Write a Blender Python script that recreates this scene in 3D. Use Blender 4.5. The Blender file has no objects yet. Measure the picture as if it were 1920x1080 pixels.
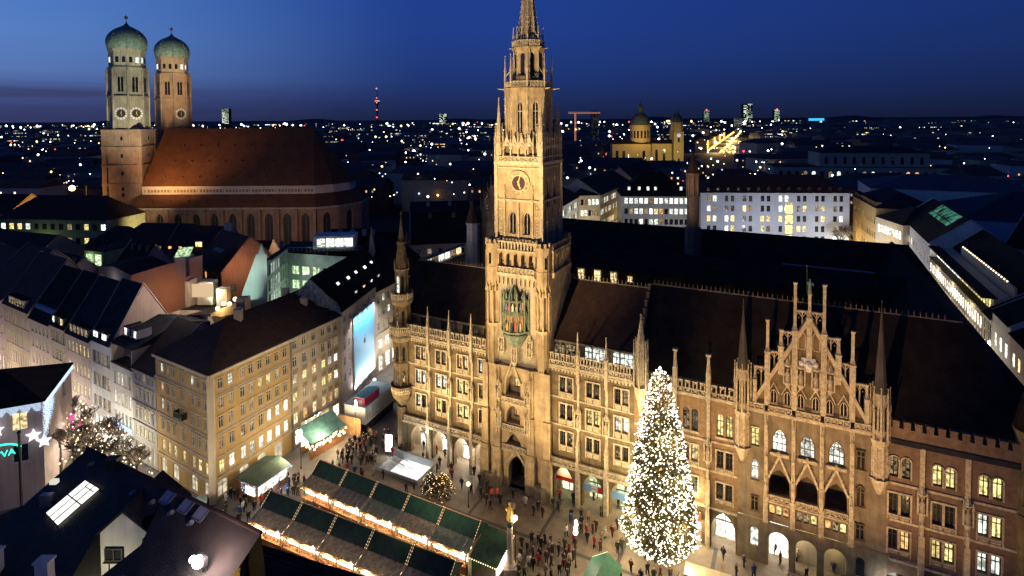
import bpy, bmesh, math, random
from mathutils import Vector, Matrix
rnd = random.Random(11)
S = bpy.context.scene
COL = S.collection
rad = math.radians
# ---------------------------------------------------------------- camera
cd = bpy.data.cameras.new("camera"); cam = bpy.data.objects.new("camera", cd); COL.objects.link(cam)
F_PX, PITCH, ROLL, CAMZ = 1060.0, 2.0, 0.35, 56.0
cam.location = (0, 0, CAMZ)
cam.rotation_euler = (Matrix.Rotation(rad(90 - PITCH), 3, 'X') @ Matrix.Rotation(-rad(ROLL), 3, 'Z')).to_euler()
cd.sensor_width = 36; cd.lens = 36 * F_PX / 1920
cd.shift_y = -(540 - (222 + F_PX * math.tan(rad(PITCH)))) / 1920
cd.clip_start = 0.5; cd.clip_end = 40000
S.camera = cam
# ---------------------------------------------------------------- sky
W = bpy.data.worlds.new("World"); S.world = W; W.use_nodes = True
nt = W.node_tree; N = nt.nodes; LK = nt.links; N.clear()
def nd(t, **k):
    n = N.new(t)
    for a, b in k.items(): setattr(n, a, b)
    return n
def ramp(stops):
    n = nd('ShaderNodeValToRGB'); e = n.color_ramp.elements
    while len(e) < len(stops): e.new(0.5)
    for el, (p, c) in zip(e, stops): el.position = p; el.color = (*c, 1)
    return n
tc = nd('ShaderNodeTexCoord'); sx = nd('ShaderNodeSeparateXYZ'); LK.new(tc.outputs['Generated'], sx.inputs[0])
# dusk gradient by height, one ramp for the western (brighter) side, one for the eastern side
SKYW = [(0.0, (.012, .014, .035)), (0.5, (.035, .042, .125)), (0.508, (.038, .050, .150)), (0.52, (.062, .096, .27)), (0.535, (.100, .190, .46)),
        (0.56, (.100, .220, .55)), (0.60, (.070, .200, .57)), (0.70, (.020, .070, .29)), (1.0, (.004, .014, .07))]
SKYE = [(0.0, (.006, .007, .018)), (0.5, (.0095, .016, .056)), (0.51, (.0120, .022, .086)), (0.53, (.0135, .034, .155)), (0.55, (.0145, .042, .205)),
        (0.575, (.0148, .047, .245)), (0.60, (.0145, .048, .262)), (0.70, (.0085, .029, .16)), (1.0, (.004, .012, .06))]
mz = nd('ShaderNodeMath', operation='MULTIPLY_ADD'); mz.inputs[1].default_value = .5; mz.inputs[2].default_value = .5
LK.new(sx.outputs['Z'], mz.inputs[0])
rw, re = ramp(SKYW), ramp(SKYE)
LK.new(mz.outputs[0], rw.inputs[0]); LK.new(mz.outputs[0], re.inputs[0])
mx = nd('ShaderNodeMix', data_type='RGBA')
mr = nd('ShaderNodeMapRange'); mr.inputs[1].default_value = -0.12; mr.inputs[2].default_value = -0.76; mr.interpolation_type = 'SMOOTHSTEP'
LK.new(sx.outputs['X'], mr.inputs[0]); LK.new(mr.outputs[0], mx.inputs[0])
dk = nd('ShaderNodeMapRange'); dk.inputs[1].default_value = .0; dk.inputs[2].default_value = .75; dk.inputs[3].default_value = 1; dk.inputs[4].default_value = .62; LK.new(sx.outputs['X'], dk.inputs[0])
dm_ = nd('ShaderNodeVectorMath', operation='SCALE'); LK.new(re.outputs[0], dm_.inputs[0]); LK.new(dk.outputs[0], dm_.inputs['Scale'])
LK.new(dm_.outputs[0], mx.inputs[6]); LK.new(rw.outputs[0], mx.inputs[7])
# thin dark cloud streaks low in the west
mp = nd('ShaderNodeMapping'); mp.inputs['Scale'].default_value = (2.2, 2.2, 58); LK.new(tc.outputs['Generated'], mp.inputs[0])
ns = nd('ShaderNodeTexNoise'); ns.inputs['Scale'].default_value = 1.0; ns.inputs['Detail'].default_value = 3; LK.new(mp.outputs[0], ns.inputs['Vector'])
cr = nd('ShaderNodeMapRange'); cr.inputs[1].default_value = .47; cr.inputs[2].default_value = .60; LK.new(ns.outputs[0], cr.inputs[0])
cb = ramp([(0.0, (0, 0, 0)), (0.500, (0, 0, 0)), (0.506, (1, 1, 1)), (0.522, (1, 1, 1)), (0.529, (0, 0, 0))]); LK.new(mz.outputs[0], cb.inputs[0])
cw = nd('ShaderNodeMapRange'); cw.inputs[1].default_value = -.30; cw.inputs[2].default_value = -.60; LK.new(sx.outputs['X'], cw.inputs[0])
m1 = nd('ShaderNodeMath', operation='MULTIPLY'); LK.new(cr.outputs[0], m1.inputs[0]); LK.new(cb.outputs[0], m1.inputs[1])
m2 = nd('ShaderNodeMath', operation='MULTIPLY'); LK.new(m1.outputs[0], m2.inputs[0]); LK.new(cw.outputs[0], m2.inputs[1])
m3 = nd('ShaderNodeMath', operation='MULTIPLY'); LK.new(m2.outputs[0], m3.inputs[0]); m3.inputs[1].default_value = .75
mc = nd('ShaderNodeMix', data_type='RGBA'); LK.new(m3.outputs[0], mc.inputs[0]); LK.new(mx.outputs[2], mc.inputs[6]); mc.inputs[7].default_value = (.040, .045, .120, 1)
bg = nd('ShaderNodeBackground'); LK.new(mc.outputs[2], bg.inputs[0]); bg.inputs[1].default_value = 1.0
wo = nd('ShaderNodeOutputWorld'); LK.new(bg.outputs[0], wo.inputs[0])
# ---------------------------------------------------------------- exposure
vs = S.view_settings; vs.view_transform = 'Standard'; vs.look = 'None'; vs.gamma = 1; vs.exposure = 0
try: vs.use_curve_mapping = False
except Exception: pass
S.cycles.use_denoising = True
S.cycles.max_bounces = 4; S.cycles.diffuse_bounces = 2; S.cycles.glossy_bounces = 2; S.cycles.transmission_bounces = 2
S.cycles.sample_clamp_indirect = 3.0; S.cycles.use_light_tree = True
# ---------------------------------------------------------------- lamps (floodlights, street lights, added fill lamps)
def lamp(kind, loc, power, color, target=None, size=0.3, angle=60, blend=.6):
    l = bpy.data.lights.new("lamp_light", kind); l.energy = power; l.color = color
    if kind == 'SPOT': l.spot_size = rad(angle); l.spot_blend = blend; l.shadow_soft_size = size
    elif kind == 'POINT': l.shadow_soft_size = size
    elif kind == 'AREA': l.size = size
    o = bpy.data.objects.new("lamp_light", l); COL.objects.link(o); o.location = loc
    if target is not None: o.rotation_euler = (Vector(target) - Vector(loc)).to_track_quat('-Z', 'Y').to_euler()
    return o
# ---------------------------------------------------------------- town hall frame (u along the front, v into the building)
HA = rad(-26.6); HO = Vector((8.82, 80.28, 0))
HU = Vector((math.cos(HA), math.sin(HA), 0)); HV = Vector((-HU.y, HU.x, 0))
def hp(u, v, z): return HO + HU * u + HV * v + Vector((0, 0, z))
WARM = (1.0, .71, .36); GOLD = (1.0, .62, .24); COOL = (.88, .95, 1.0); WHITE = (1.0, .90, .74)
# floodlights of the town hall stand on the roofs and masts across the square
lamp('SPOT', (-17.5, 47, 21.5), 150000, WARM, hp(-9, 0, 36), .6, 46, .9)
lamp('SPOT', (-14.5, 44, 26), 230000, WARM, hp(-9, 2, 58), .6, 36, .9)
lamp('SPOT', (-25, 56, 10), 40000, WARM, hp(-9, 0, 14), .5, 56, .8)
for u_, v_, w_, tu in ((-33, -11, 13500, -27), (-25, -13, 12000, -22), (-17, -12, 10500, -19), (-3, -13, 13000, -1), (5, -14, 11500, 5), (12, -13, 5500, 13), (24, -15, 9500, 25), (34, -15, 10000, 32), (43, -14, 5200, 43)):
    lamp('SPOT', hp(u_, v_, 5), w_, WARM if u_ < 10 else (1, .60, .27), hp(tu, 0, 19), .25, 100, .9)
lamp('SPOT', (-30, 57, 9), 15000, WARM, hp(-30.9, 0, 33), .4, 34, .9); lamp('SPOT', hp(-52, 26, 24), 3600, (1, .74, .5), hp(-40, 46, 32), .4, 50, .9)  # second spot is added behind the hall to brighten the rear gable
lamp('SPOT', (10, 34, 26), 36000, (1, .62, .28), hp(29, 0, 28), .5, 44, .9)
# church: greenish lamp on the near tower, warm lamps on the far tower and the nave
lamp('SPOT', (-128, 205, 14), 230000, (1, .97, .72), (-168, 246, 66), 2.0, 40, .9)
lamp('SPOT', (-120, 236, 56), 130000, (1, .72, .42), (-170, 280, 72), 2.0, 36, .9)
lamp('SPOT', (-134, 212, 8), 48000, (1, .70, .40), (-168, 242, 30), 2.0, 60, 1)
lamp('SPOT', (-150, 222, 26), 52000, (1, .50, .17), (-146, 250, 40), 1.5, 95, 1)
lamp('SPOT', (-112, 196, 16), 10000, (1, .72, .46), (-118, 240, 14), 2.0, 110, 1)
lamp('SPOT', (-140, 215, 60), 38000, (.95, 1, .78), (-170, 254, 92), 2.0, 26, .8); lamp('SPOT', (-138, 250, 62), 34000, (.96, 1, .78), (-170, 285, 93), 2.0, 26, .8)
lamp('POINT', (-82, 214, 14), 5000, (1, .60, .40), size=2)
# ---------------------------------------------------------------- materials
MATS = {}
def mat(name, col, rough=.85, var=.25, scale=.7, bump=0, bscale=6, metal=0, spec=.3, kind='noise', streak=0):
    if name in MATS: return MATS[name]
    m = bpy.data.materials.new(name); m.use_nodes = True; t = m.node_tree; n = t.nodes; b = n['Principled BSDF']
    b.inputs['Roughness'].default_value = rough; b.inputs['Metallic'].default_value = metal
    b.inputs['Specular IOR Level'].default_value = spec
    c = n.new('ShaderNodeTexCoord'); 
    a = n.new('ShaderNodeTexNoise'); a.inputs['Scale'].default_value = scale; a.inputs['Detail'].default_value = 5; a.inputs['Roughness'].default_value = .65
    t.links.new(c.outputs['Object'], a.inputs['Vector'])
    r = n.new('ShaderNodeValToRGB'); e = r.color_ramp.elements
    lo = tuple(max(0, x * (1 - var)) for x in col); hi = tuple(min(1, x * (1 + var)) for x in col)
    e[0].position = .3; e[1].position = .7; e[0].color = (*lo, 1); e[1].color = (*hi, 1)
    t.links.new(a.outputs[0], r.inputs[0])
    last = r.outputs[0]
    if streak:       # rain streaks and soot
        mp = n.new('ShaderNodeMapping'); mp.inputs['Scale'].default_value = (1.3, 1.3, .12); t.links.new(c.outputs['Object'], mp.inputs[0])
        s = n.new('ShaderNodeTexNoise'); s.inputs['Scale'].default_value = 1.6; s.inputs['Detail'].default_value = 6; t.links.new(mp.outputs[0], s.inputs['Vector'])
        q = n.new('ShaderNodeMapRange'); q.inputs[1].default_value = .45; q.inputs[2].default_value = .72; t.links.new(s.outputs[0], q.inputs[0])
        k = n.new('ShaderNodeMath'); k.operation = 'MULTIPLY'; k.inputs[1].default_value = streak; t.links.new(q.outputs[0], k.inputs[0])
        x = n.new('ShaderNodeMix'); x.data_type = 'RGBA'; t.links.new(k.outputs[0], x.inputs[0]); t.links.new(last, x.inputs[6])
        x.inputs[7].default_value = (*[v * .35 for v in col], 1); last = x.outputs[2]
    if kind == 'brick' or kind == 'ashlar':
        bt = n.new('ShaderNodeTexBrick'); bt.inputs['Scale'].default_value = 1.0 if kind == 'brick' else .55
        bt.inputs['Mortar Size'].default_value = .018; bt.inputs['Color1'].default_value = (1, 1, 1, 1); bt.inputs['Color2'].default_value = (.72, .72, .72, 1); bt.inputs['Mortar'].default_value = (.55, .55, .55, 1)
        mp = n.new('ShaderNodeMapping'); mp.inputs['Rotation'].default_value = (rad(90), 0, 0); t.links.new(c.outputs['Object'], mp.inputs[0]); t.links.new(mp.outputs[0], bt.inputs['Vector'])
        x = n.new('ShaderNodeMix'); x.data_type = 'RGBA'; x.blend_type = 'MULTIPLY'; x.inputs[0].default_value = .55
        t.links.new(last, x.inputs[6]); t.links.new(bt.outputs[0], x.inputs[7]); last = x.outputs[2]
    t.links.new(last, b.inputs['Base Color'])
    if bump or kind == 'tile':
        bp = n.new('ShaderNodeBump'); bp.inputs['Strength'].default_value = bump or .4; bp.inputs['Distance'].default_value = .05
        if kind == 'tile':
            w = n.new('ShaderNodeTexWave'); w.bands_direction = 'Z'; w.inputs['Scale'].default_value = bscale / 6; w.inputs['Distortion'].default_value = .4; w.inputs['Detail'].default_value = 2
            t.links.new(c.outputs['Object'], w.inputs['Vector']); t.links.new(w.outputs[1], bp.inputs['Height'])
        else:
            a2 = n.new('ShaderNodeTexNoise'); a2.inputs['Scale'].default_value = bscale; a2.inputs['Detail'].default_value = 4
            t.links.new(c.outputs['Object'], a2.inputs['Vector']); t.links.new(a2.outputs[0], bp.inputs['Height'])
        t.links.new(bp.outputs[0], b.inputs['Normal'])
    MATS[name] = m; return m
def glow(name, col, strength, var=.0, scale=1.0, sampling='NONE', floor=.35):
    """something that gives off light: lamp, lit window, screen"""
    if name in MATS: return MATS[name]
    m = bpy.data.materials.new(name); m.use_nodes = True; t = m.node_tree; n = t.nodes; n.clear()
    e = n.new('ShaderNodeEmission'); e.inputs[0].default_value = (*col, 1); e.inputs[1].default_value = strength
    o = n.new('ShaderNodeOutputMaterial'); t.links.new(e.outputs[0], o.inputs[0])
    if var:          # furniture, curtains and lamps inside a room
        c = n.new('ShaderNodeTexCoord'); oi = n.new('ShaderNodeObjectInfo')
        ad = n.new('ShaderNodeVectorMath'); ad.operation = 'ADD'; t.links.new(c.outputs['Object'], ad.inputs[0]); t.links.new(oi.outputs['Location'], ad.inputs[1])
        a = n.new('ShaderNodeTexNoise'); a.inputs['Scale'].default_value = scale; a.inputs['Detail'].default_value = 2; t.links.new(ad.outputs[0], a.inputs['Vector'])
        q = n.new('ShaderNodeMapRange'); q.inputs[1].default_value = .36; q.inputs[2].default_value = .64; q.inputs[3].default_value = floor; q.inputs[4].default_value = 1 + var
        t.links.new(a.outputs[0], q.inputs[0])
        k = n.new('ShaderNodeMath'); k.operation = 'MULTIPLY'; k.inputs[1].default_value = strength; t.links.new(q.outputs[0], k.inputs[0])
        r = n.new('ShaderNodeMapRange'); r.inputs[3].default_value = .55; r.inputs[4].default_value = 1.25; t.links.new(oi.outputs['Random'], r.inputs[0])
        k2 = n.new('ShaderNodeMath'); k2.operation = 'MULTIPLY'; t.links.new(k.outputs[0], k2.inputs[0]); t.links.new(r.outputs[0], k2.inputs[1])
        t.links.new(k2.outputs[0], e.inputs[1])
    m.cycles.emission_sampling = sampling
    MATS[name] = m; return m
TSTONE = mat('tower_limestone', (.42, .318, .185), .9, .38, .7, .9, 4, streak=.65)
STONE = mat('limestone', (.165, .122, .066), .9, .45, .8, .9, 4, streak=.6)  # wall tone darkened; contrast of grazing floodlight is put into the colour
STONE2 = mat('carved_limestone', (.50, .42, .285), .9, .45, 2.6, .9, 8, streak=.4)  # trim tone brightened, as if caught by the floodlights
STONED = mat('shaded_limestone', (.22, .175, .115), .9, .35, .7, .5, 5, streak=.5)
OBRICK = mat('ochre_brick', (.30, .195, .105), .9, .25, 1.5, .3, 8, kind='brick', streak=.3)
BRICK = mat('red_brick', (.22, .145, .095), .9, .25, 1.5, .3, 8, kind='brick', streak=.3)
SLATE = mat('dark_roof', (.024, .018, .015), .85, .45, .5, .6, 14, spec=.12, kind='tile')
SLATEB = mat('blue_slate', (.024, .025, .032), .8, .4, .5, .6, 14, spec=.15, kind='tile')
TILER = mat('red_roof_tiles', (.085, .030, .021), .85, .35, .8, .5, 9, kind='tile')
TILEB = mat('brown_roof_tiles', (.042, .023, .017), .85, .35, .8, .5, 9, kind='tile')
COPPER = mat('green_copper', (.20, .29, .23), .65, .45, .8, .3, 4, streak=.6)
COPPERD = mat('dark_copper', (.075, .10, .075), .6, .4, .8, .3, 4, streak=.5)
CHURCH = mat('church_brick', (.30, .21, .145), .9, .28, .30, .4, 3, streak=.45)
CHURCHG = mat('pale_church_wall', (.40, .36, .26), .9, .30, .22, .3, 3, streak=.6)  # pale floodlit tone of the near tower is put into this colour
TILEC = mat('church_tiles', (.15, .062, .024), .8, .25, .25, .5, 6, kind='tile')
WHITEP = mat('white_plaster', (.62, .60, .57), .9, .10, .4, .15, 8, streak=.25)
GREYP = mat('grey_plaster', (.40, .39, .38), .9, .12, .4, .15, 8, streak=.3)
BEIGE = mat('beige_plaster', (.46, .37, .26), .9, .14, .5, .15, 8, streak=.25)
PINKP = mat('pink_plaster', (.50, .39, .34), .9, .10, .5, .15, 8, streak=.25)
YELLOW = mat('ochre_plaster', (.47, .305, .12), .9, .10, .4, .15, 8, streak=.22)
CREAM = mat('cream_plaster', (.58, .48, .34), .9, .12, .4, .15, 8, streak=.3)
ORANGE = mat('orange_plaster', (.40, .20, .12), .9, .14, .4, .15, 8, streak=.3)
MINT = mat('mint_plaster', (.46, .58, .52), .9, .08, .4, .15, 8, streak=.2)
BLUEG = mat('blue_grey_render', (.30, .34, .46), .85, .15, .5, .2, 6)
FRAME = mat('window_frame', (.55, .52, .46), .6, .1, 3)
FRAMED = mat('dark_window_frame', (.045, .04, .035), .6, .2, 3)
GLASS = mat('dark_glass', (.015, .017, .022), .12, .4, .8, spec=.6)
METAL = mat('grey_metal', (.22, .23, .24), .45, .2, 1, metal=.6)
IRON = mat('black_iron', (.03, .03, .032), .5, .3, 2, metal=.4)
GOLDM = mat('gilding', (.85, .55, .13), .3, .2, 4, metal=1)
GOLDP = mat('gold_paint', (.80, .52, .12), .45, .15, 4)
WOOD = mat('stall_wood', (.22, .10, .045), .7, .35, 3, .3, 12)
WOODL = mat('pale_wood', (.42, .25, .12), .7, .3, 3, .3, 12)
GREENC = mat('green_canvas', (.011, .054, .043), .55, .35, 1.2, .5, 5)
GREENL = mat('grey_green_felt', (.16, .20, .165), .7, .4, 1.6, .4, 5)
FELT = mat('weathered_felt', (.27, .25, .21), .75, .55, 2.2, .5, 5)
PAVE = mat('paving_slabs', (.22, .175, .125), .62, .35, .55, .25, 7, spec=.45)
PAVEB = mat('paving_band', (.075, .068, .062), .6, .3, 1.2, .25, 7, spec=.45)
ASPH = mat('dark_ground', (.020, .022, .028), .9, .4, .02)
SKIN = mat('skin', (.48, .27, .18), .6, .1, 3)
LITW = glow('lit_warm_window', (1, .73, .36), 1.25, .9, 1.9)
LITY = glow('lit_yellow_window', (1, .80, .30), 1.15, .9, 1.9)
LITC = glow('lit_cool_window', (.93, 1.0, .88), 1.35, .9, 1.9)
LITO = glow('lit_orange_window', (1, .50, .16), 1.0, .9, 1.9)
LITS = glow('lit_shop_window', (1, .93, .80), 2.6, .6, 1.3)
LITG = glow('lit_green_window', (.70, 1.0, .55), 1.1, .9, 1.9)
DIM = glow('dimly_lit_window', (1, .70, .38), .16, 2.6, 2.6, floor=.05)
STATE = {'d': GLASS, 'w': LITW, 'y': LITY, 'c': LITC, 'o': LITO, 's': LITS, 'g': LITG, 'm': DIM}
BULB = glow('warm_bulb', (1, .80, .46), 3.2)
BULBW = glow('white_bulb', (1, .97, .90), 9)
BULBB = glow('blue_white_bulb', (.55, .74, 1), 1.8)
BULBO = glow('amber_bulb', (1, .55, .18), 6)
REDL = glow('red_beacon', (1, .06, .05), 6)
# ---------------------------------------------------------------- mesh builder
class MB:
    def __init__(s): s.v = []; s.f = []; s.m = []; s.cur = 0; s.marks = []
    def mark(s): s.marks.append((len(s.v), len(s.f)))          # the next shapes are a piece of their own
    def add(s, pts, faces):
        i = len(s.v); s.v += [tuple(p) for p in pts]
        for f in faces: s.f.append(tuple(i + k for k in f)); s.m.append(s.cur)
    def q(s, *p): s.add(p, [tuple(range(len(p)))])
    def box(s, x0, x1, y0, y1, z0, z1):
        s.add([(x0, y0, z0), (x1, y0, z0), (x1, y1, z0), (x0, y1, z0), (x0, y0, z1), (x1, y0, z1), (x1, y1, z1), (x0, y1, z1)],
              [(0, 3, 2, 1), (4, 5, 6, 7), (0, 1, 5, 4), (1, 2, 6, 5), (2, 3, 7, 6), (3, 0, 4, 7)])
    def prism(s, pts, z0, z1):                       # vertical, ccw footprint
        n = len(pts); s.add([(x, y, z0) for x, y in pts] + [(x, y, z1) for x, y in pts],
            [tuple(range(n - 1, -1, -1)), tuple(range(n, 2 * n))] + [(i, (i + 1) % n, n + (i + 1) % n, n + i) for i in range(n)])
    def extr(s, pts, y0, y1):                        # outline in x,z pushed along y
        n = len(pts); s.add([(x, y0, z) for x, z in pts] + [(x, y1, z) for x, z in pts],
            [tuple(range(n)), tuple(range(2 * n - 1, n - 1, -1))] + [(i, n + i, n + (i + 1) % n, (i + 1) % n) for i in range(n)])
    def cone(s, cx, cy, z0, z1, r0, r1, n=8, rot=None):
        rot = math.pi / n if rot is None else rot
        a = [(math.cos(rot + 2 * math.pi * i / n), math.sin(rot + 2 * math.pi * i / n)) for i in range(n)]
        if r1 < 1e-4:
            s.add([(cx + r0 * c, cy + r0 * d, z0) for c, d in a] + [(cx, cy, z1)], [tuple(range(n - 1, -1, -1))] + [(i, (i + 1) % n, n) for i in range(n)])
        else:
            s.add([(cx + r0 * c, cy + r0 * d, z0) for c, d in a] + [(cx + r1 * c, cy + r1 * d, z1) for c, d in a],
                  [tuple(range(n - 1, -1, -1)), tuple(range(n, 2 * n))] + [(i, (i + 1) % n, n + (i + 1) % n, n + i) for i in range(n)])
    def lathe(s, cx, cy, prof, n=12, rot=0):
        k = len(prof); pts = []
        for i in range(n):
            a = rot + 2 * math.pi * i / n
            pts += [(cx + r * math.cos(a), cy + r * math.sin(a), z) for r, z in prof]
        fs = []
        for i in range(n):
            j = (i + 1) % n
            fs += [(i * k + t, j * k + t, j * k + t + 1, i * k + t + 1) for t in range(k - 1)]
        s.add(pts, fs)
    def tube(s, p, q, r0, r1=None, n=5):
        r1 = r0 if r1 is None else r1; p = Vector(p); q = Vector(q); d = (q - p)
        if d.length < 1e-6: return
        d.normalize(); a = d.orthogonal().normalized(); b = d.cross(a)
        an = [2 * math.pi * i / n for i in range(n)]
        s.add([p + (a * math.cos(t) + b * math.sin(t)) * r0 for t in an] + [q + (a * math.cos(t) + b * math.sin(t)) * r1 for t in an],
              [tuple(range(n - 1, -1, -1)), tuple(range(n, 2 * n))] + [(i, (i + 1) % n, n + (i + 1) % n, n + i) for i in range(n)])
    def ball(s, c, r):
        x, y, z = c
        s.add([(x + r, y, z), (x, y + r, z), (x - r, y, z), (x, y - r, z), (x, y, z + r), (x, y, z - r)],
              [(0, 1, 4), (1, 2, 4), (2, 3, 4), (3, 0, 4), (1, 0, 5), (2, 1, 5), (3, 2, 5), (0, 3, 5)])
    def ball2(s, c, r, n=8, m=5, sz=1.0):
        s.lathe(c[0], c[1], [(max(.001, r * math.sin(math.pi * i / m)), c[2] - r * sz * math.cos(math.pi * i / m)) for i in range(m + 1)], n)
    def gable(s, x0, x1, y0, y1, z, h, a=0, b=0, along='x', ends=True):   # ridge roof, insets a,b make hips
        if along == 'x':
            ym = (y0 + y1) / 2; p = [(x0, y0, z), (x1, y0, z), (x1, y1, z), (x0, y1, z), (x0 + a, ym, z + h), (x1 - b, ym, z + h)]
        else:
            xm = (x0 + x1) / 2; p = [(x1, y0, z), (x1, y1, z), (x0, y1, z), (x0, y0, z), (xm, y0 + a, z + h), (xm, y1 - b, z + h)]
        s.add(p, [(0, 1, 5, 4), (2, 3, 4, 5)] + ([(1, 2, 5), (3, 0, 4), (3, 2, 1, 0)] if ends else []))
def mesh(name, mb, mats, smooth=False):
    me = bpy.data.meshes.new(name); me.from_pydata(mb.v, [], mb.f)
    mats = mats if isinstance(mats, (list, tuple)) else [mats]
    for m in mats: me.materials.append(m)
    if len(mats) > 1: me.polygons.foreach_set('material_index', mb.m)
    if smooth: me.polygons.foreach_set('use_smooth', [True] * len(me.polygons))
    me.update(); return me
def put(name, me, parent=None, loc=(0, 0, 0), rz=0):
    o = bpy.data.objects.new(name, me); COL.objects.link(o); o.location = loc
    if rz: o.rotation_euler = (0, 0, rz)
    if parent: o.parent = parent
    return o
def obj(name, mb, mats, parent=None, loc=(0, 0, 0), rz=0, smooth=False):
    if not mb.marks: return put(name, mesh(name, mb, mats, smooth), parent, loc, rz)
    ks = mb.marks + [(len(mb.v), len(mb.f))]; o = None
    for (v0, f0), (v1, f1) in zip(ks, ks[1:]):
        if f1 == f0: continue
        p = MB(); p.v = mb.v[v0:v1]; p.f = [tuple(i - v0 for i in f) for f in mb.f[f0:f1]]; p.m = mb.m[f0:f1]
        o = put(name, mesh(name, p, mats, smooth), parent, loc, rz)
    return o
def tag(o, label=None, cat=None, group=None, kind=None):
    if label: o['label'] = label
    if cat: o['category'] = cat
    if group: o['group'] = group
    if kind: o['kind'] = kind
    return o
def thing(name, label, cat, loc=(0, 0, 0), rz=0, group=None):
    o = bpy.data.objects.new(name, None); COL.objects.link(o); o.location = loc; o.rotation_euler = (0, 0, rz); o.empty_display_size = .5
    return tag(o, label, cat, group)
def dup(o, parent=None, loc=None, rz=None):
    c = o.copy(); COL.objects.link(c)
    if parent is not None: c.parent = parent
    if loc is not None: c.location = loc
    if rz is not None: c.rotation_euler = (0, 0, rz)
    for ch in o.children: dup(ch, c)
    return c
# ---------------------------------------------------------------- windows and walls with real openings
def outline(w, h, kind, n=5):
    a = w / 2; p = [(-a, 0), (a, 0)]
    if kind == 'rect': return p + [(a, h), (-a, h)]
    if kind == 'round': return p + [(a * math.cos(math.pi * i / (2 * n)), h - a + a * math.sin(math.pi * i / (2 * n))) for i in range(2 * n + 1)]
    if kind == 'seg':
        r = w * .18; return p + [(a - w * i / (2 * n), h - r + r * math.sin(math.pi * i / (2 * n))) for i in range(2 * n + 1)]
    s = h - w * .82                                                        # pointed
    R_ = w * 1.0; top = math.sqrt(R_ * R_ - a * a); k = (h - s) / top
    t0 = math.acos(a / R_)
    rt = [(-a + R_ * math.cos(t0 * i / n), s + k * R_ * math.sin(t0 * i / n)) for i in range(n + 1)]
    return p + rt + [(-x, z) for x, z in rt[-2::-1]]
CACHE = {}
def win(root, x, y, z, rz, w, h, kind='rect', state='d', fr=FRAME, style='cross', name='window', proud=True):
    """a window: frame and bars with its pane as a sub-part; bottom centre at x,y,z"""
    key = ('f', round(w, 2), round(h, 2), kind, style, fr.name)
    if key not in CACHE:
        mb = MB(); o = outline(w, h, kind); t = min(.11, w * .11) if style != 'tracery' else .17; n = len(o)
        if style == 'plain':
            pass
        else:
            cx = 0; cz = h * .48
            for i in range(n):
                (ax, az), (bx, bz) = o[i], o[(i + 1) % n]
                ia, ib = (ax * (1 - 2 * t / w), cz + (az - cz) * (1 - 2 * t / h)), (bx * (1 - 2 * t / w), cz + (bz - cz) * (1 - 2 * t / h))
                mb.add([(ax, 0, az), (bx, 0, bz), (ib[0], 0, ib[1]), (ia[0], 0, ia[1]), (ia[0], .1, ia[1]), (ib[0], .1, ib[1])], [(0, 1, 2, 3), (3, 2, 5, 4)])
            if style in ('cross', 'mull'): mb.box(-t / 2, t / 2, .01, .08, 0.02, h * (.97 if kind != 'rect' else .99))
            if style in ('cross', 'trans'): mb.box(-w / 2 + .02, w / 2 - .02, .015, .075, h * .66, h * .66 + t)
            if style == 'tracery':
                for k in (-1, 1): mb.box(k * w / 6 - t / 3, k * w / 6 + t / 3, .01, .08, 0, h * .72)
                mb.box(-w / 2, w / 2, .012, .075, h * .34, h * .34 + t * .7)
                for k in (-1, 0, 1):
                    for j in range(8):
                        a0, a1 = math.pi * j / 4, math.pi * (j + 1) / 4; r = w * .13; c0 = (k * w * .21, h * (.80 if k == 0 else .66) )
                        mb.tube((c0[0] + r * math.cos(a0), .04, c0[1] + r * math.sin(a0)), (c0[0] + r * math.cos(a1), .04, c0[1] + r * math.sin(a1)), t * .35, n=4)
            mb.box(-w / 2 - .06, w / 2 + .06, -.12, .1, -.09, -.002)
        if not mb.v: mb.box(-w / 2 - .05, w / 2 + .05, -.06, .06, -.08, -.002)
        CACHE[key] = mesh(name, mb, fr)
        pk = ('p', round(w, 2), round(h, 2), kind)
        if pk not in CACHE:
            pm = MB(); pm.extr([(a, b) for a, b in outline(w, h, kind)], .085, .12)
            CACHE[pk] = mesh('pane', pm, GLASS)
    if proud: x += .135 * math.sin(rz); y -= .135 * math.cos(rz)      # set on a solid wall instead of in an opening
    f = put(name, CACHE[key], root, (x, y, z), rz)
    p = put('pane', CACHE[('p', round(w, 2), round(h, 2), kind)], f)
    p.material_slots[0].link = 'OBJECT'; p.material_slots[0].material = STATE.get(state, GLASS) if isinstance(state, str) else state
    return f
def pick(mix):   # mix like 'dddwwy'
    return mix[rnd.randrange(len(mix))]
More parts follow.
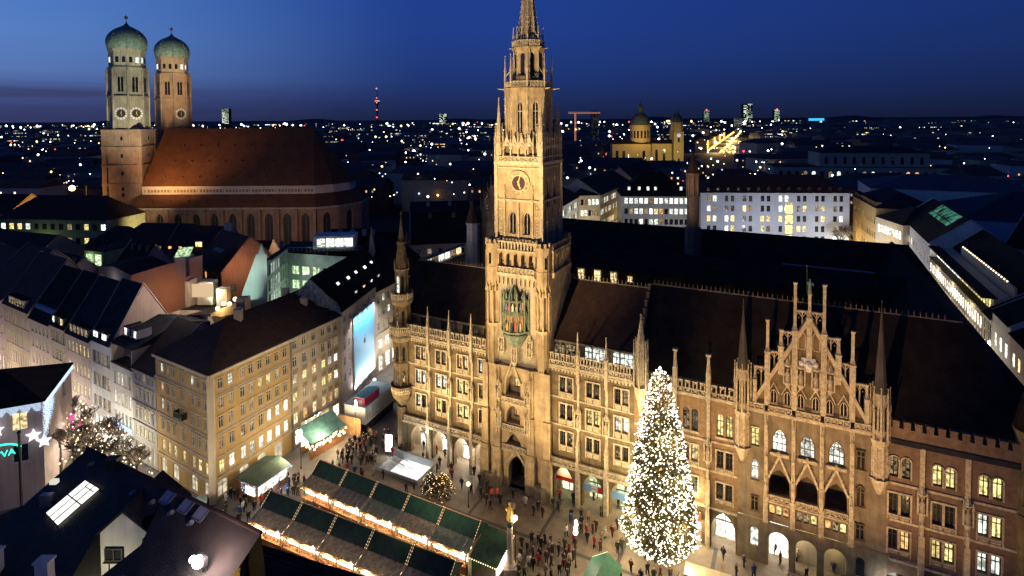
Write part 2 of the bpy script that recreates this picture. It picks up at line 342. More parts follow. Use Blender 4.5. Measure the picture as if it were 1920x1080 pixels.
def facade(root, a, b, z0, z1, rows, wmat, depth=.22, name='wall', fr=FRAME, style='cross', wins=True):
    """wall from a to b (building on the left side of a->b) with openings; rows: (zb, h, w, kind, [centres], states)"""
    a = Vector((*a, 0)); b = Vector((*b, 0)); d = (b - a); L = d.length; d.normalize(); n = Vector((-d.y, d.x, 0)); ang = math.atan2(d.y, d.x)
    mb = MB()
    def P(s, z, k=0): return tuple(a + d * s + n * k + Vector((0, 0, z)))
    rows = sorted([r for r in rows if r[4]], key=lambda r: r[0])
    if not rows: mb.q(P(0, z0), P(L, z0), P(L, z1), P(0, z1))
    zl = z0
    for i, (zb, h, w, kind, cs, st) in enumerate(rows):
        zt = z1 if i == len(rows) - 1 else (zb + h + rows[i + 1][0]) / 2
        cs2 = sorted(cs); xl = 0
        for j, c in enumerate(cs2):
            xr = L if j == len(cs2) - 1 else (c + cs2[j + 1]) / 2
            x0, x1 = c - w / 2, c + w / 2
            mb.q(P(xl, zl), P(x0, zl), P(x0, zt), P(xl, zt)); mb.q(P(x1, zl), P(xr, zl), P(xr, zt), P(x1, zt))
            if zb > zl + 1e-3: mb.q(P(x0, zl), P(x1, zl), P(x1, zb), P(x0, zb))
            o = [(c + x, zb + z) for x, z in outline(w, h, kind)]
            for k in range(2, len(o) - 1):
                p_, q_ = o[k], o[k + 1]; mb.q(P(*p_), P(p_[0], zt), P(q_[0], zt), P(*q_))
            for k in range(len(o)):
                p_, q_ = o[k], o[(k + 1) % len(o)]; mb.q(P(*p_), P(*q_), P(*q_, depth), P(*p_, depth))
            xl = xr
        if wins:
            for j, c in enumerate(cs):
                s = st[j % len(st)] if isinstance(st, str) and not st.startswith('*') else pick(st[1:])
                if s == '-': continue
                p = a + d * c + n * (depth - .1)
                win(root, p.x, p.y, zb, ang, w, h, kind, s, fr, style, proud=False)
        zl = zt
    obj(name, mb, wmat, root)
def even(L, n, m0=1.0, m1=None):
    m1 = m0 if m1 is None else m1
    return [m0 + (L - m0 - m1) * (i + .5) / n for i in range(n)]
def roof(root, w, d, h, rh, kind, rm, over=.4, along='x', ins=None):
    mb = MB(); o = over
    if kind == 'gable': mb.gable(-.05, w + .05, -o, d + o, h, rh, along=along, ends=False) if along == 'x' else mb.gable(-o, w + o, -.05, d + .05, h, rh, along='y', ends=False)
    elif kind == 'hip':
        i = ins or min(w, d) / 2; mb.gable(-o, w + o, -o, d + o, h, rh, i, i, along=along)
    elif kind == 'hipl': mb.gable(-o, w + .05, -o, d + o, h, rh, ins or d / 2, 0)
    elif kind == 'hipr': mb.gable(-.05, w + o, -o, d + o, h, rh, 0, ins or d / 2)
    elif kind == 'flat': mb.box(-.1, w + .1, -.1, d + .1, h, h + .3)
    elif kind == 'shed': mb.extr([(0, h), (w, h), (w, h + .01), (0, h + .01)], 0, d)
    r = obj('roof', mb, rm, root)
    return r
def dormer(root, x, y, z, w=1.3, h=1.5, d=2.2, state='d', rm=SLATE, wm=GREYP, rz=0):
    mb = MB(); mb.box(-w / 2, w / 2, 0, d, 0, h)
    o = obj('dormer', mb, wm, root, (x, y, z), rz)
    r = MB(); r.gable(-w / 2 - .12, w / 2 + .12, -.12, d, h, w * .32, along='y'); obj('dormer_roof', r, rm, o)
    k = ('dw', round(w, 1), round(h, 1))
    if k not in CACHE:
        p = MB(); p.box(-w / 2 + .17, w / 2 - .17, -.04, -.005, .22, h - .14); CACHE[k] = mesh('dormer_window', p, GLASS)
    q = put('dormer_window', CACHE[k], o); q.material_slots[0].link = 'OBJECT'; q.material_slots[0].material = STATE[state]
    return o
def chimney(root, x, y, z, h=2.0, w=.8, d=.6, m=None):
    mb = MB(); mb.box(x - w / 2, x + w / 2, y - d / 2, y + d / 2, z, z + h); mb.box(x - w / 2 - .07, x + w / 2 + .07, y - d / 2 - .07, y + d / 2 + .07, z + h, z + h + .14)
    for k in (-1, 1): mb.cone(x + k * w * .22, y, z + h + .14, z + h + .5, .11, .10, 6)
    obj('chimney', mb, m or BRICK, root)
def house(name, label, cat, o, ang, w, d, h, rk='gable', rh=5, wm=WHITEP, rm=SLATE, front=(), right=(), left=(), back=(), group=None, along='x', fr=FRAME, style='cross', depth=.18, ins=None, over=.4, gm=None):
    t = thing(name, label, cat, (o[0], o[1], 0), ang, group)
    t['_s'] = 0; del t['_s']
    for (p, q, rows) in (((0, 0), (w, 0), front), ((w, 0), (w, d), right), ((w, d), (0, d), back), ((0, d), (0, 0), left)):
        facade(t, p, q, 0, h, rows, wm, depth, fr=fr, style=style)
    roof(t, w, d, h, rh, rk, rm, over, along, ins)
    if rk == 'gable':
        g = MB()
        if along == 'x':
            for x0, x1 in ((-.02, .0), (w, w + .02)): g.mark(); g.add([(x0, 0, h), (x0, d, h), (x0, d / 2, h + rh * .985), (x1, 0, h), (x1, d, h), (x1, d / 2, h + rh * .985)], [(0, 1, 2), (5, 4, 3), (0, 2, 5, 3), (1, 4, 5, 2)])
            for x in (-.1, w): g.mark(); g.add([(x, -.2, h - .1), (x + .1, -.2, h - .1), (x + .1, d / 2, h + rh + .12), (x, d / 2, h + rh + .12), (x, d + .2, h - .1), (x + .1, d + .2, h - .1), (x, -.2, h + .2), (x + .1, -.2, h + .2), (x + .1, d / 2, h + rh + .4), (x, d / 2, h + rh + .4), (x, d + .2, h + .2), (x + .1, d + .2, h + .2)],
                [(6, 7, 8, 9), (9, 8, 11, 10), (0, 6, 9, 3), (3, 9, 10, 4), (1, 2, 8, 7), (2, 5, 11, 8)])
        else:
            for y0 in (-.03, d + .03): g.mark(); g.q((0, y0, h), (w, y0, h), (w / 2, y0, h + rh * .985))
        obj('gable_wall', g, gm or wm, t)
    return t
def text_mesh(name, body, size, ext, m, parent, center=False):
    cu = bpy.data.curves.new('text', 'FONT'); cu.body = body; cu.size = size; cu.extrude = ext; cu.resolution_u = 2
    if center: cu.align_x = 'CENTER'; cu.align_y = 'CENTER'
    o = bpy.data.objects.new('text', cu); COL.objects.link(o); bpy.context.view_layer.update()
    me = bpy.data.meshes.new_from_object(o.evaluated_get(bpy.context.evaluated_depsgraph_get())); bpy.data.objects.remove(o); bpy.data.curves.remove(cu)
    me.name = name; me.materials.clear(); me.materials.append(m); return put(name, me, parent)
# ================================================================ town hall
def hall(name, label, cat): return thing(name, label, cat, HO, HA)
def pinnacle(mb, x, y, z0, z1, w=.36, n=4):
    h = z1 - z0; zb = z0 + h * .55
    mb.box(x - w / 2, x + w / 2, y - w / 2, y + w / 2, z0, zb)
    mb.box(x - w * .68, x + w * .68, y - w * .68, y + w * .68, zb, zb + .12)
    for k in range(4):
        a = math.pi / 2 * k; mb.cone(x + math.cos(a) * w * .5, y + math.sin(a) * w * .5, zb + .1, zb + .1 + h * .10, w * .26, 0, 4)
    mb.cone(x, y, zb + .12, z1 - .12, w * .55, .05, 4)
    for k in range(3):
        zz = zb + .3 + (z1 - zb - .5) * (k + .4) / 3; r = w * .55 * (1 - (zz - zb) / (z1 - zb)) + .07
        mb.cone(x, y, zz, zz + .10, r, r * .6, 4, 0)
    mb.ball((x, y, z1 - .08), .13)
def spirelet(mb, x, y, z0, z1, r, n=8, crockets=5, fin=.35):
    mb.cone(x, y, z0, z1, r, .05, n)
    for k in range(crockets):
        f = (k + .5) / crockets; zz = z0 + (z1 - z0) * f; rr = r * (1 - f) + .03
        for j in range(n):
            a = math.pi / n + 2 * math.pi * j / n; mb.ball((x + rr * math.cos(a), y + rr * math.sin(a), zz), .055 + r * .06)
    mb.ball((x, y, z1 + .05), fin * .4); mb.box(x - .04, x + .04, y - .04, y + .04, z1, z1 + fin * 2); mb.box(x - fin * .5, x + fin * .5, y - .04, y + .04, z1 + fin, z1 + fin * 1.3)
def pierced(mb, x0, x1, y, z0, z1, pitch=.72, t=.12):
    """pierced stone balustrade"""
    L = x1 - x0; n = max(1, round(L / pitch)); s = L / n
    mb.box(x0, x1, y - t, y + t, z0, z0 + .13); mb.box(x0, x1, y - t * 1.2, y + t * 1.2, z1 - .14, z1)
    for i in range(n + 1): mb.box(x0 + i * s - .05, x0 + i * s + .05, y - t * .8, y + t * .8, z0 + .13, z1 - .14)
    for i in range(n):
        cx = x0 + (i + .5) * s; cz = (z0 + z1) / 2; a = s / 2 - .03; b = (z1 - z0) / 2 - .12
        for sx_ in (-1, 1):
            mb.tube((cx - a * sx_, y, cz - b), (cx + a * sx_, y, cz + b), .055, n=4)
        for j in range(6):
            a0, a1 = math.pi * j / 3, math.pi * (j + 1) / 3; r = min(a, b) * .55
            mb.tube((cx + r * math.cos(a0), y, cz + r * math.sin(a0)), (cx + r * math.cos(a1), y, cz + r * math.sin(a1)), .04, n=4)
def crenel(mb, x0, x1, y, z0, z1, pitch=.92, t=.13):
    """gothic parapet: pierced band below, open merlons above"""
    L = x1 - x0; n = max(1, round(L / pitch)); s = L / n; zm = z0 + (z1 - z0) * .45
    pierced(mb, x0, x1, y, z0, zm, s, t)
    for i in range(n):
        a = x0 + i * s + s * .14; b = a + s * .64
        mb.box(a, a + .13, y - t, y + t, zm, z1); mb.box(b - .13, b, y - t, y + t, zm, z1)
        mb.box(a - .05, b + .05, y - t * 1.3, y + t * 1.3, z1 - .2, z1); mb.tube((a + .1, y, z1 - .5), (b - .1, y, z1 - .2), .06, n=4)
def statue_mesh():
    mb = MB(); mb.lathe(0, 0, [(.001, 0), (.34, 0), (.34, .15), (.27, .2), (.30, .5), (.22, .95), (.27, 1.3), (.16, 1.5), (.09, 1.56), (.13, 1.68), (.10, 1.82), (.001, 1.86)], 8)
    mb.tube((-.24, -.1, 1.35), (-.30, -.25, .95), .08, .06); mb.tube((.24, -.1, 1.35), (.12, -.3, 1.1), .08, .06)
    return mesh('statue', mb, STONE2, True)
STAT = statue_mesh()
def niche(root, x, y, z):
    mb = MB(); mb.cone(x, y - .1, z - .55, z, .12, .42, 6); mb.cone(x, y - .1, z + 2.1, z + 2.3, .42, .46, 6); mb.cone(x, y - .1, z + 2.3, z + 3.1, .40, .03, 6)
    for k in (-1, 1): mb.box(x + k * .42 - .07, x + k * .42 + .07, y - .45, y, z, z + 2.1); mb.cone(x + k * .42, y - .3, z + 2.1, z + 2.7, .12, 0, 4)
    n = obj('statue_niche', mb, STONE2, root); put('statue', STAT, n, (x, y - .18, z))
def surround(mb, cx, w, z0, z1, y=-.1, apron=1.0):
    """raised moulded frame round a pair of windows with carved panels below"""
    a, b = cx - w / 2, cx + w / 2; t = .16
    mb.box(a - t, a, y, .02, z0 - apron, z1 + t); mb.box(b, b + t, y, .02, z0 - apron, z1 + t); mb.box(a - t, b + t, y - .05, .021, z1 + .02, z1 + t + .08)
    mb.box(a - .05, b + .05, y - .1, .02, z0 - .16, z0 - .02); mb.box(cx - .11, cx + .11, y, .02, z0, z1)
    for k in (-1, 1):
        c = cx + k * w / 4; mb.box(c - w * .2, c + w * .2, y + .04, .02, z0 - apron + .12, z0 - .28); mb.cone(c, y + .02, z0 - apron * .62, z0 - apron * .6 + .01, .0, .0, 4) if False else None
        mb.tube((c - w * .17, y + .02, z0 - apron + .2), (c + w * .17, y + .02, z0 - .36), .05, n=4); mb.tube((c + w * .17, y + .02, z0 - apron + .2), (c - w * .17, y + .02, z0 - .36), .05, n=4)
def limestone_wing(root, u0, u1, pairs, piers, arches, st1, st2, st3, depth=9):
    """arcade below, three floors of paired windows, gothic parapet"""
    W_ = .82; g = .56
    ps = lambda: [c + k * g for c in pairs for k in (-1, 1)]
    sh = lambda cs: [c - u0 for c in cs]
    facade(root, (u0, 0), (u1, 0), 5.3, 19.9, [(8.3, 2.0, W_, 'rect', sh(ps()), st3), (12.2, 2.15, W_, 'rect', sh(ps()), st2), (16.2, 2.1, W_, 'rect', sh(ps()), st1)], STONE, .34, fr=FRAMED, style='cross')
    facade(root, (u0, 0), (u1, 0), 0, 5.3, [(0, 5.0, 3.0, 'pointed', sh(arches), '-')], STONE, .9, name='arcade', wins=False)
    mb = MB()
    for c in pairs:
        for z0, z1 in ((16.2, 18.3), (12.2, 14.35), (8.3, 10.3)): mb.mark(); surround(mb, c, 1.98, z0, z1)
    obj('window_surround', mb, STONE2, root)
    mb = MB()
    for z, p in ((15.15, .12), (11.1, .14), (19.45, .28), (19.75, .36)): mb.mark(); mb.box(u0, u1, -p, -.002, z, z + .2)
    mb.mark(); mb.box(u0, u1, -.75, -.004, 5.25, 5.55)
    obj('string_course', mb, STONE2, root); mb = MB()
    for i in range(int((u1 - u0) / .5)): mb.box(u0 + i * .5 + .1, u0 + i * .5 + .34, -.22, -.004, 19.1, 19.45)
    tag(obj('dentil_row', mb, STONE2, root), kind='stuff')
    mb = MB()
    e = sorted([u0 + .1] + list(piers) + [u1 - .1])
    for a, b in zip(e, e[1:]): mb.mark(); pierced(mb, a + .25, b - .25, -.62, 5.56, 6.5, .62)
    obj('balcony_balustrade', mb, STONE2, root)
    for a, b in zip(e, e[1:]):
        mb = MB(); crenel(mb, a + .22, b - .22, -.22, 19.96, 21.9); obj('parapet', mb, STONE2, root)
    for x in piers:
        mb = MB(); mb.box(x - .26, x + .26, -.85, -.003, 0, 6.7); mb.box(x - .22, x + .22, -.45, -.003, 6.7, 9.4); pinnacle(mb, x - .0, -.62, 6.7, 10.6, .34); mb.box(x - .16, x + .16, -.2, -.003, 9.4, 19.1)
        mb.cone(x, -.35, 17.6, 18.1, .1, .3, 6); pinnacle(mb, x, -.38, 18.1, 25.4, .42)
        for k in (0, 1, 2): mb.ball((x + .2 * (-1) ** k, -.5 - .1 * k, 7.4 + k * .7), .16)
        obj('pier', mb, STONE2, root); niche(root, x, -.2, 11.5)
    # attic behind the parapet
    mb = MB(); mb.box(u0, u1, 1.9, 2.2, 19.7, 23.0); mb.box(u0, u1, 1.5, 2.4, 22.8, 23.05); mb.box(u0, u1, -.0, 1.9, 19.7, 19.9)
    for a in [u0 + i * 2.05 for i in range(int((u1 - u0) / 2.05) + 1)]: mb.box(a - .1, a + .1, 1.75, 1.9, 20, 22.9)
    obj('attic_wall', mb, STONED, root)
    # arcade passage: inner wall with shops and vault
    facade(root, (u0, 2.3), (u1, 2.3), 0, 5.3, [(.1, 4.0, 2.5, 'round', sh(arches), '-')], CREAM, .3, name='passage_wall', wins=False)
    mb = MB(); mb.box(u0, u1, .9, 2.3, 5.3, 5.5); obj('passage_vault', mb, CREAM, root)
# ---- west wing
ww = hall('town_hall_wing', 'limestone gothic town hall wing left of the clock tower with arcade and corner turret', 'town hall')
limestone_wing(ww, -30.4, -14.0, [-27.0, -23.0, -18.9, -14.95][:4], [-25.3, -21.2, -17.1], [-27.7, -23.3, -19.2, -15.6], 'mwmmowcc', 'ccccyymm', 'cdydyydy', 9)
mb = MB(); mb.gable(-34, -13.2, 1.6, 17.0, 23.0, 7.0); obj('roof', mb, SLATE, ww)
mb = MB()
for i in range(34): mb.cone(-33.5 + i * .62, 9.3, 30.0, 30.75, .13, .02, 4); mb.ball((-33.5 + i * .62, 9.3, 30.5), .12)
mb.box(-34, -13.2, 9.2, 9.4, 29.95, 30.1); obj('ridge_cresting', mb, STONED, ww)
for c in (-27.6, -23.4, -19.3, -15.3):       # attic glazing
    mb = MB(); mb.box(c - .85, c + .85, 1.84, 1.89, 20.5, 22.5); obj('attic_window', mb, GLASS, ww)
# side wall to the lane with a lit strip of attic windows
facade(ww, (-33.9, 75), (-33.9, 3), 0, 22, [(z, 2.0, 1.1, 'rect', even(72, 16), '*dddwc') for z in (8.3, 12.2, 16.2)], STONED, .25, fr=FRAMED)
# shop fronts in the passage
def shopfront(root, x, st=LITS, sign=None):
    mb = MB(); mb.box(x - 1.15, x + 1.15, 2.45, 2.5, .15, 3.9); o = obj('shop_window', mb, st, root)
    mb = MB(); mb.box(x - .05, x + .05, 2.35, 2.44, .1, 3.9); mb.box(x - 1.2, x + 1.2, 2.3, 2.44, 2.3, 2.42); obj('window_bar', mb, FRAMED, o)
    if sign is not None: mb = MB(); mb.box(x - 1.1, x + 1.1, 2.2, 2.4, 3.3, 3.75); obj('shop_sign', mb, sign, root)
REDS = glow('red_sign', (1, .10, .08), 1.3); BLUES = mat('blue_banner', (.16, .32, .55), .6, .1); REDM = mat('red_cloth', (.55, .03, .03), .7, .15)
for x, s in ((-27.7, REDS), (-23.3, BULBW), (-19.2, BULBW), (-15.6, BULBW)):
    shopfront(ww, x, LITS, s); p = hp(x, 1.4, 4.3); lamp('POINT', p, 560, WHITE, size=.5)
# corner turret (oriel) of the west wing
mb = MB(); X, Y = -30.9, .2
mb.cone(X, Y, 7.6, 9.6, .5, 1.95, 8); mb.cone(X, Y, 9.6, 10.2, 1.95, 2.1, 8); mb.cone(X, Y, 10.9, 11.3, 2.15, 2.15, 8)
mb.cone(X, Y, 11.3, 18.7, 1.45, 1.45, 8); mb.cone(X, Y, 18.7, 19.7, 1.5, 2.35, 8); mb.cone(X, Y, 14.6, 15.3, 1.6, 1.6, 8)
mb.cone(X, Y, 19.7, 25.4, 1.32, 1.32, 8); mb.cone(X, Y, 24.7, 25.7, 1.35, 2.0, 8); mb.cone(X, Y, 25.7, 30.8, 1.02, 1.02, 8); mb.cone(X, Y, 30.6, 31.0, 1.05, 1.35, 8)
mb.cone(X, Y, 0, 7.6, 1.0, 1.0, 8)
for j in range(8):
    a = math.pi / 8 + j * math.pi / 4; c, s_ = math.cos(a), math.sin(a)
    for z0, z1, r in ((11.3, 18.7, 1.5), (19.7, 25.0, 1.36), (25.7, 30.6, 1.06)): mb.tube((X + r * c, Y + r * s_, z0), (X + r * c, Y + r * s_, z1), .11, n=5)
    pinnacle(mb, X + 1.2 * c, Y + 1.2 * s_, 30.6, 32.6, .18); 
tt = obj('corner_turret', mb, STONE, ww)
mb = MB()
for (z0, z1, r) in ((10.2, 11.1, 2.0), (19.7, 21.5, 2.2), (25.7, 26.9, 1.85)):
    for j in range(8):
        a0, a1 = math.pi / 8 + j * math.pi / 4, math.pi / 8 + (j + 1) * math.pi / 4
        p0, p1 = Vector((X + r * math.cos(a0), Y + r * math.sin(a0), 0)), Vector((X + r * math.cos(a1), Y + r * math.sin(a1), 0))
        for z in (z0, z1 - .15): mb.tube(p0 + Vector((0, 0, z + .07)), p1 + Vector((0, 0, z + .07)), .12, n=4)
        for k in range(5):
            q_ = p0.lerp(p1, k / 5); mb.tube(q_ + Vector((0, 0, z0)), q_ + Vector((0, 0, z1 + (.25 if k == 0 else 0))), .07, n=4)
            r_ = p0.lerp(p1, (k + 1) / 5); mb.tube(q_ + Vector((0, 0, z0 + .1)), r_ + Vector((0, 0, z1 - .15)), .05, n=4)
obj('turret_balustrade', mb, STONE2, tt)
mb = MB(); spirelet(mb, X, Y, 31.0, 39.6, 1.12, 8, 9, .45); mb.cone(X, Y, 35.0, 35.5, .75, .78, 8); obj('turret_spire', mb, STONE, tt)
for z, h, r, st in ((11.8, 2.2, 1.48, 'dmd'), (15.7, 2.3, 1.48, 'mdd'), (20.9, 3.2, 1.34, 'dmd'), (27.0, 3.0, 1.04, 'dcd')):
    for j, k in enumerate((-1, 0, 1)):
        a = -math.pi / 2 + k * math.pi / 4; rr = r * math.cos(math.pi / 8) + .02
        win(ww, X + rr * math.cos(a), Y + rr * math.sin(a), z, a + math.pi / 2, .5, h, 'pointed', st[j], FRAMED, 'trans', 'turret_window')
# ---- middle wing
mw = hall('town_hall_wing', 'limestone gothic town hall wing between the clock tower and the lit Christmas tree', 'town hall')
limestone_wing(mw, -4.1, 8.7, [-1.3, 2.75, 6.9], [.6, 4.8], [-1.75, 2.65, 6.75], 'dmdddm', 'ddyycc', 'dmddmd', 9)
mb = MB(); mb.gable(-5.2, 8.7, 1.6, 17.0, 23.0, 7.2); obj('roof', mb, TILEB, mw)
mb = MB()
for i in range(22): mb.cone(-4.6 + i * .6, 9.3, 30.2, 30.95, .13, .02, 4); mb.ball((-4.6 + i * .6, 9.3, 30.7), .12)
mb.box(-5.2, 8.7, 9.2, 9.4, 30.15, 30.3); obj('ridge_cresting', mb, STONED, mw)
for c, st in ((-2.2, DIM), (2.6, LITC), (6.8, LITC)):
    mb = MB(); mb.box(c - 1.65, c + 1.65, 1.84, 1.89, 20.6, 22.6); o = obj('attic_window', mb, st, mw)
    mb = MB()
    for k in range(7): mb.box(c - 1.65 + k * .55 - .04, c - 1.65 + k * .55 + .04, 1.78, 1.83, 20.6, 22.6)
    for z in (20.6, 21.9, 22.5): mb.box(c - 1.65, c + 1.65, 1.77, 1.835, z, z + .08)
    obj('window_bar', mb, FRAMED, o)
lamp('AREA', hp(4.7, 1.2, 21.6), 60, (.95, 1, .9), hp(4.7, -1, 20.8), 2)
GREENS = glow('green_lit_shop', (.85, 1, .55), 1.5, .6, 1.2)
for x in (-1.75, 2.65, 6.75): shopfront(mw, x, GREENS); lamp('POINT', hp(x, 1.4, 4.3), 260, (1, .92, .62), size=.5)
mb = MB(); mb.extr([(-3.1, 2.6), (-.3, 2.6), (-.3, 3.2), (-3.1, 3.2)], .4, .5); obj('red_awning_valance', mb, REDM, mw)
mb = MB(); mb.add([(-3.0, .45, 3.2), (-.4, .45, 3.2), (-.4, 2.2, 4.2), (-3.0, 2.2, 4.2)], [(0, 1, 2, 3)]); obj('awning', mb, CREAM, mw)
for a, b in ((1.25, 4.2), (5.3, 8.3)):
    mb = MB(); mb.box(a, b, .3, .38, 2.3, 3.3); o = obj('blue_banner', mb, BLUES, mw)
    if a < 2:
        mb = MB(); mb.box(a + 1.15, a + 2.1, .24, .299, 2.35, 3.25); obj('white_patch', mb, WHITEP, o)
        mb = MB()
        for k in range(3): mb.ball2((a + 1.3 + k * .28, .25, 2.8), .10, 6, 4)
        obj('dark_emblem', mb, IRON, o)
        mb = MB(); mb.box(a + 2.1, a + 2.85, .23, .298, 2.4, 3.2); obj('red_patch', mb, REDM, o)
# turret pinnacle cluster and stepped fire wall at the end of the middle wing
mb = MB(); X = 9.6
mb.cone(X, -.1, 15.5, 19.4, .2, 1.0, 6); mb.cone(X, -.1, 19.4, 25.4, .62, .62, 6)
spirelet(mb, X, -.1, 25.4, 28.8, .62, 6, 5, .3)
for j in range(6):
    a = j * math.pi / 3 + .5; pinnacle(mb, X + .95 * math.cos(a), -.1 + .95 * math.sin(a), 19.4, 25.9, .22)
    mb.tube((X + .95 * math.cos(a), -.1 + .95 * math.sin(a), 22.3), (X + .5 * math.cos(a), -.1 + .5 * math.sin(a), 23.4), .09)
obj('turret', mb, STONE2, mw)
mb = MB()
for i in range(8): mb.box(8.55, 8.95, 1.4 + i * 1.0, 2.4 + i * 1.0, 19, 24.2 + i * .93); mb.box(8.5, 9.0, 1.6 + i * 1.0, 2.2 + i * 1.0, 24.2 + i * .93, 24.5 + i * .93)
obj('stepped_gable_wall', mb, STONED, mw)
# ---- brick middle block, gabled centre and east wing
bw = hall('town_hall_wing', 'brick and stone town hall block behind the lit Christmas tree with open stone parapet', 'town hall')
P3 = [11.9, 16.15, 20.4]
pr = lambda u0: [c + k * .55 - u0 for c in P3 for k in (-1, 1)]
facade(bw, (8.7, 0), (22.0, 0), 5.3, 19.9, [(6.7, 2.1, .82, 'rect', pr(8.7), 'dddmdd'), (10.8, 2.2, .82, 'rect', pr(8.7), 'dwmwdd'), (14.9, 2.9, .82, 'round', pr(8.7), 'dmmdyy')], OBRICK, .32, fr=FRAMED)
facade(bw, (8.7, 0), (22.0, 0), 0, 5.3, [(0, 4.9, 3.0, 'pointed', [12.0 - 8.7, 16.1 - 8.7, 20.3 - 8.7], '-')], STONE, .9, name='arcade', wins=False)
facade(bw, (8.7, 2.3), (22.0, 2.3), 0, 5.3, [(.1, 4.0, 2.5, 'round', [12.0 - 8.7, 16.1 - 8.7, 20.3 - 8.7], '-')], CREAM, .3, name='passage_wall', wins=False)
mb = MB(); mb.box(8.7, 22, .9, 2.3, 5.3, 5.5); obj('passage_vault', mb, CREAM, bw)
for x in (12.0, 16.1, 20.3): shopfront(bw, x); lamp('POINT', hp(x, 1.4, 4.3), 620, WHITE, size=.5)
mb = MB(); mb.box(14.6, 17.6, -.5, .3, 3.2, 4.0); obj('orange_awning', mb, glow('orange_sign', (1, .32, .1), .8), bw)
mb = MB()
for c in P3:
    for z0, z1 in ((10.8, 13.0), (6.7, 8.8)): mb.mark(); surround(mb, c, 1.95, z0, z1, -.08, .7)
    mb.mark(); mb.box(c - 1.15, c + 1.15, -.12, -.002, 14.6, 14.85)
for z, p in ((5.2, .35), (10.0, .1), (13.9, .14), (19.5, .3)): mb.mark(); mb.box(8.7, 22, -p, -.004, z, z + .28)
obj('stone_trim', mb, STONE2, bw)
for a, b in ((9.9, 14.0), (14.4, 18.2), (18.6, 21.8)):
    mb = MB(); crenel(mb, a, b, -.2, 19.8, 21.6, 1.05); obj('parapet', mb, STONE2, bw)
for x in (14.2, 18.4):
    mb = MB(); mb.box(x - .2, x + .2, -.3, -.003, 5.5, 19.4); mb.box(x - .26, x + .26, -.6, -.006, 0, 9.2); pinnacle(mb, x, -.42, 9.2, 11.4, .3); mb.box(x - .28, x + .28, -.55, 0.1, 19.4, 23.2); mb.cone(x, -.22, 23.2, 24.2, .3, .2, 8); mb.box(x - .16, x + .16, -.38, -.06, 24.2, 25.2); mb.box(x - .3, x + .3, -.52, .08, 25.2, 25.5)
    obj('pier', mb, STONE2, bw); niche(bw, x, -.25, 11.6)
gb = hall('town_hall_gable_block', 'stepped gothic gable front of the town hall with three lit traceried windows', 'town hall')
cs = [26.75, 29.8, 32.85]; rel = lambda l: [c - 22 for c in l]
facade(gb, (22, 0), (38, 0), 5.6, 19.6, [(6.6, 1.2, .55, 'seg', rel([c + k * .78 for c in cs for k in (-1, 0, 1)]), 'oyommyomy'),
        (9.2, 3.25, 2.3, 'pointed', rel(cs), '-'), (14.7, 2.9, 1.75, 'pointed', rel(cs), '-')], STONED, .4, fr=FRAMED, style='plain')
for c in cs: win(gb, c, .22, 14.7, 0, 1.75, 2.9, 'pointed', 'c', STONE, 'tracery', 'hall_window')
for x in (24.0, 35.3):
    for z, h, k, st in ((6.6, 1.9, 'rect', 'd'), (10.6, 2.5, 'pointed', 'c' if x < 30 else 'd'), (15.0, 2.2, 'rect', 'y' if x < 30 else 'd')):
        win(gb, x, -.10, z, 0, .95, h, k, st, STONE, 'cross')
facade(gb, (22, -.06), (38, -.06), 0, 5.6, [(0, 4.5, 2.3, 'round', rel(cs), '-')], STONED, .8, name='ground_floor_wall', wins=False)
for x_, st_ in ((24.0, 'c'), (35.4, 'd')): win(gb, x_, -.07, 2.2, 0, .85, 2.2, 'round', st_, STONE2, 'plain')
mb = MB(); mb.box(22, 38, 2.3, 2.5, 0, 5.6); mb.box(22, 38, .7, 2.4, 5.2, 5.5); obj('passage_wall', mb, CREAM, gb)
shopfront(gb, 26.75); 
mb = MB(); mb.box(25.7, 27.8, 2.1, 2.2, .1, 4.2); obj('shop_window', mb, LITS, gb)
lamp('POINT', hp(26.75, 1.4, 3.9), 380, WHITE, size=.4); lamp('POINT', hp(29.8, 1.3, 4.0), 90, (1, .85, .4), size=.4); lamp('POINT', hp(32.8, 1.3, 4.0), 90, (1, .85, .4), size=.4)
mb = MB()
for c in cs:                                  # loggias with crocketed gables
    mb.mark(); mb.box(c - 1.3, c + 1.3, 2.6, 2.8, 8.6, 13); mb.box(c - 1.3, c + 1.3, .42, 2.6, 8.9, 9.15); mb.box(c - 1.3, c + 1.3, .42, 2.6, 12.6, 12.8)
obj('loggia_back_wall', mb, mat('loggia_shade_plaster', (.11, .075, .05), .9), gb)  # shade inside the loggias is put into the dark wall colour
for c in cs:
    mb = MB()
    for k in (-1, 1):
        mb.extr([(c + k * 1.35, 11.3), (c + k * 1.12, 11.3), (c, 14.0), (c, 14.6)][::k if k > 0 else -1], -.35, -.05)
        for j in range(5): mb.ball((c + k * 1.3 * (1 - j / 5), -.2, 11.5 + 3.0 * j / 5), .13)
    mb.ball((c, -.2, 14.7), .2); obj('loggia_gable', mb, STONE2, gb)
    mb = MB(); pierced(mb, c - 1.2, c + 1.2, -.28, 8.5, 9.3, .6); mb.box(c - 1.25, c + 1.25, -.5, -.003, 8.3, 8.5); obj('loggia_balustrade', mb, STONE2, gb)
    mb = MB(); mb.box(c - 1.05, c + 1.05, -.3, -.003, 14.2, 14.6); obj('window_sill', mb, STONE2, gb)
for x in (25.25, 28.28, 31.32, 34.4):
    mb = MB(); mb.box(x - .27, x + .27, -.5, -.003, 5.6, 9.0); mb.box(x - .22, x + .22, -.4, -.003, 9.0, 19.4)
    for z in (9.0, 12.6, 16.5): pinnacle(mb, x, -.45, z, z + 2.6, .26)
    obj('buttress', mb, STONE2, gb)
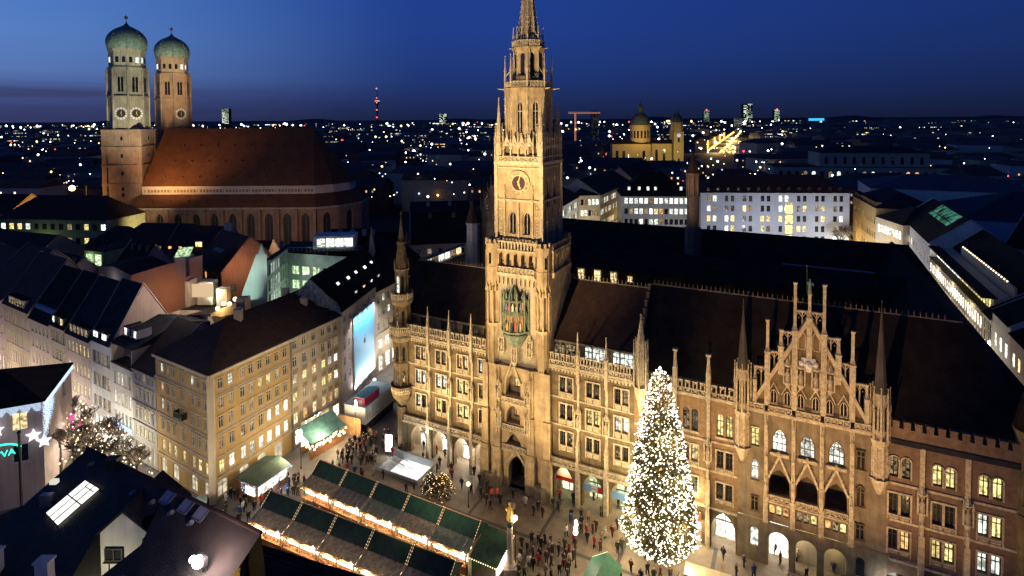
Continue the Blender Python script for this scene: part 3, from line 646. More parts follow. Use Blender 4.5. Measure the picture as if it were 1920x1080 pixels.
for a, b in zip((22.6, 25.25, 28.28, 31.32, 34.4), (25.25, 28.28, 31.32, 34.4, 37.2)):
    mb = MB(); pierced(mb, a + .25, b - .25, -.3, 19.65, 20.5, .6); mb.box(a, b, -.45, -.003, 19.3, 19.65); obj('balustrade', mb, STONE2, gb)
# the stepped gable
mb = MB(); mb.extr([(23.8, 20.4), (35.9, 20.4), (35.9, 20.9), (30.2, 31.8), (29.5, 31.8), (23.8, 20.9)], .0, .8); obj('gable_wall', mb, STONE, gb)
mb = MB()
for k in (-1, 1): mb.extr([(29.85 + k * 6.25, 20.6), (29.85 + k * 5.8, 20.6), (29.85, 31.3), (29.85, 32.2)][::k], -.2, .9)
obj('gable_coping', mb, STONE2, gb)
TRC = [(23.9, 25.3, 24.9), (25.3, 26.8, 27.1), (26.8, 28.3, 29.8), (28.3, 29.85, 32.6), (29.85, 31.35, 32.6), (31.35, 32.9, 29.8), (32.9, 34.4, 27.0), (34.4, 35.8, 24.9)]
for a, b, top in TRC:                         # pierced steps
    mb = MB(); out = a if a < 29 else b; zb = 20.9 + (6.05 - abs((a + b) / 2 - 29.85)) * 1.78
    mb.box(a, b, .2, .55, top - .25, top); m_ = (a + b) / 2
    for x in (a + .08, m_, b - .08): mb.box(x - .07, x + .07, .25, .5, zb - .8, top - .2)
    for x in ((a + m_) / 2, (b + m_) / 2): mb.tube((x - .3, .37, top - .75), (x, .37, top - .3), .06, n=4); mb.tube((x + .3, .37, top - .75), (x, .37, top - .3), .06, n=4); mb.ball((x, .37, top - .95), .1)
    obj('pierced_step', mb, STONE2, gb)
for x, z0, z1 in ((23.9, 20.4, 25.0), (25.3, 20.4, 31.0), (26.8, 24.5, 30.0), (28.3, 20.4, 36.0), (31.4, 20.4, 36.1), (32.9, 24.5, 30.0), (34.35, 20.4, 31.0), (35.8, 20.4, 25.0), (29.85, 27.0, 34.8)):
    mb = MB(); h = z1 - z0; w = .3 if h > 5 else .22; zc = z0 + h * .62
    mb.box(x - w, x + w, -.35, .6, z0, zc); mb.box(x - w * 1.2, x + w * 1.2, -.4, .65, zc, zc + .15); mb.cone(x, .1, zc + .15, zc + .9, w * 1.25, w * .75, 4); mb.box(x - w * .55, x + w * .55, .1 - w * .55, .1 + w * .55, zc + .8, z1 - .3); mb.cone(x, .1, z1 - .35, z1, w * .7, w * 1.25, 4)
    obj('gable_pier', mb, STONE2, gb)
fg_ = thing('statue', 'green bronze standard bearer statue on top of the stepped gable', 'statue', hp(29.85, .1, 34.8), HA)
mb = MB(); mb.lathe(0, 0, [(.001, 0), (.25, 0), (.2, .5), (.17, .9), (.25, 1.3), (.22, 1.45), (.07, 1.52), (.12, 1.64), (.1, 1.78), (.001, 1.82)], 8); mb.tube((.2, -.05, 1.4), (.42, -.1, 1.0), .07, .05); mb.tube((-.2, 0, 1.4), (-.3, -.1, 1.15), .07, .05); obj('figure', mb, COPPER, fg_, smooth=True)
mb = MB(); mb.tube((-.3, -.1, .2), (-.35, -.1, 3.4), .035); mb.ball((-.35, -.1, 3.4), .07); obj('flag_staff', mb, COPPERD, fg_)
for i, c in enumerate((26.05, 27.55, 29.0, 30.6, 32.05, 33.5)):
    win(gb, c, -.02, 20.75, 0, .8, 1.75, 'pointed', 'd', STONE2, 'mull', 'gable_window')
    mb = MB(); 
    for k in (-1, 1): mb.tube((c + k * .62, -.12, 22.0), (c, -.12, 23.3), .08, n=4)
    mb.ball((c, -.12, 23.4), .12); obj('window_gablet', mb, STONE2, gb)
for c in (26.1, 27.55, 29.0, 30.6, 32.1, 33.5): niche(gb, c, 0, 23.55) if abs(c - 29.8) < 2.6 else None
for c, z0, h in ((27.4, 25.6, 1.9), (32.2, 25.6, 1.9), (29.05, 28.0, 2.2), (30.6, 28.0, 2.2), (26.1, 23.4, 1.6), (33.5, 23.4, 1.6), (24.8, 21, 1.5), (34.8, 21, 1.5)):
    mb = MB(); mb.extr([(c + x, z0 + z) for x, z in outline(.7, h, 'pointed')], -.03, -.002); obj('niche_panel', mb, mat('niche_shade_stone', (.20, .135, .075), .9, .3), gb)  # flat dark panels; shade of a recess is put into their colour
for c, z0, h in ((27.4, 25.6, 1.9), (32.2, 25.6, 1.9), (29.05, 28.0, 2.2), (30.6, 28.0, 2.2)):
    mb = MB(); o_ = outline(.75, h, 'pointed')
    for p, q_ in zip(o_, o_[1:] + o_[:1]): mb.tube((c + p[0], -.05, z0 + p[1]), (c + q_[0], -.05, z0 + q_[1]), .07, n=4)
    obj('blind_arch', mb, STONE2, gb)
mb = MB(); mb.extr([(29.8 + a, 26.3 + b) for a, b in ((-.75, .75), (-.8, -.2), (-.4, -.85), (0, -1.0), (.4, -.85), (.8, -.2), (.75, .75))][::-1][::-1], -.25, -.02); mb.ball2((29.8, -.3, 26.3), .45, 8, 5)
for k in (-1, 1): mb.ball2((29.8 + k * .75, -.2, 26.4), .35, 6, 4)
obj('coat_of_arms', mb, WHITEP, gb)
for X, zt, nm in ((22.5, 32.8, 0), (37.1, 34.6, 1)):   # flanking turrets with slender dark spires
    mb = MB(); mb.cone(X, -.1, 12.6, 14.6, .25, 1.05, 8); mb.cone(X, -.1, 14.6, 18.2, .78, .78, 8); mb.cone(X, -.1, 18.2, 19.2, .8, 1.05, 8); mb.cone(X, -.1, 19.2, 24.4, .72, .72, 8)
    for j in range(8):
        a = j * math.pi / 4; pinnacle(mb, X + .95 * math.cos(a), -.1 + .95 * math.sin(a), 19.2, 25.3, .2); a += math.pi / 8; mb.tube((X + .8 * math.cos(a), -.1 + .8 * math.sin(a), 14.6), (X + .8 * math.cos(a), -.1 + .8 * math.sin(a), 18.2), .09)
        mb.cone(X + .62 * math.cos(a), -.1 + .62 * math.sin(a), 23.4, 25.0, .3, 0, 4)
    o = obj('flanking_turret', mb, STONE2, gb)
    mb = MB(); mb.cone(X, -.1, 24.2, zt - .6, .72, .05, 8); mb.tube((X, -.1, zt - .7), (X, -.1, zt + .5), .04); mb.ball((X, -.1, zt - .5), .14); obj('slender_spire', mb, mat('dark_spire_slate', (.06, .05, .04), .7), o)
    for k in (-1, 0, 1):
        a = -math.pi / 2 + k * math.pi / 4; win(gb, X + .70 * math.cos(a), -.1 + .70 * math.sin(a), 20.4, a + math.pi / 2, .36, 2.6, 'pointed', 'd', FRAMED, 'plain', 'turret_window')
ew = hall('town_hall_wing', 'red brick town hall wing at the right edge with battlements and warm lit windows', 'town hall')
P4 = [39.1, 43.15, 47.2]; pr4 = [c + k * .58 - 38 for c in P4 for k in (-1, 1)]
facade(ew, (38, 0), (49.6, 0), 0, 20.6, [(.2, 3.6, 2.6, 'round', [c - 38 for c in P4], 'ddd'), (6.6, 2.25, .88, 'rect', pr4, 'doyycc'), (10.7, 2.35, .88, 'rect', pr4, 'ddddcy'), (15.0, 2.4, .88, 'round', pr4, 'mmyyyy')], BRICK, .34, fr=FRAMED)
mb = MB()
for c in P4:
    for z0, z1 in ((10.7, 13.05), (6.6, 8.85)): mb.mark(); surround(mb, c, 2.05, z0, z1, -.08, .7)
    for k in (-1, 1):
        mb.mark(); o_ = outline(.98, 2.5, 'round')
        for p, q_ in zip(o_[1:], o_[2:] + o_[:1]): mb.tube((c + k * .58 + p[0], -.06, 14.95 + p[1]), (c + k * .58 + q_[0], -.06, 14.95 + q_[1]), .09, n=4)
for z, p in ((5.3, .4), (9.8, .1), (14.1, .14)): mb.mark(); mb.box(38.2, 49.6, -p, -.004, z, z + .28)
obj('stone_trim', mb, STONE2, ew)
for x in (41.15, 45.2):
    mb = MB(); mb.box(x - .22, x + .22, -.32, -.003, 5.6, 19.0); mb.box(x - .26, x + .26, -.6, -.006, 0, 9.2); pinnacle(mb, x, -.42, 9.2, 11.4, .3); obj('pier', mb, STONE2, ew); niche(ew, x, -.25, 11.7)
mb = MB(); mb.extr([(38.2, 18.9), (49.6, 18.9), (49.6, 19.5), (38.2, 19.5)], -.32, -.003); obj('slate_band', mb, SLATEB, ew)
mb = MB(); mb.box(38.2, 49.6, -.2, .25, 19.5, 20.75)
for i in range(11): mb.box(38.3 + i * 1.06, 38.95 + i * 1.06, -.2, .25, 20.75, 21.5); mb.box(38.26 + i * 1.06, 38.99 + i * 1.06, -.25, .3, 21.5, 21.6)
obj('battlement', mb, BRICK, ew)
mb = MB(); mb.cone(51.0, .6, 0, 22.9, 1.75, 1.75, 12); mb.cone(51.0, .6, 22.4, 23.1, 1.8, 2.0, 12); mb.cone(51, .6, 13.6, 14.2, 1.9, 1.9, 12); o = obj('corner_tower', mb, STONE, ew)
mb = MB(); mb.cone(51.0, .6, 23.1, 32, 1.95, .05, 12); obj('cone_roof', mb, SLATE, o)
for z in (15.5, 19.0): win(ew, 50.0, -.86, z, -.55, .7, 1.9, 'rect', 'm', FRAMED)
# big dark roofs of the eastern half and of the courts behind
mb = MB(); mb.gable(8.9, 53.5, .6, 18.0, 21.5, 9.4, 0, 7); obj('roof', mb, SLATE, gb)
mb = MB()
for i in range(58): mb.cone(9.4 + i * .62, 9.3, 30.9, 31.65, .13, .02, 4); mb.ball((9.4 + i * .62, 9.3, 31.4), .12)
mb.box(9, 46.5, 9.2, 9.4, 30.85, 31.0); obj('ridge_cresting', mb, STONED, gb)
# ================================================================ clock tower
tw = hall('clock_tower', 'tall gothic town hall clock tower with pierced spire and green figure play oriel', 'tower')
CX, CY = -9.25, 4.6
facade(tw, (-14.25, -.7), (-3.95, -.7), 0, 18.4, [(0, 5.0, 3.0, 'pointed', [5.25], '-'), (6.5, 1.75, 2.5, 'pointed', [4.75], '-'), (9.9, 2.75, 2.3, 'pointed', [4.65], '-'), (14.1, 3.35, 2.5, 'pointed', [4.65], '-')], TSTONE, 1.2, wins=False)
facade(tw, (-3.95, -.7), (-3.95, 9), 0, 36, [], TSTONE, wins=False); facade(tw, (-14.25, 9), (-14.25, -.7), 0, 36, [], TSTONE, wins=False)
mb = MB(); mb.box(-14.2, -4.0, .52, 9, 5.5, 18.4); mb.box(-14.2, -4, 6, 9, 0, 5.6); mb.box(-14.2, -11.2, .52, 6, 0, 5.5); mb.box(-6.8, -4, .52, 6, 0, 5.5); obj('tower_core', mb, STONED, tw)
mb = MB(); mb.box(-10.5, -7.5, 2.5, 2.6, 0, 4.6); obj('gate', mb, IRON, tw)
for x, z, st in ((-9.3, 15.2, 'y'), (-9.5, 10.7, 'o')): win(tw, x, .4, z, 0, .9, 1.7, 'rect', st, FRAMED)
for (c, z0, top, w) in ((-9.6, 17.0, 19.8, 2.9), (-9.0, 4.6, 6.3, 3.4)):
    mb = MB()
    for k in (-1, 1):
        mb.extr([(c + k * w / 2, z0 - .8), (c + k * (w / 2 - .25), z0 - .8), (c, top - .5), (c, top)][::k], -1.0, -.703)
        for j in range(6): mb.ball((c + k * w / 2 * (1 - j / 6), -.85, z0 - .7 + (top - z0 + .7) * j / 6), .13)
    mb.ball((c, -.85, top + .1), .2); obj('crocketed_gable', mb, STONE2, tw)
for z in (13.2, 9.0, 5.9):
    mb = MB(); pierced(mb, -11.3, -7.4, -1.0, z, z + .8, .5); mb.box(-11.4, -7.3, -1.2, -.703, z - .2, z); obj('balcony_balustrade', mb, STONE2, tw)
mb = MB()
for x in (-14.25, -12.2, -6.6, -3.95):
    w = .75; mb.mark()
    mb.box(x - w, x + w, -1.5, -.703, 0, 5.2); mb.extr([(x - w, 5.2), (x + w, 5.2), (x + w * .8, 6), (x - w * .8, 6)], -1.4, -.703); mb.box(x - w * .75, x + w * .75, -1.2, -.703, 6, 11.5); mb.box(x - w * .6, x + w * .6, -1.0, -.703, 11.5, 18.6)
for x in (-12.2, -6.6):
    for z in (8.0, 12.0, 15.5): mb.mark(); pinnacle(mb, x, -1.25, z, z + 3.2, .3)
obj('buttress', mb, TSTONE, tw)
mb = MB(); mb.mark(); mb.cone(-13.4, -1.0, 0, 1.9, 1.35, 1.15, 8); mb.mark(); mb.cone(-4.9, -1.0, 0, 1.9, 1.35, 1.15, 8); obj('plinth', mb, STONED, tw)
for x in (-11.85, -6.95): niche(tw, x, -1.0, 9.2); niche(tw, x, -1.0, 13.6)
# upper shaft with corner turrets
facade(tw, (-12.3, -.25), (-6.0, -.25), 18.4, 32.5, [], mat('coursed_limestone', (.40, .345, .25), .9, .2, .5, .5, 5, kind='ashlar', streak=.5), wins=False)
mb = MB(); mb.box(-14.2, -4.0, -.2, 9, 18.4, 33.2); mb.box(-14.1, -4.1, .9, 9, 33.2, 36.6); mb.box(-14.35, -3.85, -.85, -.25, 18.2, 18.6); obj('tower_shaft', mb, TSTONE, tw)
for (x, y, z0) in ((-13.25, .15, 18.6), (-4.95, .15, 18.6), (-4.95, 8.3, 24), (-13.25, 8.3, 24)):
    mb = MB(); r = 1.16
    mb.cone(x, y, z0, 24.5, .95, .95, 8); mb.cone(x, y, 24.2, 24.8, 1.0, 1.25, 8); mb.cone(x, y, 24.8, 30.5, .72, .72, 8); mb.cone(x, y, 30.3, 31.4, .8, r, 8); mb.cone(x, y, 31.4, 37.0, r, r, 8)
    for j in range(8):
        a = math.pi / 8 + j * math.pi / 4; c, s_ = math.cos(a), math.sin(a)
        mb.tube((x + r * c, y + r * s_, 24.8), (x + r * c, y + r * s_, 30.5), .14); mb.tube((x + 1.0 * c, y + 1.0 * s_, z0), (x + 1.0 * c, y + 1.0 * s_, 24.4), .13)
        a = j * math.pi / 4; mb.cone(x + r * .95 * math.cos(a), y + r * .95 * math.sin(a), 29.8, 31.4, .28, .05, 4)
        mb.box(x + r * .86 * math.cos(a) - .2, x + r * .86 * math.cos(a) + .2, y + r * .86 * math.sin(a) - .2, y + r * .86 * math.sin(a) + .2, 37.0, 37.7)
    mb.cone(x, y, 36.7, 37.05, r + .12, r + .12, 8); mb.cone(x, y, 33.2, 33.5, r + .1, r + .1, 8)
    obj('corner_turret', mb, TSTONE, tw)
    for k in (-1, 1):
        a = -math.pi / 2 + k * math.pi / 4 * (1 if x > -9 else .0) ; rr = r * .93
        win(tw, x + rr * math.cos(a), y + rr * math.sin(a), 34.0, a + math.pi / 2, .34, 1.6, 'rect', 'd', STONED, 'plain', 'slit_window')
mb = MB()
for i in range(9):                            # arched corbel frieze
    x = -12.0 + i * .72; mb.box(x - .09, x + .09, -.75, -.253, 31.0, 32.3); mb.tube((x, -.6, 31.9), (x + .36, -.6, 32.35), .1, n=4); mb.tube((x + .72, -.6, 31.9), (x + .36, -.6, 32.35), .1, n=4)
mb.box(-12.3, -5.9, -.8, -.2, 32.3, 32.65); mb.box(-12.3, -5.9, -.2, 1, 33.2, 33.3); obj('corbel_frieze', mb, STONE2, tw)
mb = MB(); pierced(mb, -12.2, -6.0, -.7, 32.65, 33.7, .62); obj('gallery_balustrade', mb, STONE2, tw)
facade(tw, (-12.3, -.3), (-6.0, -.3), 33.4, 36.2, [(33.45, 2.2, .85, 'round', [.65 + i * 1.25 for i in range(5)], '-')], TSTONE, .7, name='gallery_arcade', wins=False)
mb = MB(); mb.box(-12.3, -6.0, -.4, .9, 36.0, 36.25)
for i in range(12): mb.box(-12.25 + i * .54, -12.0 + i * .54, -.25, .05, 36.25, 37.4)
mb.box(-12.3, -6, -.3, .1, 37.3, 37.5); obj('upper_balustrade', mb, STONE2, tw)
mb = MB()
for i in range(7): mb.box(-3.9, -3.6, .9 + i, 1.15 + i, 33, 36.2); mb.tube((-3.75, 1 + i, 35.2), (-3.75, 1.5 + i, 35.9), .1); mb.tube((-3.75, 2 + i, 35.2), (-3.75, 1.5 + i, 35.9), .1)
mb.box(-3.95, -3.4, .8, 8, 32.4, 33.2); mb.box(-4.1, -3.5, .8, 8, 36.1, 36.5)
for i in range(10): mb.box(-3.95, -3.65, 1.0 + i * .7, 1.3 + i * .7, 36.5, 37.3)
obj('side_gallery', mb, TSTONE, tw)
# figure play oriel, green copper
mb = MB()
def ring(z, h, r): mb.cone(-9.2, -.25, z, z + h, r, r, 10)
for z, r in ((23.6, 2.1), (24.2, 2.35), (26.9, 2.3), (27.2, 2.2)): ring(z, .3, r)
mb.cone(-9.2, -.25, 21.8, 23.7, .9, 2.1, 10); mb.box(-11.5, -6.9, -.6, -.2, 23.8, 29.2)
for k in range(7):
    a = math.pi + math.pi * k / 6; c, s_ = math.cos(a), math.sin(a)
    mb.tube((-9.2 + 2.2 * c, -.25 + 2.2 * s_, 24.3), (-9.2 + 2.2 * c, -.25 + 2.2 * s_, 29.2), .13); mb.cone(-9.2 + 2.2 * c, -.25 + 2.2 * s_, 29.2, 30.4, .24, .02, 4)
for k in range(5):
    a = math.pi * 1.15 + math.pi * .7 * k / 4; mb.cone(-9.2 + 1.7 * math.cos(a), -.25 + 1.7 * math.sin(a), 29.0, 30.3 + (1.0 if k == 2 else 0), .5, .03, 4)
mb.cone(-9.2, -.9, 29.0, 31.2, 1.2, .05, 6); mb.cone(-9.2, -.25, 28.9, 29.2, 2.3, 2.2, 10)
orl = obj('figure_play_oriel', mb, mat('weathered_bronze', (.13, .16, .115), .6, .6, 1.5, .6, 5, streak=.5), tw)
FIGC = [mat('figure_red', (.5, .10, .06), .6, .2), mat('figure_white', (.6, .58, .5), .6, .2), mat('figure_gold', (.6, .38, .08), .5, .2), mat('figure_blue', (.12, .2, .4), .6, .2)]
for lvl, z, n_ in ((0, 24.5, 7), (1, 27.4, 8)):
    for k in range(n_):
        a = math.pi * 1.12 + math.pi * .76 * k / (n_ - 1); x, y = -9.2 + 1.75 * math.cos(a), -.25 + 1.75 * math.sin(a)
        f = MB(); f.lathe(x, y, [(.001, z), (.26, z), (.17, z + .55), (.21, z + .8), (.08, z + .95), (.13, z + 1.05), (.1, z + 1.2), (.001, z + 1.25)], 7); f.tube((x - .2, y, z + .8), (x - .1, y - .25, z + .6), .06)
        obj('figure', f, FIGC[(k + lvl) % 4], orl, smooth=True)
mb = MB(); mb.box(-10.8, -7.6, -1.3, -1.1, 24.4, 26.8); mb.box(-10.9, -7.5, -1.3, -1.1, 27.3, 28.9); obj('stage_back', mb, mat('stage_gold', (.30, .17, .08), .6, .4, 2), orl)
for x in (-11.5, -6.8): niche(tw, x, -.4, 20.6)
niche(tw, -9.2, -.7, 19.4)
# clock storey
facade(tw, (-13.05, 1.0), (-5.45, 1.0), 36.6, 49.4, [(38.4, 3.5, 1.25, 'pointed', [2.65, 5.05], 'dd')], TSTONE, .35, fr=STONE2, style='mull', name='clock_storey_wall')
facade(tw, (-5.45, 1.0), (-5.45, 8.4), 36.6, 49.4, [(42.5, 4.6, 1.4, 'pointed', [2.4, 5.0], 'dd')], TSTONE, .3, fr=STONE2, style='mull', name='clock_storey_wall')
facade(tw, (-13.05, 8.4), (-13.05, 1.0), 36.6, 49.4, [], TSTONE, name='clock_storey_wall'); facade(tw, (-5.45, 8.4), (-13.05, 8.4), 36.6, 49.4, [], TSTONE, name='clock_storey_wall')
mb = MB(); mb.box(-13.2, -5.3, .8, 8.6, 43.4, 43.7); mb.box(-13.35, -5.15, .65, 8.8, 49.0, 49.45); mb.box(-13.15, -5.35, .85, 8.5, 48.4, 48.6)
for x in (-13.05, -5.45):
    for y in (1.0, 8.4): mb.box(x - .28, x + .28, y - .28, y + .28, 36.6, 49.0)
for x in (-11.6, -9.25, -6.9):
    mb.box(x - .12, x + .12, .78, .998, 37.5, 43.4); pinnacle(mb, x, .75, 40.5, 45.8 if x != -9.25 else 43.2, .24)
for k in range(10): mb.box(-12.7 + .35 * (k % 2), -12.1, .93, .998, 38 + k * .5, 38.25 + k * .5); mb.box(-6.4, -5.8 - .35 * (k % 2), .93, .998, 38 + k * .5, 38.25 + k * .5)
for y in (2.2, 4.8, 7.2): pinnacle(mb, -5.25, y, 37, 42 + rnd.random(), .35)
obj('storey_trim', mb, STONE2, tw)
# dial
ck = bpy.data.objects.new('clock', None); COL.objects.link(ck); ck.parent = tw; ck.location = (-9.25, .93, 46.2); ck.rotation_euler = (rad(90), 0, 0)
def disc(name, r0, r1, z0, z1, m, par, n=40):
    d = MB()
    for i in range(n):
        a, b = 2 * math.pi * i / n, 2 * math.pi * (i + 1) / n
        P_ = [(r * math.cos(t), r * math.sin(t)) for r in (r0, r1) for t in (a, b)]
        d.add([(*P_[0], z0), (*P_[1], z0), (*P_[3], z0), (*P_[2], z0), (*P_[0], z1), (*P_[1], z1), (*P_[3], z1), (*P_[2], z1)], [(4, 6, 7, 5)[::-1] if False else (5, 4, 7, 6), (2, 3, 7, 6), (1, 0, 4, 5)])
    return obj(name, d, m, par)
disc('clock_ring', 1.1, 1.78, 0, .06, mat('dial_cream', (.44, .35, .22), .6, .08), ck); disc('clock_centre', .0, 1.12, 0, .05, mat('dial_dark', (.05, .022, .030), .5, .2), ck); disc('clock_rim', 1.78, 1.92, 0, .14, mat('rim_gold', (.42, .28, .11), .5, .2), ck)
for i in range(12):
    cu = ['XII', 'I', 'II', 'III', 'IIII', 'V', 'VI', 'VII', 'VIII', 'IX', 'X', 'XI'][i]; o = text_mesh('numeral', cu, .58, .01, mat('numeral_dark', (.06, .03, .02), .6), ck, True); a = math.pi / 2 - i * math.pi / 6; o.location = (1.44 * math.cos(a), 1.44 * math.sin(a), .075); o.rotation_euler = (0, 0, a - math.pi / 2)
for nm, ang_, L, w in (('hour_hand', -162, 1.0, .13), ('minute_hand', -12, 1.55, .09)):   # just after five
    mb = MB(); mb.add([(-w, -.35, .11), (w, -.35, .11), (w * .6, L * .7, .11), (w * 1.6, L * .72, .11), (0, L, .11), (-w * 1.6, L * .72, .11), (-w * .6, L * .7, .11)], [(0, 1, 2, 6), (2, 3, 4), (2, 4, 6), (4, 5, 6)]); o = obj(nm, mb, GOLDP, ck); o.rotation_euler = (0, 0, rad(ang_))
# gallery above the clock
mb = MB(); mb.box(-12.6, -5.9, 1.5, 1.7, 49.4, 52.2); mb.box(-6.0, -5.8, 1.6, 7.8, 49.4, 52.2); mb.box(-12.7, -12.5, 1.6, 7.8, 49.4, 52.2); obj('gallery_shade_wall', mb, mat('gallery_shade_stone', (.15, .105, .06), .9, .3), tw)  # added sheets behind the arches, recess shade is in their dark colour
for (x0, x1, y0, y1) in ((-13.2, -5.3, .8, .8), (-5.3, -5.3, .8, 8.6), (-13.2, -13.2, .8, 8.6)):
    mb = MB()
    if y0 == y1:
        pierced(mb, x0, x1, y0, 49.45, 50.25, .75)
        for i in range(5): x = -11.75 + i * 1.25; mb.box(x - .09, x + .09, .72, .92, 50.2, 51.2); pinnacle(mb, x, .8, 51.2, 54.0, .18)
        for i in range(4):
            c = -11.12 + i * 1.25
            for k in (-1, 1): mb.tube((c + k * .55, .8, 51.3), (c + k * .32, .8, 51.85), .09, n=4); mb.tube((c + k * .32, .8, 51.85), (c, .8, 52.2), .09, n=4); mb.tube((c + k * .62, .8, 51.6), (c, .8, 53.4), .1, n=4)
            mb.add([(c - .6, .85, 51.8), (c + .6, .85, 51.8), (c, .85, 53.3)], [(0, 1, 2)]); mb.ball((c, .8, 53.5), .14)
    else:
        for i in range(9): y = .8 + i * .95; mb.box(x0 - .09, x0 + .09, y - .09, y + .09, 49.4, 51.5); pinnacle(mb, x0, y, 51.5, 53.8, .18)
        mb.box(x0 - .12, x0 + .12, y0, y1, 50.1, 50.3); mb.box(x0 - .08, x0 + .08, y0, y1, 51.4, 51.9)
    obj('gallery_arcade', mb, STONE2, tw)
for x in (-12.75, -5.75):
    for y in (1.25, 8.2):
        mb = MB(); mb.cone(x, y, 49.4, 52.4, .55, .55, 8); spirelet(mb, x, y, 54.0, 58.7, .42, 8, 6, .28); mb.cone(x, y, 52.4, 54.2, .45, .4, 8)
        for j in range(4): a = math.pi / 4 + j * math.pi / 2; pinnacle(mb, x + .55 * math.cos(a), y + .55 * math.sin(a), 51.5, 55.2, .16)
        obj('corner_spire', mb, STONE2, tw)
# octagons
def octa(r, z0, z1, ws=None):
    a = [math.pi / 8 + j * math.pi / 4 for j in range(8)]; p = [(CX + r / math.cos(math.pi / 8) * math.cos(t), CY + r / math.cos(math.pi / 8) * math.sin(t)) for t in a]
    for j in range(8):
        q0, q1 = p[j], p[(j + 1) % 8]; L = math.dist(q0, q1)
        facade(tw, q0, q1, z0, z1, ([(ws[0], ws[1], ws[2], 'pointed', [L / 2], 'd')] if ws and j not in (1, 2) else []), TSTONE, .3, fr=STONE2, style=ws[3] if ws else 'mull', name='octagon_wall')
    return p
p1 = octa(3.3, 49.4, 60.6, (53.8, 4.9, 1.05, 'cross')); p2 = octa(2.05, 60.6, 67.2, (62.5, 3.6, .72, 'plain'))
mb = MB()
for (x, y) in p1:
    d = Vector((x - CX, y - CY, 0)).normalized(); mb.tube((x, y, 49.4), (x, y, 60.3), .18, n=6)
    for k in range(5): mb.ball((x + d.x * .2, y + d.y * .2, 55 + k), .14)
    for k in (0,): mb.tube((x + d.x * .2, y + d.y * .2, 60.5), (x + d.x * 1.25, y + d.y * 1.25, 60.6), .13, .06)      # gargoyle
    pinnacle(mb, x + d.x * .05, y + d.y * .05, 60.3, 65.8, .26); mb.tube((x, y, 62.6), (CX + (x - CX) * .6, CY + (y - CY) * .6, 64.0), .11)
for (x, y) in p2:
    d = Vector((x - CX, y - CY, 0)).normalized(); mb.tube((x, y, 60.6), (x, y, 67), .13, n=6); mb.tube((x, y, 66.8), (x + d.x * .8, y + d.y * .8, 66.9), .1, .05); pinnacle(mb, x + d.x * .08, y + d.y * .08, 66.9, 70.2, .18)
    mb.tube((x, y, 68.6), (CX + (x - CX) * .5, CY + (y - CY) * .5, 69.3), .08)
obj('octagon_buttress', mb, STONE2, tw)
mb = MB(); mb.cone(CX, CY, 59.2, 60.5, 3.6, 3.85, 8); mb.cone(CX, CY, 60.5, 60.65, 3.9, 3.9, 8); mb.cone(CX, CY, 66.0, 66.8, 2.25, 2.6, 8); mb.cone(CX, CY, 66.8, 66.95, 2.65, 2.65, 8); obj('octagon_cornice', mb, TSTONE, tw)
mb = MB()
for r, z0, z1 in ((3.72, 60.6, 61.7), (2.5, 66.9, 68.0)):
    for j in range(8):
        t0, t1 = math.pi / 8 + j * math.pi / 4, math.pi / 8 + (j + 1) * math.pi / 4
        A, B = Vector((CX + r * math.cos(t0), CY + r * math.sin(t0), 0)), Vector((CX + r * math.cos(t1), CY + r * math.sin(t1), 0))
        for z in (z0 + .1, z1 - .1): mb.tube(A + Vector((0, 0, z)), B + Vector((0, 0, z)), .11, n=4)
        for k in range(5):
            q_, s_ = A.lerp(B, k / 5), A.lerp(B, (k + 1) / 5); mb.tube(q_ + Vector((0, 0, z0)), q_ + Vector((0, 0, z1)), .06, n=4); mb.tube(q_ + Vector((0, 0, z0 + .1)), s_ + Vector((0, 0, z1 - .1)), .05, n=4); mb.tube(s_ + Vector((0, 0, z0 + .1)), q_ + Vector((0, 0, z1 - .1)), .05, n=4)
obj('octagon_balustrade', mb, STONE2, tw)
# open stone spire
mb = MB(); zs, ze, r0 = 67.6, 81.2, 1.45
def sp(j, z): a = math.pi / 8 + j * math.pi / 4; r = r0 * (1 - (z - zs) / (ze - zs)) + .10; return (CX + r * math.cos(a), CY + r * math.sin(a), z)
for j in range(8):
    mb.tube(sp(j, zs), sp(j, ze), .17, .06, 5)
    z = zs + .9
    while z < ze - 1.0:
        mb.tube(sp(j, z), sp((j + 1) % 8, z), .08, n=4); mb.tube(sp(j, z), sp((j + 1) % 8, z + .75), .05, n=4); mb.tube(sp((j + 1) % 8, z), sp(j, z + .75), .05, n=4); p = sp(j, z); mb.ball((p[0] + (p[0] - CX) * .18, p[1] + (p[1] - CY) * .18, z), .14); z += .8
mb.cone(CX, CY, zs, ze - 1, r0 * .55, .03, 8); mb.ball2((CX, CY, ze + .3), .3)
obj('spire', mb, STONE2, tw)
mb = MB(); mb.lathe(CX, CY, [(.001, 81.5), (.3, 81.5), (.2, 82.3), (.26, 82.9), (.08, 83.1), (.14, 83.3), (.001, 83.5)], 8); obj('finial_figure', mb, GOLDM, tw)
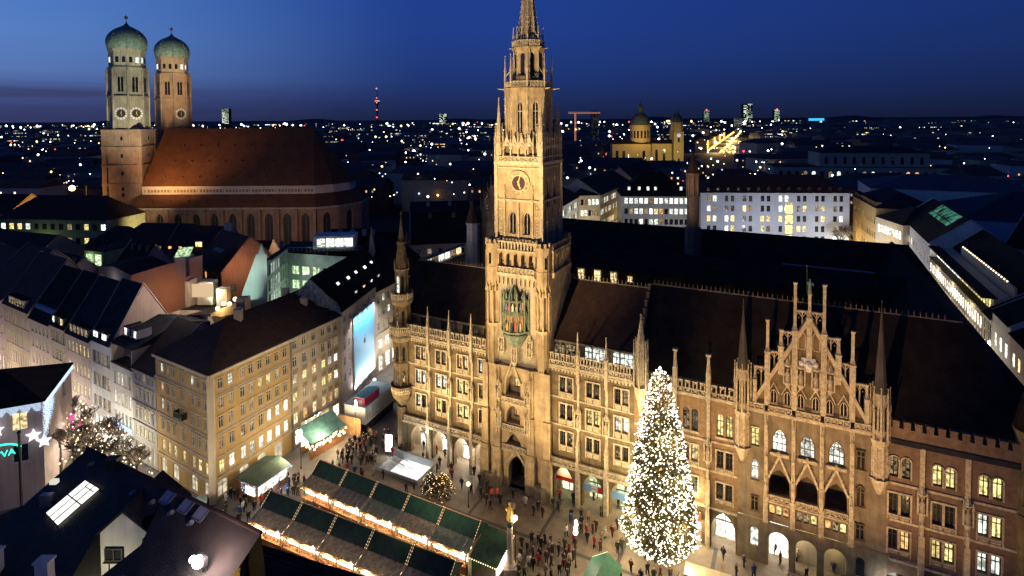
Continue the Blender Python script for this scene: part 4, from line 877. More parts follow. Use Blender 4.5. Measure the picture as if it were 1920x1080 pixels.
# ================================================================ corner building, lane buildings and shopping street
def rows_of(cols, spec): return [(zb, h, w, k, list(cols), st) for zb, h, w, k, st in spec]
def cornice(root, a, b, zs, p=.18, hgt=.22, m=None, name='cornice', ext=0):
    a = Vector((*a, 0)); b = Vector((*b, 0)); d = (b - a).normalized(); n = Vector((-d.y, d.x, 0)); L = (b - a).length
    mb = MB()
    for z in zs:
        mb.mark(); P = lambda s, k, zz: tuple(a + d * s + n * k + Vector((0, 0, zz)))
        mb.add([P(-ext, -p, z), P(L + ext, -p, z), P(L + ext, -.004, z), P(-ext, -.004, z), P(-ext, -p, z + hgt), P(L + ext, -p, z + hgt), P(L + ext, -.004, z + hgt), P(-ext, -.004, z + hgt)], [(0, 3, 2, 1), (4, 5, 6, 7), (0, 1, 5, 4), (1, 2, 6, 5), (2, 3, 7, 6), (3, 0, 4, 7)])
    obj(name, mb, m or CREAM, root)
def heads(root, a, b, cols, zs, w, m, arch=False):
    """moulded window heads and aprons"""
    a = Vector((*a, 0)); b = Vector((*b, 0)); d = (b - a).normalized(); n = Vector((-d.y, d.x, 0)); mb = MB(); ang = math.atan2(d.y, d.x)
    for c in cols:
        for z in zs:
            p = a + d * c; mb.mark()
            t = MB(); t.box(-w / 2 - .16, -w / 2 - .01, -.07, -.004, -.1, 0.0); 
            q = [(-w / 2 - .22, 0), (w / 2 + .22, 0), (w / 2 + .22, .16), (0, .16 + (.28 if arch else 0)), (-w / 2 - .22, .16)]
            t.extr(q, -.16, -.004)
            M = Matrix.Translation(p + Vector((0, 0, z))) @ Matrix.Rotation(ang, 4, 'Z')
            mb.add([tuple(M @ Vector(v)) for v in t.v], t.f)
    obj('window_heads', mb, m, root)
yM, yL, yR, bR = (-44.05, 80.64), (-56.83, 88.48), (-37.6, 94.06), (-32.39, 105.08)
yb = thing('corner_building', 'ochre yellow corner house with brown hipped roof and rows of lit lower windows', 'building', (yM[0], yM[1], 0))
loc_ = lambda p, o=yM: (p[0] - o[0], p[1] - o[1])
l0, m0, r0 = loc_(yL), (0, 0), loc_(yR)
cl = [1.8, 3.5, 5.2, 7.7, 10.3, 11.9, 13.8]; cr_ = [1.75, 3.45, 5.5, 7.05, 8.75, 10.35, 12.05, 13.75]
spec = lambda a: [(.3, 2.5, 1.7, 'seg', a[5]), (3.8, 1.9, .95, 'rect', a[4]), (7.3, 1.85, .85, 'seg', a[3]), (10.5, 1.8, .85, 'seg', a[2]), (13.4, 1.6, .85, 'rect', a[1]), (16.4, 1.55, .85, 'rect', a[0])]
def spec_rows(cols, a):
    r = spec(a); g = cols[::2] if len(cols) > 7 else [cols[0], cols[2], cols[4], cols[6]]
    return [(zb, h, w, k, list(g if zb < 1 else cols), st) for zb, h, w, k, st in r]
SHOPD = glow('lit_bank_window', (1, .86, .58), .8, .5, .8, floor=.6); STATE['b'] = SHOPD
facade(yb, l0, m0, 0, 19.2, spec_rows(cl, ['cmddcdd', 'wdddddd', 'cdddddd', 'ddddddd', 'yyyyyyy', 'bbbb']), YELLOW, .2)
facade(yb, m0, r0, 0, 19.2, spec_rows(cr_, ['dcmddddd', 'mmdmyymd', 'dmmmdddm', 'mddddscs', 'ysscssss', 'bbbb']), YELLOW, .2)
heads(yb, l0, m0, cl, (9.25, 12.4, 15.1, 18.0), .85, CREAM); heads(yb, m0, r0, cr_, (9.25, 12.4, 15.1, 18.0), .85, CREAM)
for a, b in ((l0, m0), (m0, r0)):
    cornice(yb, a, b, (18.75,), .45, .4, CREAM, ext=.2); cornice(yb, a, b, (15.5, 9.75, 6.3), .12, .18, GREYP, 'string_course'); cornice(yb, a, b, (3.1,), .2, .35, BEIGE, 'sign_band')
facade(yb, (7.6, 27.0), (-4.5, 20), 0, 19.2, [], BEIGE); facade(yb, (-3.5, 20), l0, 0, 19.2, [], BEIGE)
mb = MB()
for p in (m0,): mb.cone(p[0], p[1] + .25, 0, 18.75, .62, .62, 4, rad(-75 + 45))
obj('corner_pilaster', mb, CREAM, yb)
mb = MB(); P = [(-13.1, 7.5, 19.2), (.1, -.45, 19.2), (11.9, 24.7, 19.2), (-1.6, 31.6, 19.2), (-3.2, 10.8, 23.6), (4.0, 26.0, 23.9)]
mb.add(P, [(0, 1, 4), (1, 2, 5, 4), (2, 3, 5), (3, 0, 4, 5)]); obj('roof', mb, TILEB, yb)
for (x, y, z, h) in ((-1.5, 12, 22, 2.6), (-4.5, 19, 22, 2.2), (1.5, 24, 22, 2.3), (5.5, 22.5, 21.7, 1.4)): chimney(yb, x, y, z, h, 1.2, .8, BEIGE)
mb = MB(); mb.box(-1.1, 1.1, -.9, 0, 10.9, 11.05)
for i in range(12): mb.box(-1.08 + i * .19, -1.05 + i * .19, -.9, -.86, 11.05, 11.9)
mb.box(-1.1, 1.1, -.92, -.86, 11.9, 11.96)
for s in (-1.1, 1.07): mb.box(s, s + .04, -.9, 0, 11.05, 11.95)
d_ = Vector((m0[0] - l0[0], m0[1] - l0[1], 0)).normalized(); bp = Vector((*l0, 0)) + d_ * 7.7
obj('balcony', mb, IRON, yb, bp, math.atan2(d_.y, d_.x))
bb = thing('lane_building', 'grey beige house with painted panels next to the ochre corner house', 'building', (yR[0], yR[1], 0))
r1 = loc_(bR, yR); cb_ = [.95, 3.1, 5.3, 7.6, 9.2, 10.75]
facade(bb, (0, 0), r1, 0, 19.2, [(.3, 2.6, 1.7, 'rect', [1.6, 4.6, 7.6, 10.6], 'ssws'), (4.0, 1.9, 1.0, 'rect', cb_, 'wowwow'), (7.8, 1.6, 1.0, 'rect', cb_, 'ymwyys'), (11.0, 1.5, 1.0, 'rect', cb_, 'wywyss'), (13.9, 1.7, 1.0, 'rect', cb_, 'dddddm'), (16.9, 1.5, 1.0, 'rect', cb_, 'dddddd')], BEIGE, .2)
mb = MB(); ad = math.atan2(r1[1], r1[0])
for c in cb_:
    for z in (6.2, 9.6, 12.75): mb.mark(); mb.box(c - .55, c + .55, -.03, -.004, z, z + .8)
mb.mark(); mb.box(6.3, 12.0, -.028, -.004, 15.75, 16.2)
obj('painted_panel', mb, mat('painted_fresco', (.27, .20, .13), .9, .3, 3), bb, rz=ad)
cornice(bb, (0, 0), r1, (18.8,), .4, .35, BEIGE); cornice(bb, (0, 0), r1, (16.1, 3.2), .1, .18, BEIGE, 'string_course')
mb = MB(); mb.box(2.3, 6.2, -.5, -.3, 3.25, 3.95); sg = obj('shop_sign', mb, FRAMED, bb, rz=ad)
mb = MB()
for k in range(11): mb.tube((2.5 + k * .34, -.55, 3.4 + .1 * (k % 2)), (2.65 + k * .34, -.55, 3.85 - .12 * (k % 3)), .09, n=5)
obj('sign_lamp', mb, BULBW, sg)
mb = MB(); mb.box(-.1, .18, -.15, -.01, 0, 18.7); obj('downpipe', mb, METAL, bb, rz=ad)
# ---- building behind the blue poster, still half wrapped in netting
pa, pb_, pc = bR, (-29.85, 122.1), (-27.0, 129.8)
ab = thing('wrapped_building', 'pale building with huge lit blue poster and wrapped gable', 'building', (pa[0], pa[1], 0))
e1 = loc_(pb_, pa); L1 = math.hypot(*e1); a1 = math.atan2(e1[1], e1[0])
facade(ab, (.02, .02), e1, 0, 19.6, [(z, 1.5, .9, 'rect', [1.3, 3.4], 'dm') for z in (6.0, 9.0, 12.0, 15.0)] + [(17.4, 1.3, .9, 'rect', [1.5, 4, 7, 10, 13, 16], 'd')], PINKP, .18)
mb = MB(); mb.box(4.8, 15.1, -.30, -.05, 2.3, 17.0); ps = obj('poster_frame', mb, WHITEP, ab, rz=a1)
pg = bpy.data.materials.new('lit_poster'); pg.use_nodes = True; t = pg.node_tree; b_ = t.nodes['Principled BSDF']
c_ = t.nodes.new('ShaderNodeTexCoord'); s_ = t.nodes.new('ShaderNodeSeparateXYZ'); r_ = t.nodes.new('ShaderNodeValToRGB'); r_.color_ramp.elements[0].color = (.62, .86, .95, 1); r_.color_ramp.elements[1].color = (.10, .42, .72, 1)
m_ = t.nodes.new('ShaderNodeMapRange'); m_.inputs[1].default_value = 2; m_.inputs[2].default_value = 14
t.links.new(c_.outputs['Object'], s_.inputs[0]); t.links.new(s_.outputs['Z'], m_.inputs[0]); t.links.new(m_.outputs[0], r_.inputs[0]); t.links.new(r_.outputs[0], b_.inputs['Base Color'])
mb = MB(); mb.box(4.9, 15.0, -.34, -.305, 2.5, 16.8); po = obj('poster', mb, pg, ps)
mb = MB(); f = [(.55 * math.cos(t_) * (1.0 if abs(math.sin(t_)) < .8 else .9), .62 * math.sin(t_) - (.14 if abs(math.cos(t_)) < .25 else 0)) for t_ in [2 * math.pi * i / 24 for i in range(24)]]
f = [(x if not (x > .3 and -.1 < z < .45) else x - .2, z) for x, z in f]
mb.extr([(10.0 + x, 10.6 + z) for x, z in f], -.37, -.345); mb.extr([(10.05, 11.32), (10.2, 11.3), (10.38, 11.6), (10.28, 11.75), (10.1, 11.6)], -.37, -.345); obj('fruit_emblem', mb, mat('emblem_grey', (.09, .11, .13), .6, .1), po)
for s in (5.5, 8, 10.5, 13, 14.8):
    for z, tz in ((17.5, 12), (1.9, 7)):
        p = Vector((pa[0], pa[1], 0)) + Matrix.Rotation(a1, 3, 'Z') @ Vector((s, -1.6, z)); q_ = Vector((pa[0], pa[1], 0)) + Matrix.Rotation(a1, 3, 'Z') @ Vector((s, 0, tz))
        lamp('SPOT', p, 1900 if z < 5 else 2100, (.93, .97, 1), q_, .2, 110, 1)
mb = MB()
for s in (5.5, 8, 10.5, 13): mb.tube((s, -.1, 1.9), (s, -1.7, 1.9), .05); mb.tube((s, -.1, 17.6), (s, -1.7, 17.6), .05)
mb.box(1.5, 16, -.5, -.35, 1.5, 1.8); obj('lamp_arm', mb, METAL, ab, rz=a1)
mb = MB()
for s in (6, 11): mb.ball2((s, -1.9, 1.9), .3, 8, 5)
obj('lamp_globe', mb, BULBW, ab, rz=a1)
NET = mat('scaffold_netting', (.16, .20, .24), .6, .6, 1.6, .8, 3, streak=.5)
mb = MB(); n_ = 14
for i in range(n_):     # creased netting over the gable end
    for j in range(6):
        def G(i_, j_):
            x = -11.5 + 11.4 * i_ / n_; top = 20 + (6.4 - abs(x + 5.5) * 1.05); z = 14 + (top - 14) * j_ / 6; return (x, .0 + .25 * math.sin(i_ * 2.1 + j_) + .2 * math.cos(i_ * 5.3), z)
        mb.q(G(i, j), G(i + 1, j), G(i + 1, j + 1), G(i, j + 1))
obj('scaffold_net', mb, NET, ab, rz=a1 - rad(90) + rad(14))
mb = MB(); R90 = a1 - rad(90)
mb.gable(-12, .1, .3, 25, 19.6, 6.6, along='y'); rf = obj('roof', mb, SLATE, ab, rz=R90)
for i in range(5):
    k = MB(); k.box(-.3, .3, -.5, .5, 0, .1); o = obj('skylight', k, LITC, ab); p = Matrix.Rotation(R90, 3, 'Z') @ Vector((-3.4 + .25 * (i % 2), 6 + i * 4.2, 23.3)); o.location = p; o.rotation_euler = Matrix.Rotation(R90, 3, 'Z').to_4x4().to_euler(); o.rotation_euler = (Matrix.Rotation(R90, 3, 'Z') @ Matrix.Rotation(rad(48), 3, 'Y')).to_euler()
for i, st in enumerate('cwcc'):
    p = Matrix.Rotation(R90, 3, 'Z') @ Vector((-.9, 9 + i * 4, 19.8)); dormer(ab, p.x, p.y, p.z, 1.2, 1.4, 2.0, st, SLATE, GREYP, R90 + rad(90))
lb = thing('lane_building', 'cream stone house with tall windows right of the lit blue poster', 'building', (pb_[0], pb_[1], 0))
e2 = loc_((pc[0] + 1.4, pc[1] + 3.8), pb_)
facade(lb, (0, 0), e2, 0, 18.4, [(.4, 3.4, 1.7, 'rect', [1.5, 4.3, 7, 9.8], 's'), (5.2, 2.2, 1.7, 'rect', [1.5, 4.3, 7, 9.8], 's'), (9.4, 1.7, .95, 'rect', [.8, 2.9, 5.0, 7.2, 9.4], 'dmddm'), (12.4, 1.7, .95, 'rect', [.8, 2.9, 5.0, 7.2, 9.4], 'mdcdd'), (15.5, 1.7, .95, 'rect', [.8, 2.9, 5.0, 7.2, 9.4], 'dcddm')], CREAM, .2)
cornice(lb, (0, 0), e2, (18.0, 8.5), .3, .3, CREAM)
mb = MB(); mb.gable(-14, .3, -.3, 24, 18.4, 5, along='y'); obj('roof', mb, SLATE, lb, rz=math.atan2(e2[1], e2[0]) - rad(90))
lamp('POINT', (-25.2, 124, 6), 900, WHITE, size=.6)
# ---- row of shop houses along the street
kd = Vector((.853, -.522, 0)); kn = Vector((.522, .853, 0)); KA = math.atan2(kd.y, kd.x); KL = Vector((-56.83, 88.48, 0))
def kp(t, off=0, z=0): return KL - kd * t + kn * off + Vector((0, 0, z))
def rowhouse(t0, t1, h, label, wm, rm, spec_, rh=7.5, dep=17, ncol=4, gm=None, rk='gable', m=.45, depth=.2, style='cross', fr=FRAME):
    w = t1 - t0 - .04; o = kp(t1); cols = even(w, ncol, m)
    fr_ = [(zb, hh, ww_, k, (list(cols) if nc is None else even(w, nc, m)), st) for (zb, hh, ww_, k, st, nc) in spec_]
    return house('shop_house', label, 'building', (o.x, o.y), KA, w, dep, h, rk, rh, wm, rm, fr_, group='shop houses along the shopping street', gm=gm, depth=depth, style=style, fr=fr, over=.35)
A4 = lambda zs, w, k, st, n=None: [(z, h, w, k, s, n) for (z, h), s in zip(zs, st)]
h7 = rowhouse(.15, 7.5, 15.3, 'narrow grey house with arched window heads beside the ochre corner house', GREYP, TILEB, A4([(.3, 2.9), (4.1, 1.9), (7.0, 2.0), (10.3, 2.0), (13.4, 1.3)], .85, 'seg', ['b', 'yyyyy', 'ddyyd', 'ddddd', 'ddydd']), 6, 15, 5)
for c in (14.9, 9.7, 6.4): cornice(h7, (0, 0), (7.3, 0), (c,), .2, .2, GREYP)
heads(h7, (0, 0), (7.3, 0), even(7.3, 5, .45), (9.1, 12.4), .85, CREAM, True)
h6 = rowhouse(7.5, 14.7, 14.4, 'pale house with glazed top loggia and dark mansard roof beside the grey arched house', WHITEP, SLATEB, A4([(.3, 3.2), (4.4, 2.0), (7.6, 2.2), (11.0, 2.2)], .72, 'rect', ['s', 'dmddm', 'scscs', 'dcscd']), .6, 15, 5, rk='flat')
mb = MB(); mb.box(0, 7.2, 2.4, 15, 14.7, 18.0); obj('loggia_storey', mb, PINKP, h6)
for x in (1.2, 2.7, 4.4, 6.0): win(h6, x, 2.30, 15.0, 0, 1.1, 2.3, 'rect', 'w' if x > 2 else 'd')
mb = MB(); mb.mark(); mb.box(.0, .3, 0, 2.4, 14.7, 18); mb.mark(); mb.box(6.9, 7.2, 0, 2.4, 14.7, 18); obj('loggia_side_wall', mb, PINKP, h6)
mb = MB(); mb.gable(-.2, 7.45, -.2, 16, 18.0, 2.4); obj('attic_roof', mb, SLATEB, h6)
mb = MB(); mb.add([(7.21, 0, 18), (7.21, 16, 18), (7.21, 8, 20.3)], [(0, 1, 2)]); obj('gable_wall', mb, WHITEP, h6)
for x, s in ((2.2, 'c'), (3.9, 'd'), (5.4, 'c')): dormer(h6, x, 1.4, 19.0, 1.0, 1.5, 2.4, s, SLATEB, WHITEP)
h5 = rowhouse(14.7, 22.3, 17.0, 'white modern house front with horizontal window bands', WHITEP, SLATEB, A4([(.3, 3.4), (5.2, 2.1), (9.0, 2.3), (13.0, 2.3)], 1.35, 'rect', ['s', 'mmmm', 'dmdm', 'ddmd']), 9.6, 11, 4, gm=PINKP, style='mull')
lamp('POINT', (-57.5, 102, 25.5), 2600, (1, .82, .66), size=.4)  # added lamp without fixture, brightens the gable wall of this house
for x, s in ((1.8, 'c'), (5.0, 'c')): dormer(h5, x, .1, 17.1, 1.9, 1.7, 2.4, s, SLATEB, WHITEP)
h4 = rowhouse(22.3, 32.3, 16.2, 'white house with three rows of glowing yellow uplit windows', PINKP, SLATEB, A4([(.3, 3.6), (5.6, 2.0), (9.2, 2.0), (13.0, 2.0)], .95, 'rect', ['s', 'yyyyyy', 'yyyyyy', 'yyyyyy']), 9.4, 12, 6)
for k in range(5): dormer(h4, 2.0 + k * 1.5, .1, 16.6, 1.1, 1.6, 2.4, 'm', SLATEB, WHITEP)
h3 = rowhouse(32.3, 39.4, 16.5, 'ornate stone house with two storey glowing shop window', BEIGE, SLATE, A4([(.4, 8.2), (10.0, 2.2), (13.4, 2.2)], 1.35, 'rect', ['s', 'mddm', 'ddmd']), 9.2, 12, 4)
for x, s in ((1.5, 'c'), (3.2, 'd'), (5.0, 'y')): dormer(h3, x, .1, 16.8, 1.1, 1.6, 2.4, s, SLATE, GREYP)
h2 = rowhouse(39.4, 49.2, 16.0, 'pink plastered house front with blue sign and pale stepped roof edge', PINKP, SLATE, A4([(.3, 5.2), (7.0, 2.4), (10.4, 2.0), (13.4, 1.7)], 1.0, 'rect', ['b', 'mmmmm', 'dmdmd', 'ddddd']), 9.4, 12.5, 5, gm=BLUEG)
mb = MB(); mb.box(3.5, 6.5, -.4, -.1, 5.9, 6.5); obj('shop_sign', mb, BULBB, h2)
mb = MB(); mb.box(.4, 9.4, .9, 6, 16, 18.6); obj('roof_storey', mb, BLUEG, h2)
h1 = rowhouse(49.2, 63.0, 16.7, 'wide beige sandstone house front with many narrow windows', BEIGE, TILER, A4([(.3, 3.4), (4.8, 2.6), (8.6, 2.6), (12.8, 2.4)], .8, 'rect', ['s', 'mdmmdmdm', 'mmdmdmmd', 'dmddmddm']), 9.8, 14, 10)
for k in range(6): dormer(h1, 3.4 + k * 1.4, .1, 16.9, 1.0, 1.9, 2.4, 'm', SLATE, WHITEP)
h0 = rowhouse(63.0, 78.0, 17.2, 'pinkish house front at the far left edge with pink neon strip', PINKP, TILER, A4([(.3, 4.4), (6.0, 2.2), (9.6, 2.2), (13.2, 2.2)], .9, 'rect', ['s', 'mdmm', 'mmdm', 'ddmd']), 9, 19, 8)
hh = rowhouse(78.0, 96.0, 16.2, 'dark roofed street house beyond the pinkish house front', BEIGE, TILER, A4([(.3, 4.4), (6.0, 2.2), (9.6, 2.2), (13.2, 2.2)], .9, 'rect', ['s', 'mdmm', 'mmdm', 'ddmd']), 8, 19, 8)
for t_, c in ((4, (1, .84, .6)), (11, (1, .9, .75)), (19, (1, .93, .86)), (28, (1, .92, .84)), (37, (1, .82, .55)), (47, (1, .84, .7)), (58, (1, .8, .6)), (70, (1, .78, .66)), (84, (1, .8, .6))):
    lamp('POINT', kp(t_, -5.0, 4.5), 1500, c, size=.5)
for t_ in (3, 18): lamp('POINT', tuple(kp(-t_, -5, 5)), 650, WHITE, size=.5)
d_r = Vector((6.45, 13.42, 0)).normalized(); n_r = Vector((d_r.y, -d_r.x, 0))
for s in (9, 16, 24): p = Vector((-44.05, 80.64, 4.2)) + d_r * s + n_r * 5.5; lamp('POINT', p, 900, (1, .80, .5), size=.5)
lamp('SPOT', (-20, 70, 24), 15000, (1, .86, .62), (-42, 92, 12), 1, 60, 1); lamp('SPOT', (-50, 62, 20), 5500, (1, .86, .66), (-50, 85, 11), 1, 70, 1)
# ---- house with icicle lights
ia = rad(24.3); ib = house('icicle_light_house', 'pale house hung with icicle lights and glowing stars under a black roof', 'building', (-81.9, 75.8), ia, 14, 14, 15, 'hip', 3.2, PINKP, SLATE,
    [(11.2, 2.7, 1.9, 'rect', [2, 5.2, 11.3], 'byw'), (6.5, 2.7, 1.9, 'rect', [2, 5.2, 11.3], 'd')], [(11.2, 2.7, 1.5, 'rect', [4, 10], 'd')], style='mull')
mb = MB(); rnd2 = random.Random(5)
for k in range(150):
    x = k * 14 / 150; L_ = .35 + .75 * abs(math.sin(x * 2.2)); 
    for j in range(int(L_ / .16) + 1): mb.ball((x, -.45, 14.9 - j * .17), .055)
for k in range(40):
    y = k * .1; L_ = 5.5 - y * .9
    for j in range(int(L_ / .2)): mb.ball((14.35 + rnd2.uniform(-.3, .2), -.4 + y + rnd2.uniform(-.1, .1), 14.9 - j * .21), .055)
for k in range(90): 
    for j in range(3 + k % 3): mb.ball((14.4, k * .15, 14.9 - j * .17), .055)
tag(obj('icicle_lights', mb, BULBB, ib), kind='stuff')
def star(name, par, x, y, z, r, m):
    mb = MB(); mb.extr([(x + (r if i % 2 == 0 else r * .45) * math.sin(math.pi * i / 5), z + (r if i % 2 == 0 else r * .45) * math.cos(math.pi * i / 5)) for i in range(10)], y - .1, y); obj(name, mb, m, par)
STARM = glow('star_light', (.80, .84, 1), 1.8)
for x, z in ((8.7, 11.9), (12.9, 10.2), (14.1, 9.1)): star('star_light', ib, x, -.15, z, 1.0, STARM)
lamp('AREA', (-74.5, 76.6, 12.6), 70, (.85, .88, 1), (-76, 79.5, 12), 2.5); lamp('POINT', (-70, 79, 10.4), 45, (.82, .86, 1), size=.6)
NEON = glow('green_neon', (.03, .95, .55), 2.6)
ns_ = thing('neon_sign', 'green neon sign with an arc over letters beside a dark pole', 'neon sign', (-60.6, 65.6, 0), rad(42))
o = text_mesh('letters', 'TTVA', 1.0, .06, NEON, ns_); o.rotation_euler = (rad(90), 0, 0); o.location = (-1.3, 0, 16.25)
mb = MB()
for i in range(14):
    a0, a1_ = rad(30 + 9 * i), rad(39 + 9 * i); mb.tube((2.3 * math.cos(a0) - .3, 0, 16 + 1.75 * math.sin(a0)), (2.3 * math.cos(a1_) - .3, 0, 16 + 1.75 * math.sin(a1_)), .1)
obj('arc_tube', mb, NEON, ns_)
mb = MB(); mb.tube((1.55, -.1, 0), (1.55, -.1, 18.6), .14); mb.ball2((1.55, -.1, 18.7), .22); obj('sign_frame', mb, IRON, ns_)
# ---- bare street trees with small lights
TWIG = mat('bare_twigs', (.20, .155, .115), .9, .3, 2); BARK = mat('bark', (.09, .07, .05), .95, .3, 3)
def bare_tree(seed, h=8.5):
    r = random.Random(seed); tr = MB(); cr = MB()
    tr.tube((0, 0, 0), (0, 0, h * .3), .22, .17, 7)
    def br(p, d, L, rr, lv):
        q = p + d * L; (tr if lv < 2 else cr).tube(p, q, max(.035, rr), max(.03, rr * .6), 4 if lv < 2 else 3)
        if lv >= 5: return
        for k in range(3 if lv else 6):
            nd_ = (d * (.9 if lv else .55) + Vector((r.uniform(-1, 1), r.uniform(-1, 1), r.uniform(-.15, .7)))).normalized()
            br(q if lv == 0 else p.lerp(q, r.uniform(.55, 1)), nd_, L * r.uniform(.62, .8), rr * .6, lv + 1)
    br(Vector((0, 0, h * .28)), Vector((0, 0, 1)), h * .2, .16, 0)
    return mesh('trunk', tr, BARK), mesh('crown', cr, TWIG)
TR = [bare_tree(s) for s in (1, 2, 3)]
def place_tree(p, i, label, grp, s=1.0):
    t = thing('bare_tree', label, 'tree', p, i * 1.3, grp); t.scale = (s, s, s)
    put('trunk', TR[i % 3][0], t); put('crown', TR[i % 3][1], t); return t
sp_ = ['nearest the ochre corner house', 'before the grey arched house', 'before the pale loggia house', 'by the round light ornaments', 'before the white modern house front', 'below the glowing yellow windows', 'beside the icicle light house']
for i in range(7):
    for j, off in enumerate((-5.0, -8.5)):
        place_tree(tuple(kp(-4 + i * 4.6 + j * 2.3, off)), i * 2 + j, 'bare leafless street tree ' + sp_[i] + (', on the far kerb' if j else ''), 'bare trees along the shopping street', 1.12 + .12 * (i % 3))
mb = MB(); r2 = random.Random(3)
for k in range(420):
    p = kp(r2.uniform(-6, 40), r2.uniform(-10, -3), r2.uniform(1.5, 9)); mb.ball(p, r2.choice((.09, .12, .17)))
tag(obj('string_lights', mb, BULB), 'warm little bulbs strung through the bare street trees', 'fairy lights', kind='stuff')
PINKL = glow('pink_neon', (1, .06, .36), 1.6)
pk = thing('pink_light_garland', 'bright pink light garland hanging over the shopping street', 'light garland', tuple(kp(14.5, -5.5)), KA)
mb = MB()
for k in range(12): mb.ball2((k * .42 - 2.5, math.sin(k) * .3, 6.2 + math.sin(k * .8) * .9), .22, 6, 4)
obj('pink_bulb', mb, PINKL, pk); mb = MB(); mb.tube((-3, 0, 6.6), (3, 0, 6.6), .04); obj('cable', mb, IRON, pk)
for i, (t_, off, z, r_, lab) in enumerate(((7.8, -3.4, 4.6, .85, 'round white light ornament left of the grey arched house'), (5.6, -3.6, 3.6, .85, 'round white light ornament low beside the grey arched house'))):
    o = thing('light_ornament', lab, 'light ornament', tuple(kp(t_, off)), KA); mb = MB(); mb.ball2((0, 0, z), r_, 10, 6); obj('glowing_ball', mb, glow('soft_white_ball', (1, 1, .86), 1.5, .6, 3), o); mb = MB(); mb.tube((0, 0, 0), (0, 0, z - r_), .06); obj('pole', mb, IRON, o)
mb = MB(); mb.box(.3, 6.8, -.5, -.2, 3.9, 4.5); obj('blue_lit_sign', mb, BULBB, h6)
mb = MB(); mb.box(1.0, 9.0, -1.6, -.2, 3.6, 4.2); obj('lit_canopy', mb, glow('yellow_canopy', (1, .78, .22), 1.8), h2)
# ================================================================ twin towered church
fc = thing('twin_tower_church', 'big brick church with huge red roof and long white frieze', 'church', (-160, 245, 0))
L_ = lambda x, y: (x + 160, y - 245)
FR_G = mat('church_glass', (.03, .04, .034), .5, .4, .5)
STATE['k'] = FR_G
p = [(-163, 240), (-84, 240), (-76, 246), (-69, 256), (-69, 270), (-76, 280), (-84, 286), (-163, 286)]
for i in range(len(p)):
    a, b = L_(*p[i]), L_(*p[(i + 1) % len(p)]); L0 = math.dist(a, b)
    n_ = 10 if i == 0 else (1 if L0 < 20 else 9)
    facade(fc, a, b, 0, 18.6, [(1.5, 14.8, 3.4, 'pointed', even(L0, n_, 0.5), 'k')] if i < 4 else [], CHURCH, .9, name='nave_wall', fr=CHURCH, style='mull')
def ringwall(z0, z1, grow, m, name, zz0=None):
    cxm, cym = -118, 263; mb = MB(); n = len(p)
    for i in range(n):
        a, b = p[i], p[(i + 1) % n]
        g = lambda q, k: (q[0] + (k if q[0] > -100 else 0) * (1 if q[0] > -80 else .4) + 160, q[1] + (k if q[1] > 263 else -k) - 245)
        mb.q((*g(a, grow), z0), (*g(b, grow), z0), (*g(b, grow), z1), (*g(a, grow), z1)); mb.q((*g(a, grow), z1), (*g(b, grow), z1), (*g(b, 0), z1), (*g(a, 0), z1)); mb.q((*g(a, grow), z0), (*g(b, grow), z0), (*g(b, 0), z0), (*g(a, 0), z0))
    obj(name, mb, m, fc)
ringwall(17.9, 18.7, .6, CHURCHG, 'eaves_band')
mb = MB()
for i in range(11): x = -162.5 + i * 7.85; mb.mark(); mb.box(x + 160 - .5, x + 160 + .5, -6.4, -5.01, 0, 17.8)
obj('buttress', mb, CHURCH, fc)
# lean-to roof, frieze, great roof
in_ = [(-161, 245), (-86, 245), (-79.5, 250), (-74.5, 258), (-74.5, 268), (-79.5, 276), (-86, 281), (-161, 281)]
mb = MB()
for i in range(7):
    a, b = p[i], p[i + 1]; c, d = in_[i + 1], in_[i]; mb.q((*L_(*a), 18.7), (*L_(*b), 18.7), (*L_(*c), 23.8), (*L_(*d), 23.8))
obj('aisle_roof', mb, TILEC, fc)
mb = MB()
for i in range(7):
    a, b = in_[i], in_[i + 1]; mb.q((*L_(*a), 23.8), (*L_(*b), 23.8), (*L_(*b), 27.4), (*L_(*a), 27.4))
fz = obj('white_frieze', mb, mat('frieze_white', (.56, .52, .42), .9, .15, .4), fc)
mb = MB()
for k in range(52): x = -160 + k * 1.42 + 160; mb.mark(); mb.box(x, x + (.9 if k % 8 else .3), -.12, -.004, 24.7, 25.9)
obj('frieze_ornament', mb, mat('frieze_brown', (.28, .2, .12), .9, .3), fz)
rA, rB = (-161, 263), (-92, 263); mb = MB(); E_ = [(-161, 244.4), (-86, 244.4), (-79.1, 249.6), (-73.9, 258), (-73.9, 268), (-79.1, 276.4), (-86, 281.6), (-161, 281.6)]
P3_ = lambda q, z: (*L_(*q), z)
mb.q(P3_(E_[0], 27.4), P3_(E_[1], 27.4), P3_(rB, 52.2), P3_(rA, 52.2)); mb.q(P3_(E_[6], 27.4), P3_(E_[7], 27.4), P3_(rA, 52.2), P3_(rB, 52.2)); mb.q(P3_(E_[7], 27.4), P3_(E_[0], 27.4), P3_(rA, 52.2))
for i in range(1, 6): mb.q(P3_(E_[i], 27.4), P3_(E_[i + 1], 27.4), P3_(rB, 52.2))
gr = obj('great_roof', mb, TILEC, fc)
for r_ in range(3):
    for k in range(9):
        z = 31 + r_ * 6.6; y = 244.4 + (z - 27.4) / 24.8 * 18.6; x = -152 + k * 7.4 + r_ * 1.5
        if x < -92: q = MB(); q.gable(-.36, .36, -.6, 1.0, 0, .55, along='y'); obj('roof_dormer', q, TILEC, fc, (x + 160, y - 245, z))
for k in range(9): q = MB(); q.gable(-.4, .4, -.7, 1.2, 0, .7, along='y'); obj('roof_dormer', q, TILEC, fc, (-155 + k * 7.8 + 160, 242.2 - 245, 20.9))
